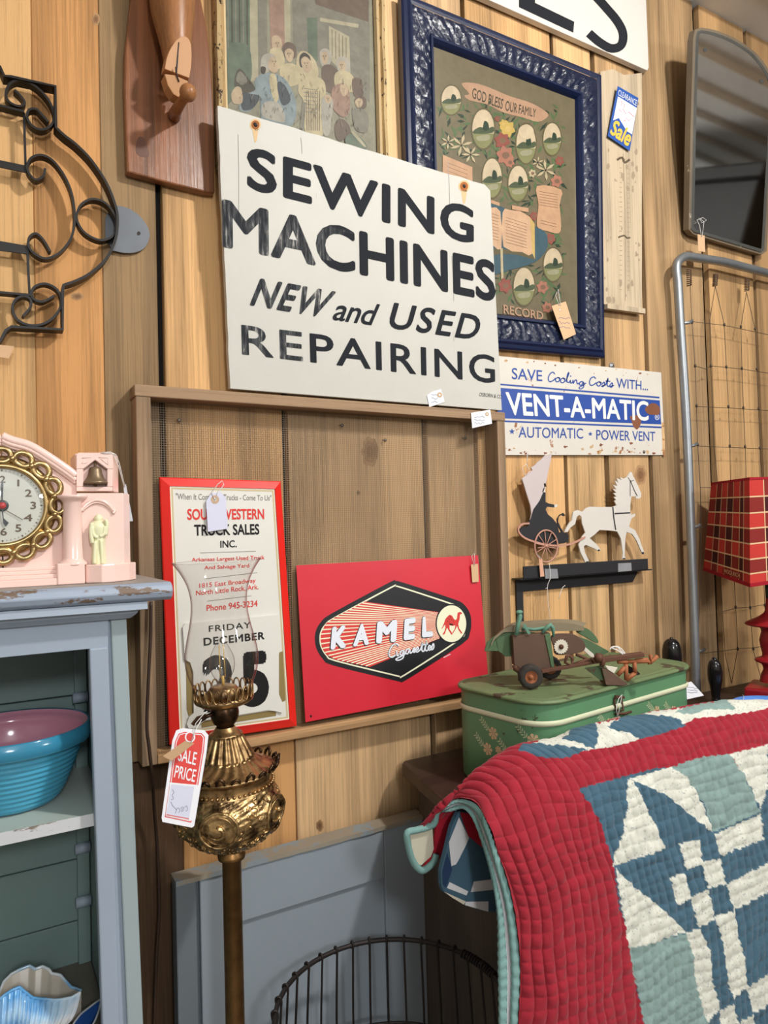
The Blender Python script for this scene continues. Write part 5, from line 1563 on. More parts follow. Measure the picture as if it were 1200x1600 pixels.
# dial
Rd = (c3(383, 672, FO) - ck).length
mb = MB()
mb.lathe([(0.0, 0.006), (Rd, 0.006), (Rd, 0.0)], ck, (0, -1, 0), 64, 0, smooth=False)
pd = wallp(FO + 0.0062)
for s_, cx, cy, hh, ww in (('12', 6, 440, 62, 84), ('1', 160, 472, 58, 18), ('2', 248, 560, 64, 58), ('3', 290, 668, 66, 50), ('4', 245, 775, 62, 76), ('5', 160, 866, 66, 52), ('6', 32, 898, 66, 58), ('7', -100, 866, 66, 52), ('8', -200, 775, 64, 56), ('9', -250, 672, 64, 54), ('10', -205, 560, 62, 84), ('11', -110, 470, 60, 60)):
    mb.text(pd, s_, *z((cx - ww / 2, cy + hh / 2), (cx + ww / 2, cy + hh / 2), (cx + ww / 2, cy - hh / 2), (cx - ww / 2, cy - hh / 2)), 0.0003, 1, bold=0.02)
for k in range(60):
    a = k * PI / 30; r1, r2 = Rd * 0.905, Rd * (0.945 if k % 5 else 0.955)
    d_ = V((math.sin(a), 0, math.cos(a))); t_ = V((math.cos(a), 0, -math.sin(a))) * (0.0009 if k % 5 == 0 else 0.0003)
    o_ = ck + V((0, -0.0064, 0))
    mb.add([o_ + d_ * r1 - t_, o_ + d_ * r1 + t_, o_ + d_ * r2 + t_, o_ + d_ * r2 - t_], [(0, 1, 2, 3)], 1)
mb.build('dial', [M_silver, M_num], root)
mb = MB()
mb.prism([pd(*p, 0.0024) for p in z((10, 660), (26, 690), (32, 780), (76, 820), (50, 852), (30, 820), (22, 780))], (0, -0.0006, 0), 0)
mb.prism([pd(*p, 0.0018) for p in z((18, 665), (24, 690), (200, 792), (196, 796), (20, 695))], (0, -0.0003, 0), 2)
mb.prism([pd(*p, 0.0030) for p in z((12, 672), (22, 668), (30, 480), (18, 450), (6, 480))], (0, -0.0006, 0), 0)
mb.lathe([(0.0, 0.0056), (0.004, 0.005), (0.005, 0.001)], ck + V((0, -0.006, 0)), (0, -1, 0), 18, 1); mb.lathe([(0.005, 0.003), (0.0075, 0.003), (0.0078, 0.001)], ck + V((0, -0.006, 0)), (0, -1, 0), 18, 0)
mb.build('hands', [M_hand, M_cred, M_num], root)
mb = MB()
mb.lathe([(Rd - 0.001, 0.002), (Rd - 0.001, 0.009), (Rd + 0.002, 0.0125), (Rd + 0.005, 0.010), (Rd + 0.007, 0.008), (Rd + 0.013, 0.007), (Rd + 0.017, 0.002)], ck, (0, -1, 0), 72)
NL = 16
for k in range(NL):
    a = 2 * PI * k / NL; rr = Rd + 0.0165
    c0 = ck + V((math.sin(a) * rr, -0.0085, math.cos(a) * rr)); d_ = V((math.sin(a), 0, math.cos(a))); t_ = V((math.cos(a), 0, -math.sin(a)))
    mb.tube([c0 + d_ * (math.sin(g) * 0.0092) + t_ * (math.cos(g) * 0.0112) for g in [i * 2 * PI / 18 for i in range(18)]], 0.0040, 8, 0, True)
    b_ = 2 * PI * (k + 0.5) / NL
    mb.ball(ck + V((math.sin(b_) * (rr - 0.003), -0.0115, math.cos(b_) * (rr - 0.003))), 0.0042, 0, 10)
mb.build('chain_bezel', M_chain, root)
mb = MB(); mb.lathe([(0.0, 0.0205), (Rd * 0.3, 0.0198), (Rd * 0.6, 0.0178), (Rd * 0.85, 0.0140), (Rd - 0.0005, 0.0112)], ck, (0, -1, 0), 56)
mb.build('dial_glass', glass('clear clock glass', (0.98, 0.98, 0.98), (0.8, 0.8, 0.8)), root)
pl = wallp(0.205)
price_tag('grey edge on paper tag on strings hanging off the right of the pink clock', pl, z((1076, 505), (1098, 480), (1160, 805), (1116, 808)), [(z((880, 208), (960, 203), (1010, 225), (1040, 300), (1088, 500)), [0.028, 0.029, 0.024, 0.008, 0.001]), (z((900, 214), (985, 218), (1032, 320), (1085, 510)), [0.028, 0.027, 0.01, 0.001])], paint('grey tag paper', srgb(188, 188, 194), 0.7, 0.04))  # tag card is one even grey
# ------------------------------------------------------------------ brass floor lamp with glass chimney
def brassmat(name, c, dark, rough=0.3, ornate=0.0):
    t = NT(name)
    n = t.noise(t.coords((1, 1, 1)), 55, 5, 0.65)
    col = t.ramp(n, [(0.36, dark), (0.56, c), (0.8, dim(c, 1.3))])
    if ornate:
        v = t.n('ShaderNodeTexVoronoi'); v.inputs['Scale'].default_value = 120; t.l(t.coords((1, 1, 0.8)), v.inputs['Vector'])
        n2 = t.noise(t.coords((1, 1, 1)), 90, 3, 0.6)
        t.bump(t.math('ADD', v.outputs['Distance'], n2), ornate, 0.004)
    return t.fin(col, rough, 0.9)


M_br = brassmat('antique brass', srgb(184, 150, 104), srgb(92, 68, 44), 0.33)
M_brd = brassmat('dark bronzed brass', srgb(84, 62, 44), srgb(46, 34, 26), 0.34)
M_bro = brassmat('embossed antique brass', srgb(192, 160, 112), srgb(78, 58, 38), 0.32, 0.35)
M_pole = brassmat('brown brass tube', srgb(160, 122, 76), srgb(140, 104, 64), 0.4)
LO = 0.22
A0 = P(362, 1340, LO)
LX, LY = A0.x, A0.y
tilt = V((-0.028, 0, 1)).normalized()
MPX = 0.001002


def hz(y):
    return (1340 - y) * MPX


root = thing('floor_lamp', 'antique brass floor lamp with clear glass chimney in front of the calendar', 'lamp', (LX, LY, 0))
mb = MB(); mb.lathe([(0.11, 0), (0.115, 0.008), (0.10, 0.018), (0.06, 0.028), (0.025, 0.045), (0.0148, 0.07), (0.0146, 0.5), (0.0146, A0.z - 0.002), (0.0205, A0.z), (0.0215, A0.z + 0.006), (0.0165, A0.z + 0.011), (0.0165, A0.z + 0.018)], (LX, LY, 0), seg=32, cap=True)
mb.build('pole', M_pole, root)
bs = (LX, LY, A0.z)
mb = MB()


def orn(g, i, h):
    y = 1340 - h / MPX
    f = 1.0
    if 1150 < y < 1186:
        f += 0.045 * math.cos(20 * g)
    elif 1186 <= y < 1202:
        f += 0.035 * math.cos(24 * g + 0.25 * y)
    elif 1226 < y < 1322:
        k = 5 * g + 0.9
        sw = math.cos(k)
        d = math.hypot((((k / (2 * PI)) % 1) - 0.5) * 2.6, (y - 1268) / 34)
        f += 0.05 * math.exp(-((d - 0.75) / 0.16) ** 2) + 0.045 * math.exp(-(d / 0.34) ** 2)
        f += (0.018 * math.cos(17 * g + y * 0.35) * math.sin(y * 0.42)) * min(1, d)
    return f


pr = [(1322, 22), (1319, 32), (1314, 45), (1308, 55), (1301, 63), (1293, 69.5), (1284, 74.5), (1274, 78), (1263, 79.5), (1254, 79), (1246, 77), (1240, 74), (1234, 71), (1229, 69)]
fine = []
for (a, ra), (b, rb_) in zip(pr, pr[1:]):
    for k in range(4):
        fine.append((a + (b - a) * k / 4, ra + (rb_ - ra) * k / 4))
fine.append(pr[-1])
mb.lathe([(r * MPX, hz(y)) for y, r in fine], bs, tilt, 200, mod=orn)
u = tilt.orthogonal().normalized(); u = (V((1, 0, 0)) - tilt * tilt.x).normalized(); w_ = tilt.cross(u)


def fpt(g, y, lift=0.0):
    """point on the font's skin at angle g and profile height y"""
    for (a, ra), (b, rb_) in zip(pr, pr[1:]):
        if b <= y <= a:
            r = ra + (rb_ - ra) * (a - y) / (a - b); break
    else:
        r = pr[-1][1]
    return V(bs) + tilt * hz(y) + (u * math.cos(g) + w_ * math.sin(g)) * (r * MPX * orn(g, 0, hz(y)) + lift)


rl = random.Random(21)
for k in range(5):
    gc_ = (2 * PI * (k + 0.5) - 0.9) / 5 + 0.0
    mb.tube([fpt(gc_ + 0.34 * math.cos(t), 1266 + 26 * math.sin(t), 0.0008) for t in [i * 2 * PI / 30 for i in range(30)]], 0.0021, 7, 0, True)
    mb.tube([fpt(gc_ + 0.26 * math.cos(t), 1266 + 20 * math.sin(t), 0.0004) for t in [i * 2 * PI / 26 for i in range(26)]], 0.0010, 6, 0, True)
    mb.tube([fpt(gc_ + (0.20 - 0.02 * i) * math.cos(2.6 - i * 0.42), 1264 + (16 - 1.3 * i) * math.sin(2.6 - i * 0.42), 0.0014) for i in range(11)], [0.0012 + 0.0003 * i for i in range(11)], 7)
for n_ in range(230):
    g, y = rl.uniform(0, 2 * PI), rl.uniform(1234, 1312)
    if min(abs(((g - ((2 * PI * (k + 0.5) - 0.9) / 5) + PI) % (2 * PI)) - PI) for k in range(5)) < 0.33 and 1242 < y < 1290:
        continue
    a0, sc = rl.uniform(0, 2 * PI), rl.uniform(0.6, 1.2)
    if y > 1280:
        a0 = 0.0
    mb.tube([fpt(g + sc * 0.075 * (1 - i * .12) * math.cos(a0 + i * 0.75), min(1318, max(1231, y + sc * 5.5 * (1 - i * .12) * math.sin(a0 + i * 0.75))), 0.0004) for i in range(6)], [0.0008, 0.0016, 0.0018, 0.0016, 0.0013, 0.0008], 6)
mb.build('font', M_bro, root)
mb = MB()
mb.lathe([(r * MPX, hz(y)) for y, r in ((1229, 69), (1226, 67.5), (1222, 66.5), (1214, 66), (1211, 67), (1209, 71), (1206, 76), (1204, 77), (1202, 76), (1201, 70))], bs, tilt, 64, smooth=True)
mb.lathe([(r * MPX, hz(y)) for y, r in ((1201, 70), (1199, 66), (1196, 58), (1192, 51), (1188, 44), (1186, 40), (1185, 41), (1182, 39.5), (1176, 37), (1168, 33), (1160, 29), (1154, 26.5), (1151, 25), (1150, 26), (1148, 25), (1146, 21), (1143, 18), (1138, 14))], bs, tilt, 160, mod=orn)
mb.build('shoulder', M_br, root)
mb = MB()
for k in range(54):
    g = 2 * PI * k / 54
    mb.ball(V(bs) + tilt * hz(1224) + (u * math.cos(g) + w_ * math.sin(g)) * 69.5 * MPX, 0.0026, 0, 8)
mb.build('bead_ring', M_br, root)
mb = MB()
for k in range(22):
    g = 2 * PI * k / 22; d_ = u * math.cos(g) + w_ * math.sin(g); t_ = tilt.cross(d_)
    c_ = V(bs) + tilt * hz(1202) + d_ * 76 * MPX
    hgt = 0.011 if k % 2 else 0.007
    mb.tube([c_ - t_ * 0.006, c_ - t_ * 0.005 + tilt * hgt * 0.5 + d_ * 0.002, c_ + tilt * hgt + d_ * 0.004, c_ + t_ * 0.005 + tilt * hgt * 0.5 + d_ * 0.002, c_ + t_ * 0.006], [0.002, 0.0026, 0.0022, 0.0026, 0.002], 6)
mb.build('crest', M_brd, root)
tilt2 = V((-0.030, 0, 1)).normalized()
b2 = V(bs) + tilt * hz(1140)


def h2(y):
    return (1140 - y) * MPX


mb = MB(); mb.lathe([(r * MPX, h2(y)) for y, r in ((1141, 12), (1136, 13), (1131, 18), (1124, 21), (1116, 22), (1110, 21), (1107, 20))], b2, tilt2, 36); mb.build('socket_cup', M_brd, root)
mb = MB(); mb.lathe([(r * MPX, h2(y)) for y, r in ((1108, 12), (1107, 22), (1104, 32), (1101, 39), (1098, 44), (1095, 45.5), (1093, 45), (1091, 43.5))], b2, tilt2, 48)
for k in range(24):
    g = 2 * PI * k / 24; d_ = u * math.cos(g) + w_ * math.sin(g); t_ = tilt2.cross(d_); c_ = b2 + tilt2 * h2(1083) + d_ * 44.5 * MPX
    mb.tube([c_ + t_ * 0.0052 * math.cos(q_) + tilt2 * 0.0105 * math.sin(q_) for q_ in [i * 2 * PI / 12 for i in range(12)]], 0.0013, 5, 0, True)
mb.build('gallery', M_br, root)
mb = MB(); mb.lathe([(r * MPX, h2(y)) for y, r in ((1100, 20), (1094, 24), (1086, 25), (1080, 23), (1076, 20), (1074, 15), (1073, 0))], b2, tilt2, 32); mb.build('candle_socket', M_br, root)
key0 = b2 + tilt2 * h2(1113) - V((18 * MPX, 0.008, 0))
mb = MB(); mb.tube([key0, key0 + V((-0.016, -0.004, -0.003))], 0.0032, 8)
k1 = key0 + V((-0.016, -0.004, -0.003))
mb.prism([k1 + V((0.002, 0, 0.005)), k1 + V((-0.012, 0, 0.0025)), k1 + V((-0.021, 0, -0.007)), k1 + V((-0.016, 0, -0.011)), k1 + V((0.002, 0, -0.004))], (0, 0.003, 0), 0, 0.0008)
mb.build('switch_key', M_brd, root)
M_glass = glass('thin pinkish chimney glass', (0.955, 0.945, 0.94), (0.42, 0.30, 0.30))
out = cat([(1088, 40), (1082, 42.5), (1070, 47), (1055, 52.5), (1038, 55.5), (1020, 55), (1000, 51), (980, 46.5), (962, 43.5), (945, 42.5), (930, 44), (915, 48), (902, 54), (892, 60), (885, 65), (882, 67)], 3)
mb = MB()
mb.lathe([(r * MPX, h2(y)) for y, r in out], b2, tilt2, 64)
mb.tube([b2 + tilt2 * h2(882) + (u * math.cos(g) + w_ * math.sin(g)) * 67 * MPX for g in [i * 2 * PI / 64 for i in range(64)]], 0.0007, 6, 0, True)
mb.build('glass_chimney', M_glass, root, weld=True)
mb = MB(); bl = cat([(1074, 9), (1066, 11), (1054, 17), (1042, 19.5), (1030, 18), (1018, 13), (1008, 7), (1000, 2.6), (997, 0.3)], 3)
mb.lathe([(r * MPX, h2(y)) for y, r in bl], b2, tilt2, 32)
bulb = mb.build('light_bulb', glass('clear bulb glass', (0.97, 0.97, 0.97), (0.35, 0.35, 0.36)), root, weld=True)
mb = MB()
for dx in (-0.004, 0.004):
    mb.tube([b2 + tilt2 * h2(1062) + V((dx, 0, 0)), b2 + tilt2 * h2(1012) + V((dx * 0.8, 0, 0))], 0.0008, 6)
mb.tube([b2 + tilt2 * h2(1074), b2 + tilt2 * h2(1060)], 0.0022, 8)
lab(mb.build('filament', plain('amber filament', srgb(214, 176, 90), 0.4), bulb), 'amber filaments')

# sale tag
M_tagred = paint('red tag print', srgb(214, 66, 60), 0.5, 0.03); M_tagw = paint('white sale tag card', srgb(232, 232, 238), 0.55, 0.02); M_tagbox = paint('pale lilac writing box', srgb(206, 208, 226), 0.6, 0.02)
z = Zm(240, 860, 3.333)
pl = leanp((290, 1285), 0.315, (300, 1145), 0.300)
root = thing('sale_tag', 'red and white sale price tag hanging from the brass lamp', 'price tag', pl(285, 1290))
mb = MB()
o_ = z((118, 938), (150, 926), (264, 936), (286, 962), (276, 1050), (244, 1240), (212, 1434), (200, 1444), (46, 1414), (42, 1392), (60, 1260), (98, 990))
mb.prism([pl(*p) for p in o_], pl.n * -0.0009, 0)
i1 = z((130, 955), (160, 945), (250, 952), (268, 972), (262, 1040), (230, 1235), (196, 1418), (58, 1388), (78, 1255), (112, 995))
mb.flat(pl, i1, 0.0002, 1)
i2 = inset(i1, 1.6); mb.flat(pl, i2, 0.0003, 0); i3 = inset(i1, 2.8); mb.flat(pl, i3, 0.0004, 1)
mb.flat(pl, z((84, 1208), (234, 1222), (232, 1238), (200, 1408), (62, 1380), (82, 1240)), 0.0005, 0)
mb.flat(pl, z((92, 1218), (212, 1230), (184, 1398), (66, 1372)), 0.0006, 2)
mb.stroke(pl, z((184, 1398), (66, 1376)), 1.4, 0.0007, 1)
mb.text(pl, 'SALE', *z((125, 1095), (218, 1120), (228, 1052), (135, 1030)), 0.0006, 0, bold=0.01)
mb.text(pl, 'PRICE', *z((105, 1182), (213, 1208), (225, 1142), (117, 1118)), 0.0006, 0, bold=0.01)
mb.flat(pl, z(*ell(190, 972, 27, 29, 20)), 0.0006, 0); mb.flat(pl, z(*ell(190, 972, 20, 22, 20)), 0.0007, 1)
for s_ in (((98, 1245), (106, 1262), (96, 1275), (104, 1292), (92, 1300)), ((90, 1310), (100, 1330), (118, 1350), (112, 1370)), ((118, 1352), (128, 1340), (138, 1356), (128, 1366)), ((140, 1345), (152, 1335), (158, 1350), (146, 1360), (150, 1342)), ((162, 1340), (172, 1330), (176, 1352), (166, 1358))):
    mb.stroke(pl, z(*cat(s_, 3)), 0.7, 0.0008, 3)
mb.build('card', [M_tagw, M_tagred, M_tagbox, M_ink], root)
mb = MB(); mb.tube([pl(*p) for p in z((190, 972), (220, 900), (262, 850), (280, 838))], 0.0006, 5); mb.build('string', M_string, root)
pl = leanp((290, 1190), 0.318, (290, 1160), 0.322)
price_tag('narrow manila tag crossing the red sale price tag on the lamp', pl, z((48, 1072), (165, 992), (212, 1006), (95, 1096)), [(z((195, 1000), (215, 940), (250, 880)), 0.0008)], M_manila)
# ------------------------------------------------------------------ dark sideboard under the wall
M_darkwood = wood('dark stained table top', srgb(62, 46, 38), 'X', 0.5, 1.2, 0.42, rings=10, bump=0.2)
M_dkpanel = wood('grey brown cabinet side', srgb(92, 80, 70), 'Z', 0.7, 1.1, 0.7, rings=10)
ZT = P(628, 1193, 0.05).z
B = PZ(628, 1193, ZT); C = PZ(692, 1250, ZT)
E_ = (C - B) / abs(C.y - B.y)
FLc = B + E_ * (0.40 - 0.05)
root = thing('sideboard', 'dark wooden sideboard top behind the quilt holding the green tin', 'sideboard', ((B.x + 2.3) / 2, -0.2, 0))
mb = MB(); th = 0.026
mb.prism([(B.x + 0.012, -0.036, ZT), (B.x, -0.05, ZT), (C.x, C.y, ZT), (FLc.x, -0.40, ZT), (2.3, -0.40, ZT), (2.3, -0.012, ZT), (1.75, -0.012, ZT)], (0, 0, -th), 0, 0.004)
mb.build('table_top', M_darkwood, root)
mb = MB(); mb.box((0.79, -0.385, 0), (2.28, -0.042, ZT - th - 0.0005), 0); mb.build('body', M_dkpanel, root)

# ------------------------------------------------------------------ green flowered tin
M_grn = paint('worn green tin paint', srgb(94, 140, 102), 0.42, 0.12, wear=srgb(64, 74, 54), amt=0.36, wscale=18)
M_grnlid = paint('scuffed olive green lid', srgb(104, 122, 84), 0.5, 0.18, wear=srgb(70, 62, 46), amt=0.44, wscale=9)
M_stripe = paint('cream painted stripe', srgb(206, 208, 176), 0.5, 0.06)
M_flower = plain('pinkish cream flower paint', srgb(206, 176, 136), 0.6); M_leafp = plain('cream green leaf paint', srgb(186, 196, 156), 0.6)
M_rustmetal = paint('rusty brown metal', srgb(96, 62, 46), 0.7, 0.3, metal=0.3)
A = PZ(719, 1196, ZT)
zl = ZT
for k in range(400):
    zl = ZT + 0.10 + k * 0.0004
    if project(V((A.x, A.y, zl)))[1] <= 1060:
        break
LID = zl
Ff = PZ(848, 1102, LID); Rr = PZ(1094, 1037, LID)
d_ = V((Rr.x - Ff.x, Rr.y - Ff.y, 0)); Wt = d_.length; d_.normalize(); e_ = V((-d_.y, d_.x, 0))
Dt = 0.245
zb_ = ZT + 0.0006
root = thing('flowered_tin', 'worn green tin box with painted flowers on the dark sideboard', 'tin box', V((Ff.x, Ff.y, 0)) + d_ * Wt / 2 + e_ * Dt / 2 + V((0, 0, ZT)))


def rrect(ins, rad, z_, n=9):
    pts = []
    for cx, cy, a0 in ((rad, rad, PI), (Wt - rad, rad, 1.5 * PI), (Wt - rad, Dt - rad, 0), (rad, Dt - rad, PI / 2)):
        for k in range(n):
            a = a0 + PI / 2 * k / (n - 1)
            x, y = cx + (rad - ins) * math.cos(a), cy + (rad - ins) * math.sin(a)
            pts.append(V((Ff.x, Ff.y, 0)) + d_ * x + e_ * y + V((0, 0, z_)))
    return pts


def ringstack(mb, rings, mi, cap0=True, cap1=True):
    n = len(rings[0]); vs = [p for r in rings for p in r]
    mb.add(vs, [(k * n + i, k * n + (i + 1) % n, (k + 1) * n + (i + 1) % n, (k + 1) * n + i) for k in range(len(rings) - 1) for i in range(n)], mi, True)
    if cap0:
        mb.poly(rings[0], mi)
    if cap1:
        mb.poly(rings[-1], mi)


RAD = 0.062; IN = 0.006
H_ = LID - zb_
mb = MB()
ringstack(mb, [rrect(IN + 0.003, RAD, zb_), rrect(IN, RAD, zb_ + 0.004), rrect(IN, RAD, LID - 0.046)], 0, True, True)
# painted flowers on the sides
M_list = [M_grn, M_flower, M_leafp]


def side(s, z_, out=0.0006):
    """point on the tin's side wall at arc length s from the middle of the left end, going round the front"""
    pts = rrect(IN - out, RAD, z_, 9)
    per = [pts[i] for i in range(27, 36)][::1][8:9] + pts[0:18]
    per = [pts[35]] + pts[0:18]
    for a, b in zip(per, per[1:]):
        L_ = (b - a).length
        if s <= L_:
            return a.lerp(b, s / L_)
        s -= L_
    return per[-1]


def blob(s0, h0, pts, mi, o=0.0006):
    mb.poly([side(s0 + x, zb_ + h0 + y, o) for x, y in pts], mi)


rf = random.Random(4)


def flower(s0, h0, sc):
    for k in range(7):
        a = k * 2 * PI / 7
        blob(s0, h0, [(0, 0), (sc * math.cos(a - .35), sc * math.sin(a - .35)), (sc * 1.15 * math.cos(a), sc * 1.15 * math.sin(a)), (sc * math.cos(a + .35), sc * math.sin(a + .35))], 1, 0.0007)


def sprig(s0, h0, sc, a0):
    for t in range(5):
        x, y = sc * 0.5 * t * math.cos(a0), sc * 0.5 * t * math.sin(a0)
        for sg in (-1, 1):
            a = a0 + sg * 0.9
            blob(s0 + x, h0 + y, [(0, 0), (sc * .45 * math.cos(a - .3), sc * .45 * math.sin(a - .3)), (sc * .75 * math.cos(a), sc * .75 * math.sin(a)), (sc * .45 * math.cos(a + .3), sc * .45 * math.sin(a + .3))], 2)
    blob(s0, h0, [(-0.0008 * math.sin(a0), 0.0008 * math.cos(a0)), (0.0008 * math.sin(a0), -0.0008 * math.cos(a0)), (sc * 2.2 * math.cos(a0) + 0.0006, sc * 2.2 * math.sin(a0)), (sc * 2.2 * math.cos(a0) - 0.0006, sc * 2.2 * math.sin(a0))], 2)


for s0, h0 in ((0.06, 0.100), (0.045, 0.068), (0.105, 0.07), (0.15, 0.105), (0.24, 0.085), (0.34, 0.105), (0.42, 0.085), (0.50, 0.10), (0.56, 0.09)):
    flower(s0, h0, 0.0105); flower(s0 + 0.012, h0 - 0.028, 0.007); sprig(s0 - 0.012, h0 + 0.004, 0.011, 2.4); sprig(s0 + 0.014, h0 - 0.05, 0.010, 1.3); sprig(s0 + 0.022, h0 - 0.03, 0.009, 0.5)
mb.build('body', M_list, root)
mb = MB()
ringstack(mb, [rrect(IN - 0.001, RAD, LID - 0.0455), rrect(IN - 0.0035, RAD, LID - 0.043), rrect(IN - 0.0035, RAD, LID - 0.038), rrect(IN - 0.001, RAD, LID - 0.0355)], 0, False, False)
lab(mb.build('cream_band', M_stripe, root), 'cream stripe round the lid')
mb = MB()
ringstack(mb, [rrect(IN, RAD, LID - 0.0455), rrect(IN, RAD, LID - 0.006)], 0, False, False)
ringstack(mb, [rrect(IN, RAD, LID - 0.008), rrect(0, RAD, LID - 0.006), rrect(-0.001, RAD, LID - 0.003), rrect(0.001, RAD, LID), rrect(0.008, RAD, LID + 0.0006), rrect(0.012, RAD, LID - 0.0012), rrect(0.016, RAD, LID - 0.0012), rrect(0.02, RAD, LID)], 1, False, True)
mb.build('lid', [M_grn, M_grnlid], root)
ph = Plane(V((Ff.x, Ff.y, 0)) - e_ * (-IN + 0.004), -e_)
z = Zm(700, 1000, 3.0)
mb = MB()
mb.tube([ph(*p) for p in z((785, 265), (812, 268), (822, 330), (786, 330), (780, 290))], 0.0022, 6, 0, True)
mb.tube([ph(*p, 0.002) for p in z((790, 345), (830, 345), (858, 336))], 0.0026, 8)
mb.prism([ph(*p) for p in z((780, 258), (822, 262), (822, 275), (780, 272))], -e_ * 0.003, 0)
lab(mb.build('clasp', M_rustmetal, root), 'rusty hasp and pin')
pt_ = Plane(ph.o - e_ * 0.006, -e_)
price_tag('small pinkish tag tied to the hasp of the green tin', pt_, z((768, 368), (806, 358), (810, 392), (770, 400)), [(z((795, 362), (788, 320), (800, 275), (815, 255), (808, 300), (796, 362)), 0.001)], paint('pinkish tag', srgb(206, 160, 140), 0.7, 0.04))
zt8 = Zm(1040, 900, 6.667)
pl = leanp((1080, 1090), 0.285, (1075, 1067), 0.278)
price_tag('white handwritten tag hanging at the right end of the green tin', pl, zt8((163, 1165), (190, 1118), (268, 1100), (400, 1245), (214, 1287)), [(zt8((195, 1140), (170, 1110), (162, 1080), (190, 1100), (200, 1140)), 0.001)], M_paperw, (*zt8((196, 1143))[0], 3.2), [(1074, 1073, 1090, 1084, 3)])

# ------------------------------------------------------------------ rusty toy farm machine on the tin
M_rb = paint('rust brown sheet metal', srgb(92, 68, 54), 0.75, 0.28, wear=srgb(70, 84, 60), amt=0.33, wscale=12)
M_rg = paint('chipped green toy paint', srgb(78, 104, 70), 0.6, 0.15, wear=srgb(96, 70, 52), amt=0.40, wscale=16)
M_rh = paint('faded olive tin hood', srgb(128, 116, 92), 0.5, 0.12, wear=srgb(88, 92, 66), amt=0.38, wscale=10)
M_teal = paint('verdigris green toy paint', srgb(94, 138, 118), 0.6, 0.15, wear=srgb(150, 160, 140), amt=0.30, wscale=40)
M_tyre = paint('black rubber tyre', srgb(48, 42, 38), 0.85, 0.2); M_orange = paint('orange rusted hub', srgb(150, 88, 52), 0.7, 0.2); M_gear = paint('chalky white gear', srgb(214, 206, 190), 0.7, 0.06)
z = Zm(730, 930, 4.0)
ZL = LID + 0.0008


_a, _b = PZ(830, 1078, ZL), PZ(968, 1072, ZL)
td = (_b - _a).normalized(); te = V((-td.y, td.x, 0))


def TB(h_front):
    return Plane(_a + te * h_front, -te)


pf = TB(0.0)            # plane through the wheel, facing the front of the tin
pm = TB(0.030); pbk = TB(0.075)
root = thing('toy_harvester', 'rusty green toy farm harvester lying on the green tin', 'toy', pf(840, 1075))


def sh(name, plane, pts, dep, mat, bev=0.0006, l_=None):
    mb = MB(); mb.prism([plane(*p) for p in z(*pts)], te * dep, 0, bev, seg=1); o = mb.build(name, mat, root)
    return lab(o, l_) if l_ else o


sh('grain_bin', pm, [(284, 258), (520, 238), (545, 452), (500, 470), (330, 468), (296, 440)], 0.022, M_rb)
sh('bin_side', TB(0.028), [(484, 246), (518, 238), (546, 456), (528, 456)], 0.002, M_rg, l_='green painted bin edge')
# curved hood behind
hp = cat([(105, 350), (120, 290), (165, 240), (240, 202), (300, 188)], 4) + cat([(300, 188), (420, 176), (560, 172), (660, 178), (728, 190)], 3)[1:] + [(722, 205), (690, 205), (650, 240)]
mb = MB(); n = 24
top_ = cat([(150, 300), (170, 262), (200, 236), (250, 200), (320, 186), (450, 176), (580, 172), (670, 180), (730, 195)], 4)
for_ = [TB(0.045)(*p) for p in z(*top_)]; bk_ = [p + te * 0.02 + td * 0.012 + V((0, 0, 0.004)) for p in for_]
low = [TB(0.045)(*p) for p in z(*[(x, max(y + 18, 236 - 0.02 * x)) for x, y in top_])]
m_ = len(for_)
mb.add(for_ + bk_, [(i, i + 1, m_ + i + 1, m_ + i) for i in range(m_ - 1)], 0, True)
mb.add(low + for_, [(i, i + 1, m_ + i + 1, m_ + i) for i in range(m_ - 1)], 0, True)
mb.build('hood', M_rh, root)
sh('side_shield', TB(0.05), [(180, 262), (240, 232), (330, 222), (440, 236), (440, 300), (300, 380), (240, 384), (196, 350), (180, 300)], 0.004, M_rg)
sh('tail_plate', TB(0.05), [(108, 350), (124, 294), (180, 250), (200, 350)], 0.004, M_rg)
sh('drum_side', TB(0.04), cat([(530, 250), (640, 240), (700, 262), (735, 300), (735, 340), (690, 362), (560, 374), (540, 320)], 3, True), 0.004, M_rb)
sh('chute', TB(0.058), cat([(690, 230), (740, 205), (790, 240), (820, 285), (808, 300), (740, 262)], 3, True), 0.012, M_rg)
sh('chute_floor', TB(0.052), [(700, 262), (760, 280), (890, 352), (850, 372), (800, 376), (735, 330)], 0.006, M_rg)
sh('paint_flash', TB(0.05), [(735, 322), (790, 368), (798, 392), (770, 385), (725, 342)], 0.003, M_gear, l_='cream painted flash')
mb = MB(); gc = TB(0.036)(*z((587, 322))[0]); R_ = 0.0145
pts = []
for k in range(36):
    a = 2 * PI * k / 36; r = R_ * (1.0 if k % 2 else 0.84)
    pts.append(gc + td * math.cos(a) * r + V((0, 0, math.sin(a) * r)))
mb.prism(pts, te * 0.003, 0); mb.lathe([(0.0, 0.003), (0.0045, 0.0025), (0.0048, 0)], gc, -te, 14, 1)
mb.build('gear_wheel', [M_gear, M_rustmetal], root)
mb = MB()
mb.tube([pm(*p) for p in z((305, 250), (318, 180), (330, 130), (326, 108))], [0.0038, 0.0045, 0.005, 0.0036], 10); mb.ball(pm(*z((326, 106))[0]), 0.0062, 0, 12, (1.2, 1, 0.7))
mb.tube([pm(*p) for p in z((470, 235), (500, 200), (520, 185), (536, 205), (540, 262))], [0.003, 0.004, 0.0046, 0.004, 0.002], 8)
mb.tube([TB(0.045)(*p) for p in z((345, 208), (420, 214), (510, 200))], 0.003, 8)
mb.prism([pm(*p, 0.004) for p in z((348, 182), (362, 178), (398, 240), (380, 244))], te * 0.002, 0)
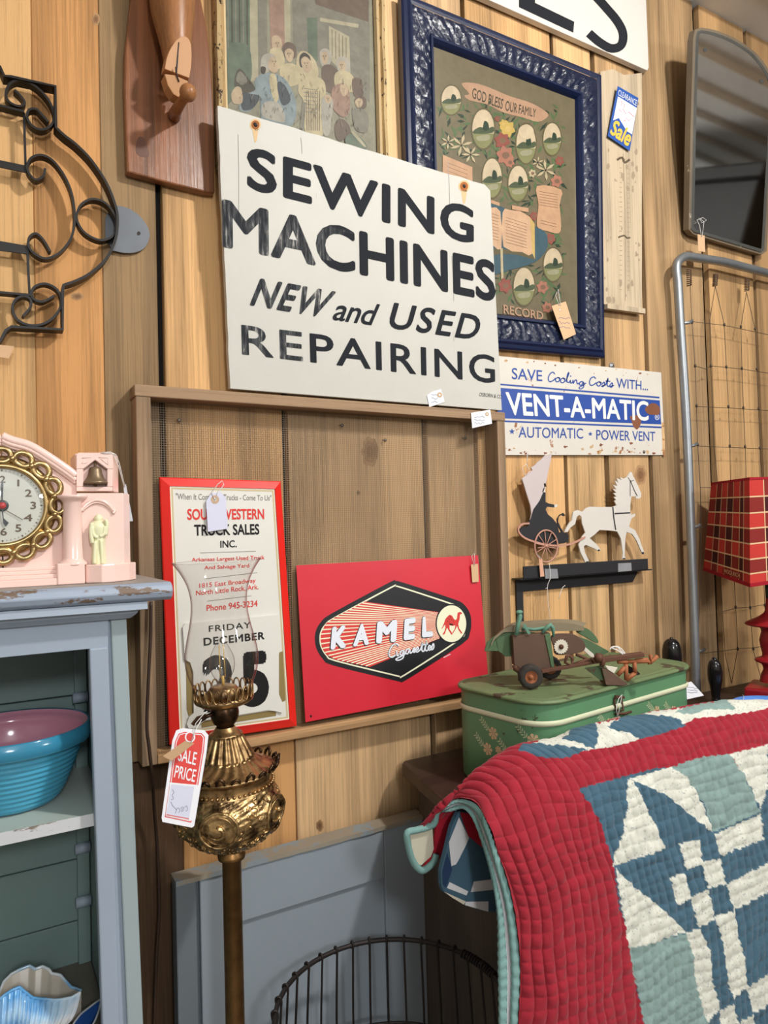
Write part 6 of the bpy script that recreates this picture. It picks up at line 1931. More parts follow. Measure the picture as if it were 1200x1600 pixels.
lab(mb.build('lever_stand', M_teal, root), 'verdigris green lever stand')
# wheels
def wheel(c, r, w_, ax):
    mb = MB(); mb.lathe([(r * 0.52, 0), (r * 0.8, -w_ * 0.1), (r * 0.96, w_ * 0.1), (r, w_ * 0.3), (r, w_ * 0.7), (r * 0.96, w_ * 0.9), (r * 0.8, w_ * 1.1), (r * 0.52, w_), (r * 0.52, 0)], c, ax, 40, mod=lambda g, i, h: 1 + (0.025 * (1 if math.sin(g * 20) > 0 else -1) if 2 <= i <= 5 else 0))
    o = mb.build('wheel', M_tyre, root)
    m2 = MB(); m2.lathe([(0.0, -0.002), (r * 0.16, -0.002), (r * 0.2, w_ * 0.3), (r * 0.42, w_ * 0.35), (r * 0.5, 0.0), (r * 0.54, w_ * 0.2)], c, ax, 24)
    h = m2.build('hub', M_orange, root); h.parent = o; h.location = (0, 0, 0)
    return o


wc = pf(*z((402, 518))[0]); Rw = abs(pf(*z((402, 440))[0]).z - wc.z)
wc.z = ZL + Rw
wheel(wc, Rw, 0.017, te)
wheel(wc + te * 0.075 + td * 0.06, Rw, 0.017, te)
mb = MB(); mb.tube([wc + te * 0.010, wc + te * 0.075 + td * 0.06], 0.004, 8); mb.tube([pf(*p, -0.02) for p in z((300, 440), (300, 455), (390, 515))], 0.006, 8); mb.build('axle', M_rustmetal, root)
mb = MB()
mb.prism([pf(*p, -0.008) for p in z((462, 468), (800, 412), (806, 428), (470, 490))], te * 0.010, 0, 0.0008, seg=1)
mb.prism([pf(*p, 0.0) for p in z((780, 400), (1105, 360), (1110, 386), (800, 430))], te * 0.014, 0, 0.0008, seg=1)
mb.build('drawbar', M_rustmetal, root)
mb = MB()
mb.tube([pf(*p, -0.012) for p in z((620, 382), (612, 420), (650, 440), (660, 400), (640, 378))], 0.003, 7, 0, True); mb.tube([pf(*p, -0.02) for p in z((650, 440), (760, 400))], 0.0035, 7); mb.tube([pf(*p, -0.03) for p in z((680, 370), (800, 420))], 0.003, 7)
mb.ball(pf(*z((822, 392))[0], 0.002), 0.009, 0, 10); mb.tube([pf(*p, 0.0) for p in z((806, 376), (836, 380), (850, 420), (838, 445))], 0.005, 8)
mb.build('linkage', M_rustmetal, root)
sh('scoop', TB(0.004), [(842, 460), (880, 462), (1005, 556), (985, 566), (868, 562)], 0.03, M_rb)
sh('scoop_plate', TB(0.012), [(735, 456), (840, 440), (880, 540), (830, 530)], 0.003, M_rg)
sh('cream_patch', TB(0.003), [(862, 440), (942, 452), (918, 490), (880, 466)], 0.003, M_gear, l_='cream painted plate')
mb = MB()
for s_ in (((940, 416), (1000, 416)), ((992, 430), (994, 530)), ((1045, 415), (1050, 490)), ((994, 530), (1050, 486)), ((1000, 416), (1130, 412), (1140, 425)), ((1050, 410), (1128, 402)), ((940, 500), (985, 450)), ((1146, 372), (1148, 420), (1190, 380))):
    mb.tube([pf(*p, -0.006) for p in z(*s_)], 0.0042, 6)
lab(mb.build('hitch_frame', M_orange, root), 'orange rusted hitch frame')
sh('rest_foot', TB(0.02), [(1010, 440), (1060, 470), (1084, 492), (1070, 500), (1030, 498)], 0.015, M_tyre)
mb = MB(); mb.tube([pf(*p, -0.01) for p in z(*cat([(890, 340), (910, 322), (940, 326), (960, 350), (985, 365), (965, 338), (935, 320), (905, 330), (940, 345), (975, 372)], 4))], 0.0012, 6)
tag(mb.build('string_loop', M_string), 'white string loop looped on the toy harvester', 'string')

# ------------------------------------------------------------------ black turned finials
M_blkgl = paint('glossy black lacquer', srgb(22, 21, 22), 0.16, 0.1)
def finial(px, py, off, rad, top_y, label, dome=False):
    c = P(px, py, off); zt2_ = P(px, top_y, off).z; h = zt2_ - ZT
    mb = MB(); b = (c.x, c.y, ZT + 0.0005)
    prof = [(0.0, 0), (0.62, 0.0), (0.64, 0.10), (0.56, 0.16), (0.62, 0.26), (0.78, 0.40), (0.95, 0.54), (1.0, 0.66), (0.97, 0.76), (0.84, 0.86), (0.6, 0.93), (0.36, 0.955), (0.30, 0.97), (0.26, 1.0), (0.0, 1.0)]
    if dome:
        prof = [(0.0, 0), (0.7, 0.0), (0.72, 0.3), (0.86, 0.5), (1.0, 0.66), (1.02, 0.76), (0.94, 0.86), (0.74, 0.935), (0.40, 0.975), (0.2, 0.98), (0.16, 1.0), (0.0, 1.0)]
    mb.lathe([(r * rad, t * h) for r, t in cat(prof, 3)], b, seg=28)
    return tag(mb.build('turned_finial', M_blkgl), label, 'finial', 'black turned finials on the sideboard')


f2 = PZ(1119, 1101, ZT)
finial(1119, 1101, -f2.y, 0.0185, 1027, 'shorter black turned finial standing right of the pipe on the sideboard')
finial(1051, 1050, 0.070, 0.0240, 996, 'bigger domed black finial rising behind the right end of the green tin', True)

# ------------------------------------------------------------------ red lamp with plaid shade
M_redp = paint('dark red lacquer', srgb(148, 26, 34), 0.3, 0.08)
PLC = [('bright plaid red', (186, 56, 50)), ('mid plaid red', (128, 40, 36)), ('dark plaid maroon', (64, 24, 26)), ('cream plaid line', (214, 180, 140)), ('crimson shade trim', (150, 24, 38))]
PLM = [paint(a, srgb(*b), 0.8, 0.05, spec=0.2) for a, b in PLC]
lc = PZ(1211, 1098, ZT)
root = thing('table_lamp', 'red turned table lamp with red plaid shade at the right edge', 'lamp', lc)
ang = math.radians(23)
ux, uy = V((math.cos(ang), math.sin(ang), 0)), V((-math.sin(ang), math.cos(ang), 0))
mb = MB(); hs = 0.062; zz = ZT + 0.0006
mb.prism([V((lc.x, lc.y, zz)) + ux * a * hs + uy * b * hs for a, b in ((-1, -1), (1, -1), (1, 1), (-1, 1))], (0, 0, 0.044), 0, 0.006)
mb.build('base', M_redp, root)
mb = MB(); mp = 0.00172


def hy(y):
    return P(1205, y, -lc.y).z - ZT


mb.lathe([(r * mp, hy(y)) for y, r in cat([(1066, 20), (1054, 17), (1046, 14), (1038, 17), (1034, 25), (1030, 24), (1026, 15), (1015, 16), (1000, 18), (988, 15), (980, 18), (977, 35), (973, 36), (966, 22), (958, 11), (950, 8), (935, 7), (925, 6), (900, 5), (800, 3)], 2)], (lc.x, lc.y, ZT), seg=32)
mb.build('stem', M_redp, root)
mb = MB(); mb.lathe([(0.0, hy(935)), (0.012, hy(935)), (0.013, hy(905)), (0.0, hy(905))], (lc.x, lc.y, ZT), seg=20); lab(mb.build('socket', plain('dark green socket', srgb(40, 58, 48), 0.5), root), 'dark socket under the shade')
zs0 = P(1150, 902, -lc.y + 0.05).z; zs1 = P(1155, 746, -lc.y + 0.03).z
cd = V((CAM.x - lc.x, CAM.y - lc.y, 0)).normalized()
cs = [Matrix.Rotation(math.radians(a), 3, 'Z') @ cd for a in (-15, -105, -195, 75)]
rb_, rt_ = 0.168, 0.138
ax_ = V((lc.x, lc.y, 0))
mb = MB()
for k in range(4):
    a0, a1 = cs[k], cs[(k + 1) % 4]
    b0, b1, t0, t1 = ax_ + a0 * rb_ + V((0, 0, zs0 - 0.028 * a0.dot(cs[0]))), ax_ + a1 * rb_ + V((0, 0, zs0 - 0.028 * a1.dot(cs[0]))), ax_ + a0 * rt_ + V((0, 0, zs1)), ax_ + a1 * rt_ + V((0, 0, zs1))

    def fp_(u, v, h=0.0):
        nn = (b1 - b0).cross(t0 - b0).normalized()
        if nn.dot(a0 + a1) < 0:
            nn = -nn
        return (b0 * (1 - u) + b1 * u) * (1 - v) + (t0 * (1 - u) + t1 * u) * v + nn * h
    us = [0, .13, .22, .38, .53, .68, .82, 1.0]; vs_ = [0.0, .12, .25, .39, .53, .67, .82, 1.0]
    for i in range(7):
        for j in range(7):
            m_i = (0 if i % 2 == 0 else 1) + (1 if j % 2 == 1 else 0)
            m_i = {0: 0, 1: 1, 2: 2}[m_i]
            q_ = [fp_(us[i], vs_[j]), fp_(us[i + 1], vs_[j]), fp_(us[i + 1], vs_[j + 1]), fp_(us[i], vs_[j + 1])]
            mb.add(q_, [(0, 1, 2, 3)], m_i)
    lw = 0.011
    for i, u in enumerate(us[1:-1]):
        mb.add([fp_(u - lw * .5, 0.02, .0004), fp_(u + lw * .5, 0.02, .0004), fp_(u + lw * .5, .98, .0004), fp_(u - lw * .5, .98, .0004)], [(0, 1, 2, 3)], 3)
    for i, v_ in enumerate(vs_[1:-1]):
        mb.add([fp_(0, v_ - lw * .6, .0005), fp_(1, v_ - lw * .6, .0005), fp_(1, v_ + lw * .6, .0005), fp_(0, v_ + lw * .6, .0005)], [(0, 1, 2, 3)], 3)
    for v0, v1 in ((0.0, 0.035), (0.975, 1.0)):
        mb.add([fp_(0, v0, .001), fp_(1, v0, .001), fp_(1, v1, .001), fp_(0, v1, .001)], [(0, 1, 2, 3)], 4)
    if k == 0:
        q_ = [fp_(0.56, 0.045, .0012), fp_(0.16, 0.045, .0012), fp_(0.16, 0.105, .0012), fp_(0.56, 0.105, .0012)]
        mb.add(q_, [(0, 1, 2, 3)], 1)
        tv, tf = text_mesh('WOOLRICH', 0.0)
        mb.add([fp_(0.53 - 0.34 * u, 0.055 + 0.04 * v_, .0016) for u, v_, _k in tv], tf, 3)
mb.build('lamp_shade', PLM, root)

# ------------------------------------------------------------------ small things on the right of the sideboard
M_benam = paint('light blue enamel', srgb(92, 142, 220), 0.2, 0.05)
bc = PZ(1205, 1101, ZT + 0.03)
mb = MB(); R_ = 0.085; h = 0.032
mb.lathe([(0, 0), (0.05, 0.0), (0.065, 0.008), (R_ - 0.006, h - 0.003), (R_, h), (R_ + 0.003, h - 0.002), (R_ - 0.002, h - 0.0), (R_ - 0.008, h - 0.004), (0.06, 0.011), (0.048, 0.004), (0, 0.004)], (bc.x, bc.y, ZT + 0.0005), seg=40)
tag(mb.build('enamel_bowl', M_benam), 'light blue shallow bowl behind the quilt at the right edge', 'bowl')
pl = Plane(V((0, 0, ZT + 0.004)), V((0, 0, 1)))
price_tag('crumpled white tag lying in front of the shorter black finial', pl, zt8((520, 1330), (560, 1290), (620, 1290), (672, 1330), (640, 1365), (530, 1365)), [(zt8((560, 1300), (520, 1288), (490, 1290), (540, 1310)), 0.002), (zt8((742, 1322), (770, 1300), (810, 1290), (815, 1250), (800, 1236)), 0.03)], M_paperw)
# ------------------------------------------------------------------ patchwork quilt over a rail
def quiltmat():
    t = NT('quilted cotton')
    a = t.n('ShaderNodeVertexColor', layer_name='tint')
    n = t.noise(t.coords((1, 1, 1)), 38, 4, 0.6)
    c = t.mix(0.35, a.outputs['Color'], t.ramp(n, [(0.3, (0.55, 0.55, 0.55)), (0.7, (1.2, 1.2, 1.2))]), 'MULTIPLY')
    v = t.n('ShaderNodeTexVoronoi'); v.inputs['Scale'].default_value = 170; t.l(t.coords((1, 1, 1)), v.inputs['Vector'])
    dots = t.math('LESS_THAN', v.outputs['Distance'], 0.22)
    c = t.mix(t.math('MULTIPLY', dots, t.math('MULTIPLY', a.outputs['Alpha'], 0.55)), c, srgb(120, 130, 140))
    t.bump(t.noise(t.coords((1, 1, 1)), 240, 3, 0.6), 0.25, 0.001)
    m = t.fin(c, 0.9, 0, 0.15)
    t.b.inputs['Sheen Weight'].default_value = 0.15
    return m


M_quilt = quiltmat()
RED, BLU, WHT, TEA = (*srgb(152, 36, 50), 0), (*srgb(66, 96, 114), 0), (*srgb(210, 210, 198), 1), (*srgb(130, 154, 150), 0)
rows = [None, None,
        [(712, 1249, .43), (748, 1208, .445), (813, 1172, .455), (871, 1160, .46), (929, 1140, .46), (1016, 1121, .46), (1132, 1100, .46), (1250, 1096, .46), (1420, 1072, .46)],
        [(743, 1256, .470), (782, 1226, .475), (832, 1196, .48), (891, 1184, .485), (958, 1165, .485), (1050, 1141, .485), (1140, 1115, .485), (1260, 1104, .485), (1430, 1080, .485)],
        [(759, 1282, .500), (806, 1262, .505), (856, 1246, .51), (907, 1232, .512), (982, 1218, .512), (1060, 1195, .512), (1145, 1169, .512), (1265, 1136, .512), (1440, 1095, .512)],
        [(774, 1322, .515), (826, 1314, .525), (878, 1306, .528), (932, 1300, .53), (1010, 1290, .53), (1088, 1275, .53), (1165, 1258, .53), (1285, 1228, .53), (1460, 1180, .53)],
        [(799, 1403, .525), (848, 1400, .540), (900, 1396, .545), (955, 1393, .545), (1032, 1384, .545), (1108, 1371, .545), (1185, 1353, .545), (1305, 1325, .545), (1480, 1280, .545)],
        [(812, 1505, .535), (862, 1503, .552), (915, 1500, .557), (972, 1498, .557), (1050, 1490, .557), (1128, 1477, .557), (1205, 1461, .557), (1325, 1436, .557), (1500, 1390, .557)],
        [(809, 1600, .540), (865, 1605, .560), (925, 1606, .566), (990, 1604, .566), (1070, 1598, .566), (1150, 1586, .566), (1228, 1570, .566), (1348, 1545, .566), (1520, 1500, .566)],
        [(806, 1720, .545), (865, 1730, .566), (930, 1734, .574), (1000, 1732, .574), (1090, 1726, .574), (1175, 1712, .574), (1255, 1696, .574), (1378, 1668, .574), (1560, 1620, .574)]]
net = [[P(*p) for p in r] if r else None for r in rows]
net[1] = [P(680, 1268, .41), P(708, 1243, .425)] + [p + V((0, 0.03, -0.016)) for p in net[2][2:]]
net[0] = [P(648, 1300, .385), P(668, 1288, .40)] + [p + V((0, 0.045, -0.10)) for p in net[2][2:]]
NUq, NVq = 500, 440
cols = [cat([tuple(net[r][c]) for r in range(len(net))], 40) for c in range(9)]
m_ = len(cols[0])


def surf(u, v):
    """u 0..1 across, v 0..1 down"""
    f = v * (m_ - 1); i = min(int(f), m_ - 2); t = f - i
    ctrl = [V(c[i]).lerp(V(c[i + 1]), t) for c in cols]
    g = u * 8; k = min(int(g), 7); s = g - k
    p1, p2 = ctrl[k], ctrl[k + 1]; p0 = ctrl[k - 1] if k else p1 * 2 - p2; p3 = ctrl[k + 2] if k < 7 else p2 * 2 - p1
    return 0.5 * (2 * p1 + (p2 - p0) * s + (2 * p0 - 5 * p1 + 4 * p2 - p3) * s * s + (3 * p1 - p0 - 3 * p2 + p3) * s ** 3)


G = [[surf(i / (NUq - 1), j / (NVq - 1)) for i in range(NUq)] for j in range(NVq)]
Zq = Zm(880, 1180, 3.75); Zr = Zm(620, 920, 2.5)
PATCH = [
    (WHT, Zr((470, 640), (560, 600), (680, 560), (840, 525), (1000, 490), (1200, 462), (1460, 400), (1460, 470), (1240, 505), (1160, 510), (1085, 550), (845, 620), (735, 636), (660, 662), (570, 660), (520, 640))),
    (BLU, Zr((470, 640), (500, 612), (560, 612), (680, 622), (738, 634), (660, 664), (570, 668), (520, 648))), (BLU, Zr((640, 596), (690, 560), (780, 532), (782, 596), (762, 632), (700, 600))),
    (BLU, Zr((815, 548), (880, 512), (960, 498), (1080, 505), (1125, 538), (1030, 570), (945, 590), (900, 566))), (TEA, Zr((1080, 492), (1130, 470), (1290, 440), (1320, 478), (1210, 478), (1150, 496))),
    (BLU, Zq((90, 205), (372, 140), (368, 300), (334, 480), (284, 648), (240, 480), (180, 340))),
    (BLU, Zq((284, 655), (590, 545), (470, 290), (396, 140), (600, 235), (862, 450), (915, 605), (940, 750), (980, 905), (780, 1005), (710, 1032), (560, 885), (430, 785))),
    (WHT, Zq((362, 140), (400, 155), (470, 290), (540, 430), (586, 545), (450, 592), (282, 652), (276, 630), (332, 480), (366, 300))),
    (WHT, Zq((375, 142), (625, 68), (722, 130), (802, 280), (864, 452), (700, 320), (600, 235), (430, 160))),
    (TEA, Zq((622, 70), (800, 10), (962, -6), (1052, 118), (1142, 332), (868, 448), (810, 280), (720, 130))),
    (WHT, Zq((962, -6), (1190, -64), (1188, 180), (1142, 312), (1050, 110))), (BLU, Zq((1190, -64), (1330, -100), (1330, 480), (1166, 478), (1144, 320), (1188, 180))),
    (TEA, Zq((1330, -100), (1600, -180), (1600, 340), (1330, 420))), (WHT, Zq((1330, 420), (1600, 330), (1600, 620), (1330, 560))),
    (WHT, Zq((878, 456), (1146, 345), (1168, 486), (908, 588))), (BLU, Zq((914, 590), (1168, 488), (1192, 620), (944, 752))), (WHT, Zq((944, 754), (1194, 622), (1400, 520), (1420, 700), (1210, 790), (984, 905))),
    (BLU, Zq((984, 905), (1210, 790), (1420, 700), (1420, 1140), (1200, 1260), (1070, 1342), (1030, 1100))),
    (WHT, Zq((668, 520), (785, 490), (800, 632), (708, 670))), (WHT, Zq((795, 622), (915, 600), (942, 750), (835, 776))), (WHT, Zq((620, 716), (697, 684), (736, 830), (660, 876))),
    (WHT, Zq((735, 826), (835, 778), (876, 960), (780, 1006))), (WHT, Zq((878, 942), (985, 905), (1032, 1100), (1070, 1350), (984, 1422), (950, 1300), (920, 1080))),
    (BLU, Zq((784, 1006), (876, 960), (920, 1080), (950, 1300), (984, 1430), (905, 1482), (860, 1300), (840, 1130))), (WHT, Zq((704, 1036), (786, 1008), (842, 1130), (862, 1300), (906, 1482), (830, 1552), (790, 1450), (760, 1300), (740, 1150))),
    (WHT, Zq((294, 662), (430, 788), (560, 888), (704, 1028), (560, 1082), (372, 1128), (330, 900))), (TEA, Zq((376, 1126), (560, 1082), (706, 1034), (742, 1150), (792, 1450), (832, 1552), (880, 1900), (500, 1900), (430, 1400))),
    (WHT, Zq((905, 1490), (985, 1448), (1012, 1560), (930, 1625))), (WHT, Zq((1064, 1352), (1420, 1150), (1440, 1330), (1098, 1502))), (WHT, Zq((1012, 1560), (1100, 1506), (1130, 1640), (1040, 1700)))]


def inside(x, y, poly):
    r = False; n = len(poly); j = n - 1
    for i in range(n):
        xi, yi = poly[i]; xj, yj = poly[j]
        if (yi > y) != (yj > y) and x < (xj - xi) * (y - yi) / (yj - yi) + xi:
            r = not r
        j = i
    return r


PB = [(c, p, min(a for a, b in p), max(a for a, b in p), min(b for a, b in p), max(b for a, b in p)) for c, p in PATCH]
border = [(905, 1200), (905, 1232), (932, 1280), (955, 1350), (966, 1420), (982, 1480), (995, 1560), (1004, 1620), (1020, 1760)]


def colour(p):
    x, y = project(p)
    x += 0.8 * math.sin(y * 0.55); y += 0.8 * math.sin(x * 0.5)
    for c, poly, x0, x1, y0, y1 in reversed(PB):
        if x0 <= x <= x1 and y0 <= y <= y1 and inside(x, y, poly):
            return c
    for (xa, ya), (xb, yb) in zip(border, border[1:]):
        if ya <= y < yb:
            return BLU if x > xa + (xb - xa) * (y - ya) / (yb - ya) and y > 1232 - (x - 905) * 0.27 else RED
    return RED


root = thing('quilt', 'red bordered patchwork quilt in blue and white hung over a rail', 'quilt', P(900, 1400, 0.5))
from mathutils import noise as mn
mb = MB()
su = [0.0]
DISP = [[0.0] * NUq for _ in range(NVq)]
for j in range(NVq):
    s_ = 0.0
    for i in range(NUq):
        if i:
            s_ += (G[j][i] - G[j][i - 1]).length
        p = G[j][i]; w1 = mn.noise(p * 11) * 0.014; w2 = mn.noise(p * 13 + V((7, 3, 1))) * 0.014
        tt = (-p.z if j > 60 else p.y) + 0.0
        a = abs(math.sin(PI * (s_ + w1) / 0.0185)); b = abs(math.sin(PI * (tt + w2) / 0.0165))
        DISP[j][i] = 0.0056 * (a ** 0.40) * (0.5 + 0.5 * b ** 0.4) + 0.0016 * mn.noise(p * 60) + 0.0022 * mn.noise(p * V((60, 60, 18)) if False else V((p.x * 26, p.y * 26, p.z * 55)))
vs = []
for j in range(NVq):
    for i in range(NUq):
        a = G[j][min(i + 1, NUq - 1)] - G[j][max(i - 1, 0)]; b = G[min(j + 1, NVq - 1)][i] - G[max(j - 1, 0)][i]
        n = b.cross(a)
        n = n.normalized() if n.length > 1e-12 else V((0, -1, 0))
        if n.dot(V((0, -0.7, 0.7))) < 0 and j > 40:
            n = -n
        vs.append(G[j][i] + n * DISP[j][i])
b0 = len(mb.v); mb.v += vs
for j in range(NVq - 1):
    for i in range(NUq - 1):
        mb.f.append([j * NUq + i, j * NUq + i + 1, (j + 1) * NUq + i + 1, (j + 1) * NUq + i]); mb.m.append(0); mb.s.append(True)
        mb.c.append(None)
qo = mb.build('patchwork_top', M_quilt, root, recalc=False)
at = qo.data.color_attributes.new('tint', 'FLOAT_COLOR', 'POINT')
at.data.foreach_set('color', [x for j in range(NVq) for i in range(NUq) for x in colour(G[j][i])])
# teal binding along the left edge (two layers with the pale batting between)
M_bind = paint('faded teal binding', srgb(122, 158, 154), 0.9, 0.1, spec=0.1, bump=0.4)
M_batt = paint('grey white lining edge', srgb(196, 196, 200), 0.9, 0.05, spec=0.1)
z = Zm(620, 1180, 3.808)
oute = [V(p) for p in cols[0]][20:]
bp = [((265, 318), .40), ((320, 335), .425), ((400, 320), .445), ((455, 385), .465), ((515, 555), .485), ((555, 700), .50), ((585, 850), .51), ((598, 1000), .515), ((600, 1200), .52), ((604, 1400), .525), ((606, 1640), .53), ((606, 2040), .535)]
innr = [P(*z(a)[0], o) for a, o in bp]
innc = [V(p) for p in cat([tuple(p) for p in innr], 30)]


def along(L_, t):
    f = t * (len(L_) - 1); i = min(int(f), len(L_) - 2)
    return L_[i].lerp(L_[i + 1], f - i)


NB = 160
for nm, a0, a1, mt in (('binding', 0.0, 0.40, M_bind), ('lining_edge', 0.40, 0.58, M_batt), ('binding', 0.58, 1.0, M_bind)):
    mb = MB()

    def bn(i, j, a0=a0, a1=a1, nm=nm):
        t = i / (NB - 1); A_, B_ = along(oute, t), along(innc, t); f = a0 + (a1 - a0) * j / 5
        p = A_.lerp(B_, f)
        puff = math.sin(PI * j / 5) * (0.004 if nm == 'binding' else -0.004)
        return p + V((-puff, -puff * 0.6 - 0.0010 * math.sin(t * 260) * (nm == 'binding'), 0))
    mb.grid(bn, NB, 6); mb.build(nm, mt, root)
# inner layer seen through the fold
M_qred = paint('inner red cotton', srgb(170, 36, 54), 0.95, 0.08, spec=0.1, bump=0.5); M_qwht = paint('white dotted cotton', srgb(214, 214, 216), 0.95, 0.06, spec=0.1, bump=0.5); M_qblu = paint('slate blue cotton', srgb(70, 98, 116), 0.95, 0.08, spec=0.1, bump=0.5); M_qnav = paint('navy cotton', srgb(44, 62, 92), 0.95, 0.08, spec=0.1); M_qcrm = paint('cream cotton', srgb(206, 200, 180), 0.95, 0.06, spec=0.1, bump=0.4)  # plain cottons of the inner fold, each its own even colour
pq = leanp((735, 1400), 0.435, (735, 1280), 0.425)
mb = MB()
sheet = [(375, 330), (330, 430), (300, 560), (268, 690), (270, 780), (282, 815), (330, 850), (410, 890), (480, 920), (560, 935), (640, 935), (640, 700), (560, 440), (460, 340)]
mb.prism([pq(*p) for p in z(*sheet)], pq.n * -0.012, 0, 0.002, seg=1)
for k, (pts, mi) in enumerate((([(375, 340), (470, 350), (530, 560), (495, 540), (425, 480)], 1), ([(310, 520), (370, 370), (430, 492), (395, 580), (352, 650), (325, 660)], 2), ([(300, 580), (330, 680), (292, 790), (274, 770), (272, 690)], 4), ([(432, 495), (500, 565), (570, 735), (455, 750), (425, 812), (312, 748), (352, 655)], 3),
                       ([(315, 755), (425, 810), (415, 835), (298, 790)], 2), ([(458, 752), (570, 738), (580, 800), (440, 815)], 2), ([(440, 816), (580, 806), (575, 865), (410, 870)], 3), ([(410, 872), (545, 870), (545, 932), (405, 892)], 2), ([(282, 812), (410, 870), (400, 890), (330, 848)], 5))):
    mb.flat(pq, z(*pts), 0.0006 + k * 0.00005, mi)
lab(mb.build('back_drop', [M_qblu, M_qred, M_qwht, M_qblu, M_qnav, M_qcrm], root), 'inner side of the fold with slate and white patches')
pq2 = leanp((660, 1350), 0.385, (680, 1280), 0.395)
mb = MB()
mb.prism([pq2(*p) for p in z((270, 330), (330, 340), (310, 470), (290, 560), (250, 620), (190, 665), (150, 680), (215, 600), (235, 420))], pq2.n * -0.004, 0)
mb.build('fold_inside', M_qred, root)
mb = MB()
mb.prism([pq2(*p, 0.004) for p in z((78, 470), (215, 430), (222, 560), (205, 605), (145, 660), (110, 640), (90, 580))], pq2.n * -0.005, 0, 0.001, seg=1)
mb.tube([pq2(*p, 0.004) for p in z(*cat([(262, 312), (235, 345), (225, 400), (190, 425), (120, 445), (62, 462), (66, 530), (90, 620), (125, 672), (160, 684), (215, 640), (235, 590)], 4))], 0.0052, 8, 1)
lab(mb.build('corner_flap', [M_qcrm, M_bind], root), 'cream corner flap edged in teal')
# the rail it hangs on
mb = MB(); ra, rb2 = (net[2][3] + V((0, 0.012, -0.028))), (net[2][8] + V((0, 0.012, -0.028)))
root = thing('quilt_rail', 'wooden rail hidden under the hanging patchwork quilt', 'rack', ((ra.x + rb2.x) / 2, ra.y, 0))
mb.tube([ra, rb2], 0.014, 12); mb.build('rail', M_darkwood, root)
for p in (ra.lerp(rb2, 0.06), ra.lerp(rb2, 0.97)):
    mb = MB(); mb.box((p.x - 0.015, p.y - 0.012, 0), (p.x + 0.015, p.y + 0.012, p.z), 0); mb.build('leg', M_darkwood, root)
# ------------------------------------------------------------------ grey blue door panel leaning below
M_dgrey = paint('chipped grey blue door paint', srgb(146, 156, 166), 0.5, 0.05, wear=srgb(176, 172, 164), amt=0.235, wscale=20, bump=0.1)
M_dgrey2 = paint('grey door stile paint', srgb(112, 120, 126), 0.5, 0.06, wear=srgb(186, 182, 172), amt=0.25, wscale=24)
M_dtop = paint('bare chipped door top', srgb(150, 140, 124), 0.75, 0.1, wear=srgb(136, 146, 152), amt=0.45, wscale=18)
pl = wallp(0.052)
root = thing('door_panel', 'old grey blue panelled door leaning on the boards behind the brass lamp', 'door', (0.55, -0.04, 0))
xa, xm, xi, xs, xe = pl(274, 1385).x, pl(306, 1372).x, pl(312, 1370).x, pl(602, 1380).x, pl(664, 1300).x
zt_ = (pl(274, 1380).z + pl(615, 1283).z) / 2
zr = (pl(380, 1437).z + pl(602, 1374).z) / 2


def bd(name, x0, x1, z0_, z1_, y0=-0.052, d=0.03, mat=None, bev=0.002):
    mb = MB(); mb.box((x0, y0, z0_), (x1, y0 + d, z1_), 0, bev); return mb.build(name, mat or M_dgrey, root)


bd('stile', xa, xm, 0, zt_ - 0.008, -0.054, 0.03, M_dgrey2); bd('stile', xi, xi + 0.05, 0, zt_ - 0.008); bd('stile', xs, xe, 0, zt_ - 0.008)
bd('top_rail', xi + 0.0505, xs - 0.0005, zr, zt_ - 0.008); bd('panel', xi + 0.045, xs + 0.005, 0.05, zr + 0.005, -0.044, 0.012)
bd('groove', xm - 0.002, xi + 0.002, 0, zt_ - 0.01, -0.040, 0.014, M_dgrey2, 0.0005)
mb = MB()
rg = random.Random(8); pts = []
for i in range(30):
    t = i / 29; pts.append((xa + (xe - xa) * t, -0.056 + rg.uniform(-0.001, 0.001), zt_ - 0.008))
mb.prism(pts + [(xe, -0.018, zt_ - 0.008), (xa, -0.018, zt_ - 0.008)], (0, 0, 0.008), 0, 0)
mb.build('top_edge', M_dtop, root)

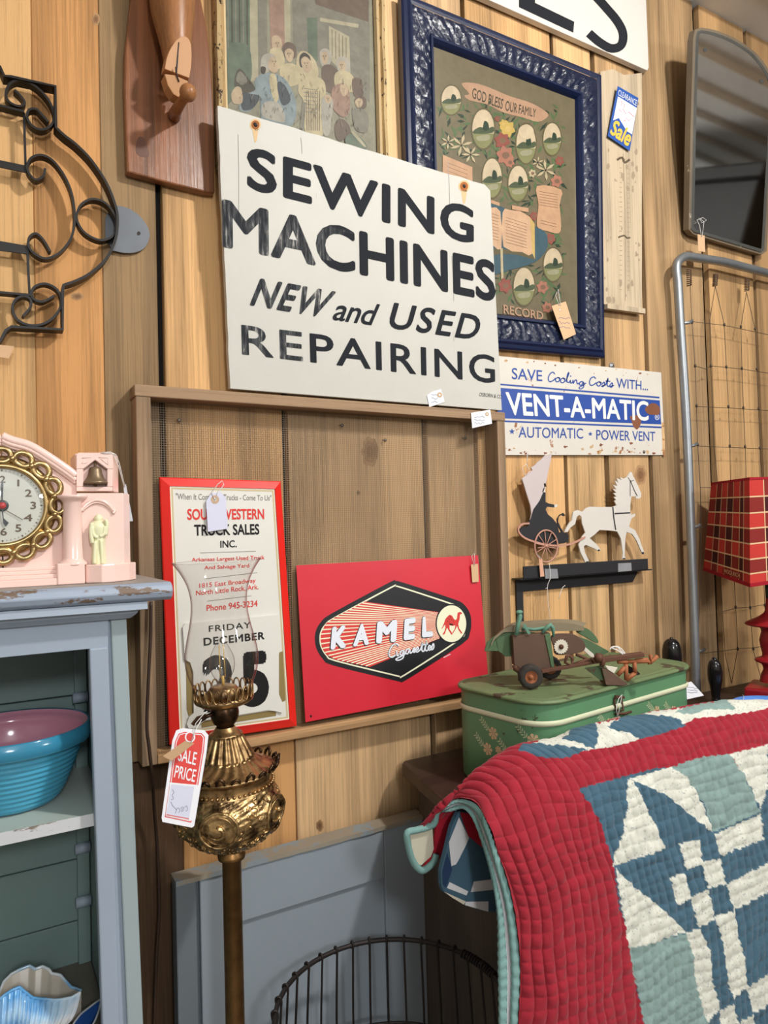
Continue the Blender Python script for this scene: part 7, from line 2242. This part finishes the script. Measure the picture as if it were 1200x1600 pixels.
# ------------------------------------------------------------------ wire egg basket
M_bask = paint('dark rusted wire', srgb(44, 38, 36), 0.55, 0.25, metal=0.4)
bc = P(614, 1574, 0.31)
R_ = 0.186
root = thing('wire_basket', 'round dark wire egg basket below the quilt in front of the grey door', 'basket', (bc.x, bc.y, bc.z - 0.34))
def circ(r, z_, n=64):
    return [V((bc.x + r * math.cos(2 * PI * i / n), bc.y + r * math.sin(2 * PI * i / n), z_)) for i in range(n)]
mb = MB(); mb.tube(circ(R_, bc.z), 0.0042, 8, 0, True); mb.build('rim', M_bask, root)
bot = bc.z - 0.335
for r, z_ in ((R_ * 1.03, bc.z - 0.155), (R_ * 0.72, bot + 0.002)):
    mb = MB(); mb.tube(circ(r, z_), 0.0026, 7, 0, True); mb.build('hoop', M_bask, root)
for k in range(36):
    a = 2 * PI * (k + 0.3) / 36; d_ = V((math.cos(a), math.sin(a), 0))
    path = cat([tuple(V((bc.x, bc.y, 0)) + d_ * r + V((0, 0, z_))) for r, z_ in ((R_ + 0.004, bc.z - 0.008), (R_ + 0.005, bc.z + 0.003), (R_, bc.z + 0.006), (R_ - 0.004, bc.z), (R_ * 0.99, bc.z - 0.03), (R_ * 1.025, bc.z - 0.155), (R_ * 0.95, bc.z - 0.26), (R_ * 0.72, bot), (R_ * 0.3, bot - 0.003), (0.01, bot - 0.003))], 4)
    mb = MB(); mb.tube(path, 0.0021, 6); mb.build('wire', M_bask, root)
for a0 in (PI * 1.02, 0.10):
    mb = MB()
    c = []
    for i in range(90):
        t = i / 89; g = a0 + (t - 0.5) * 0.42
        c.append(V((bc.x + (R_ + 0.0065 * math.cos(i * 0.9)) * math.cos(g), bc.y + (R_ + 0.0065 * math.cos(i * 0.9)) * math.sin(g), bc.z + 0.0065 * math.sin(i * 0.9))))
    mb.tube(c, 0.0019, 5); mb.build('wire_wrap', M_bask, root)
mb = MB(); zc = bot - 0.009
mb.box((bc.x - 0.17, bc.y - 0.15, 0), (bc.x + 0.17, bc.y + 0.15, zc), 0, 0.004)
tag(mb.build('wooden_crate', M_greywood), 'wooden crate under the wire basket', 'crate')
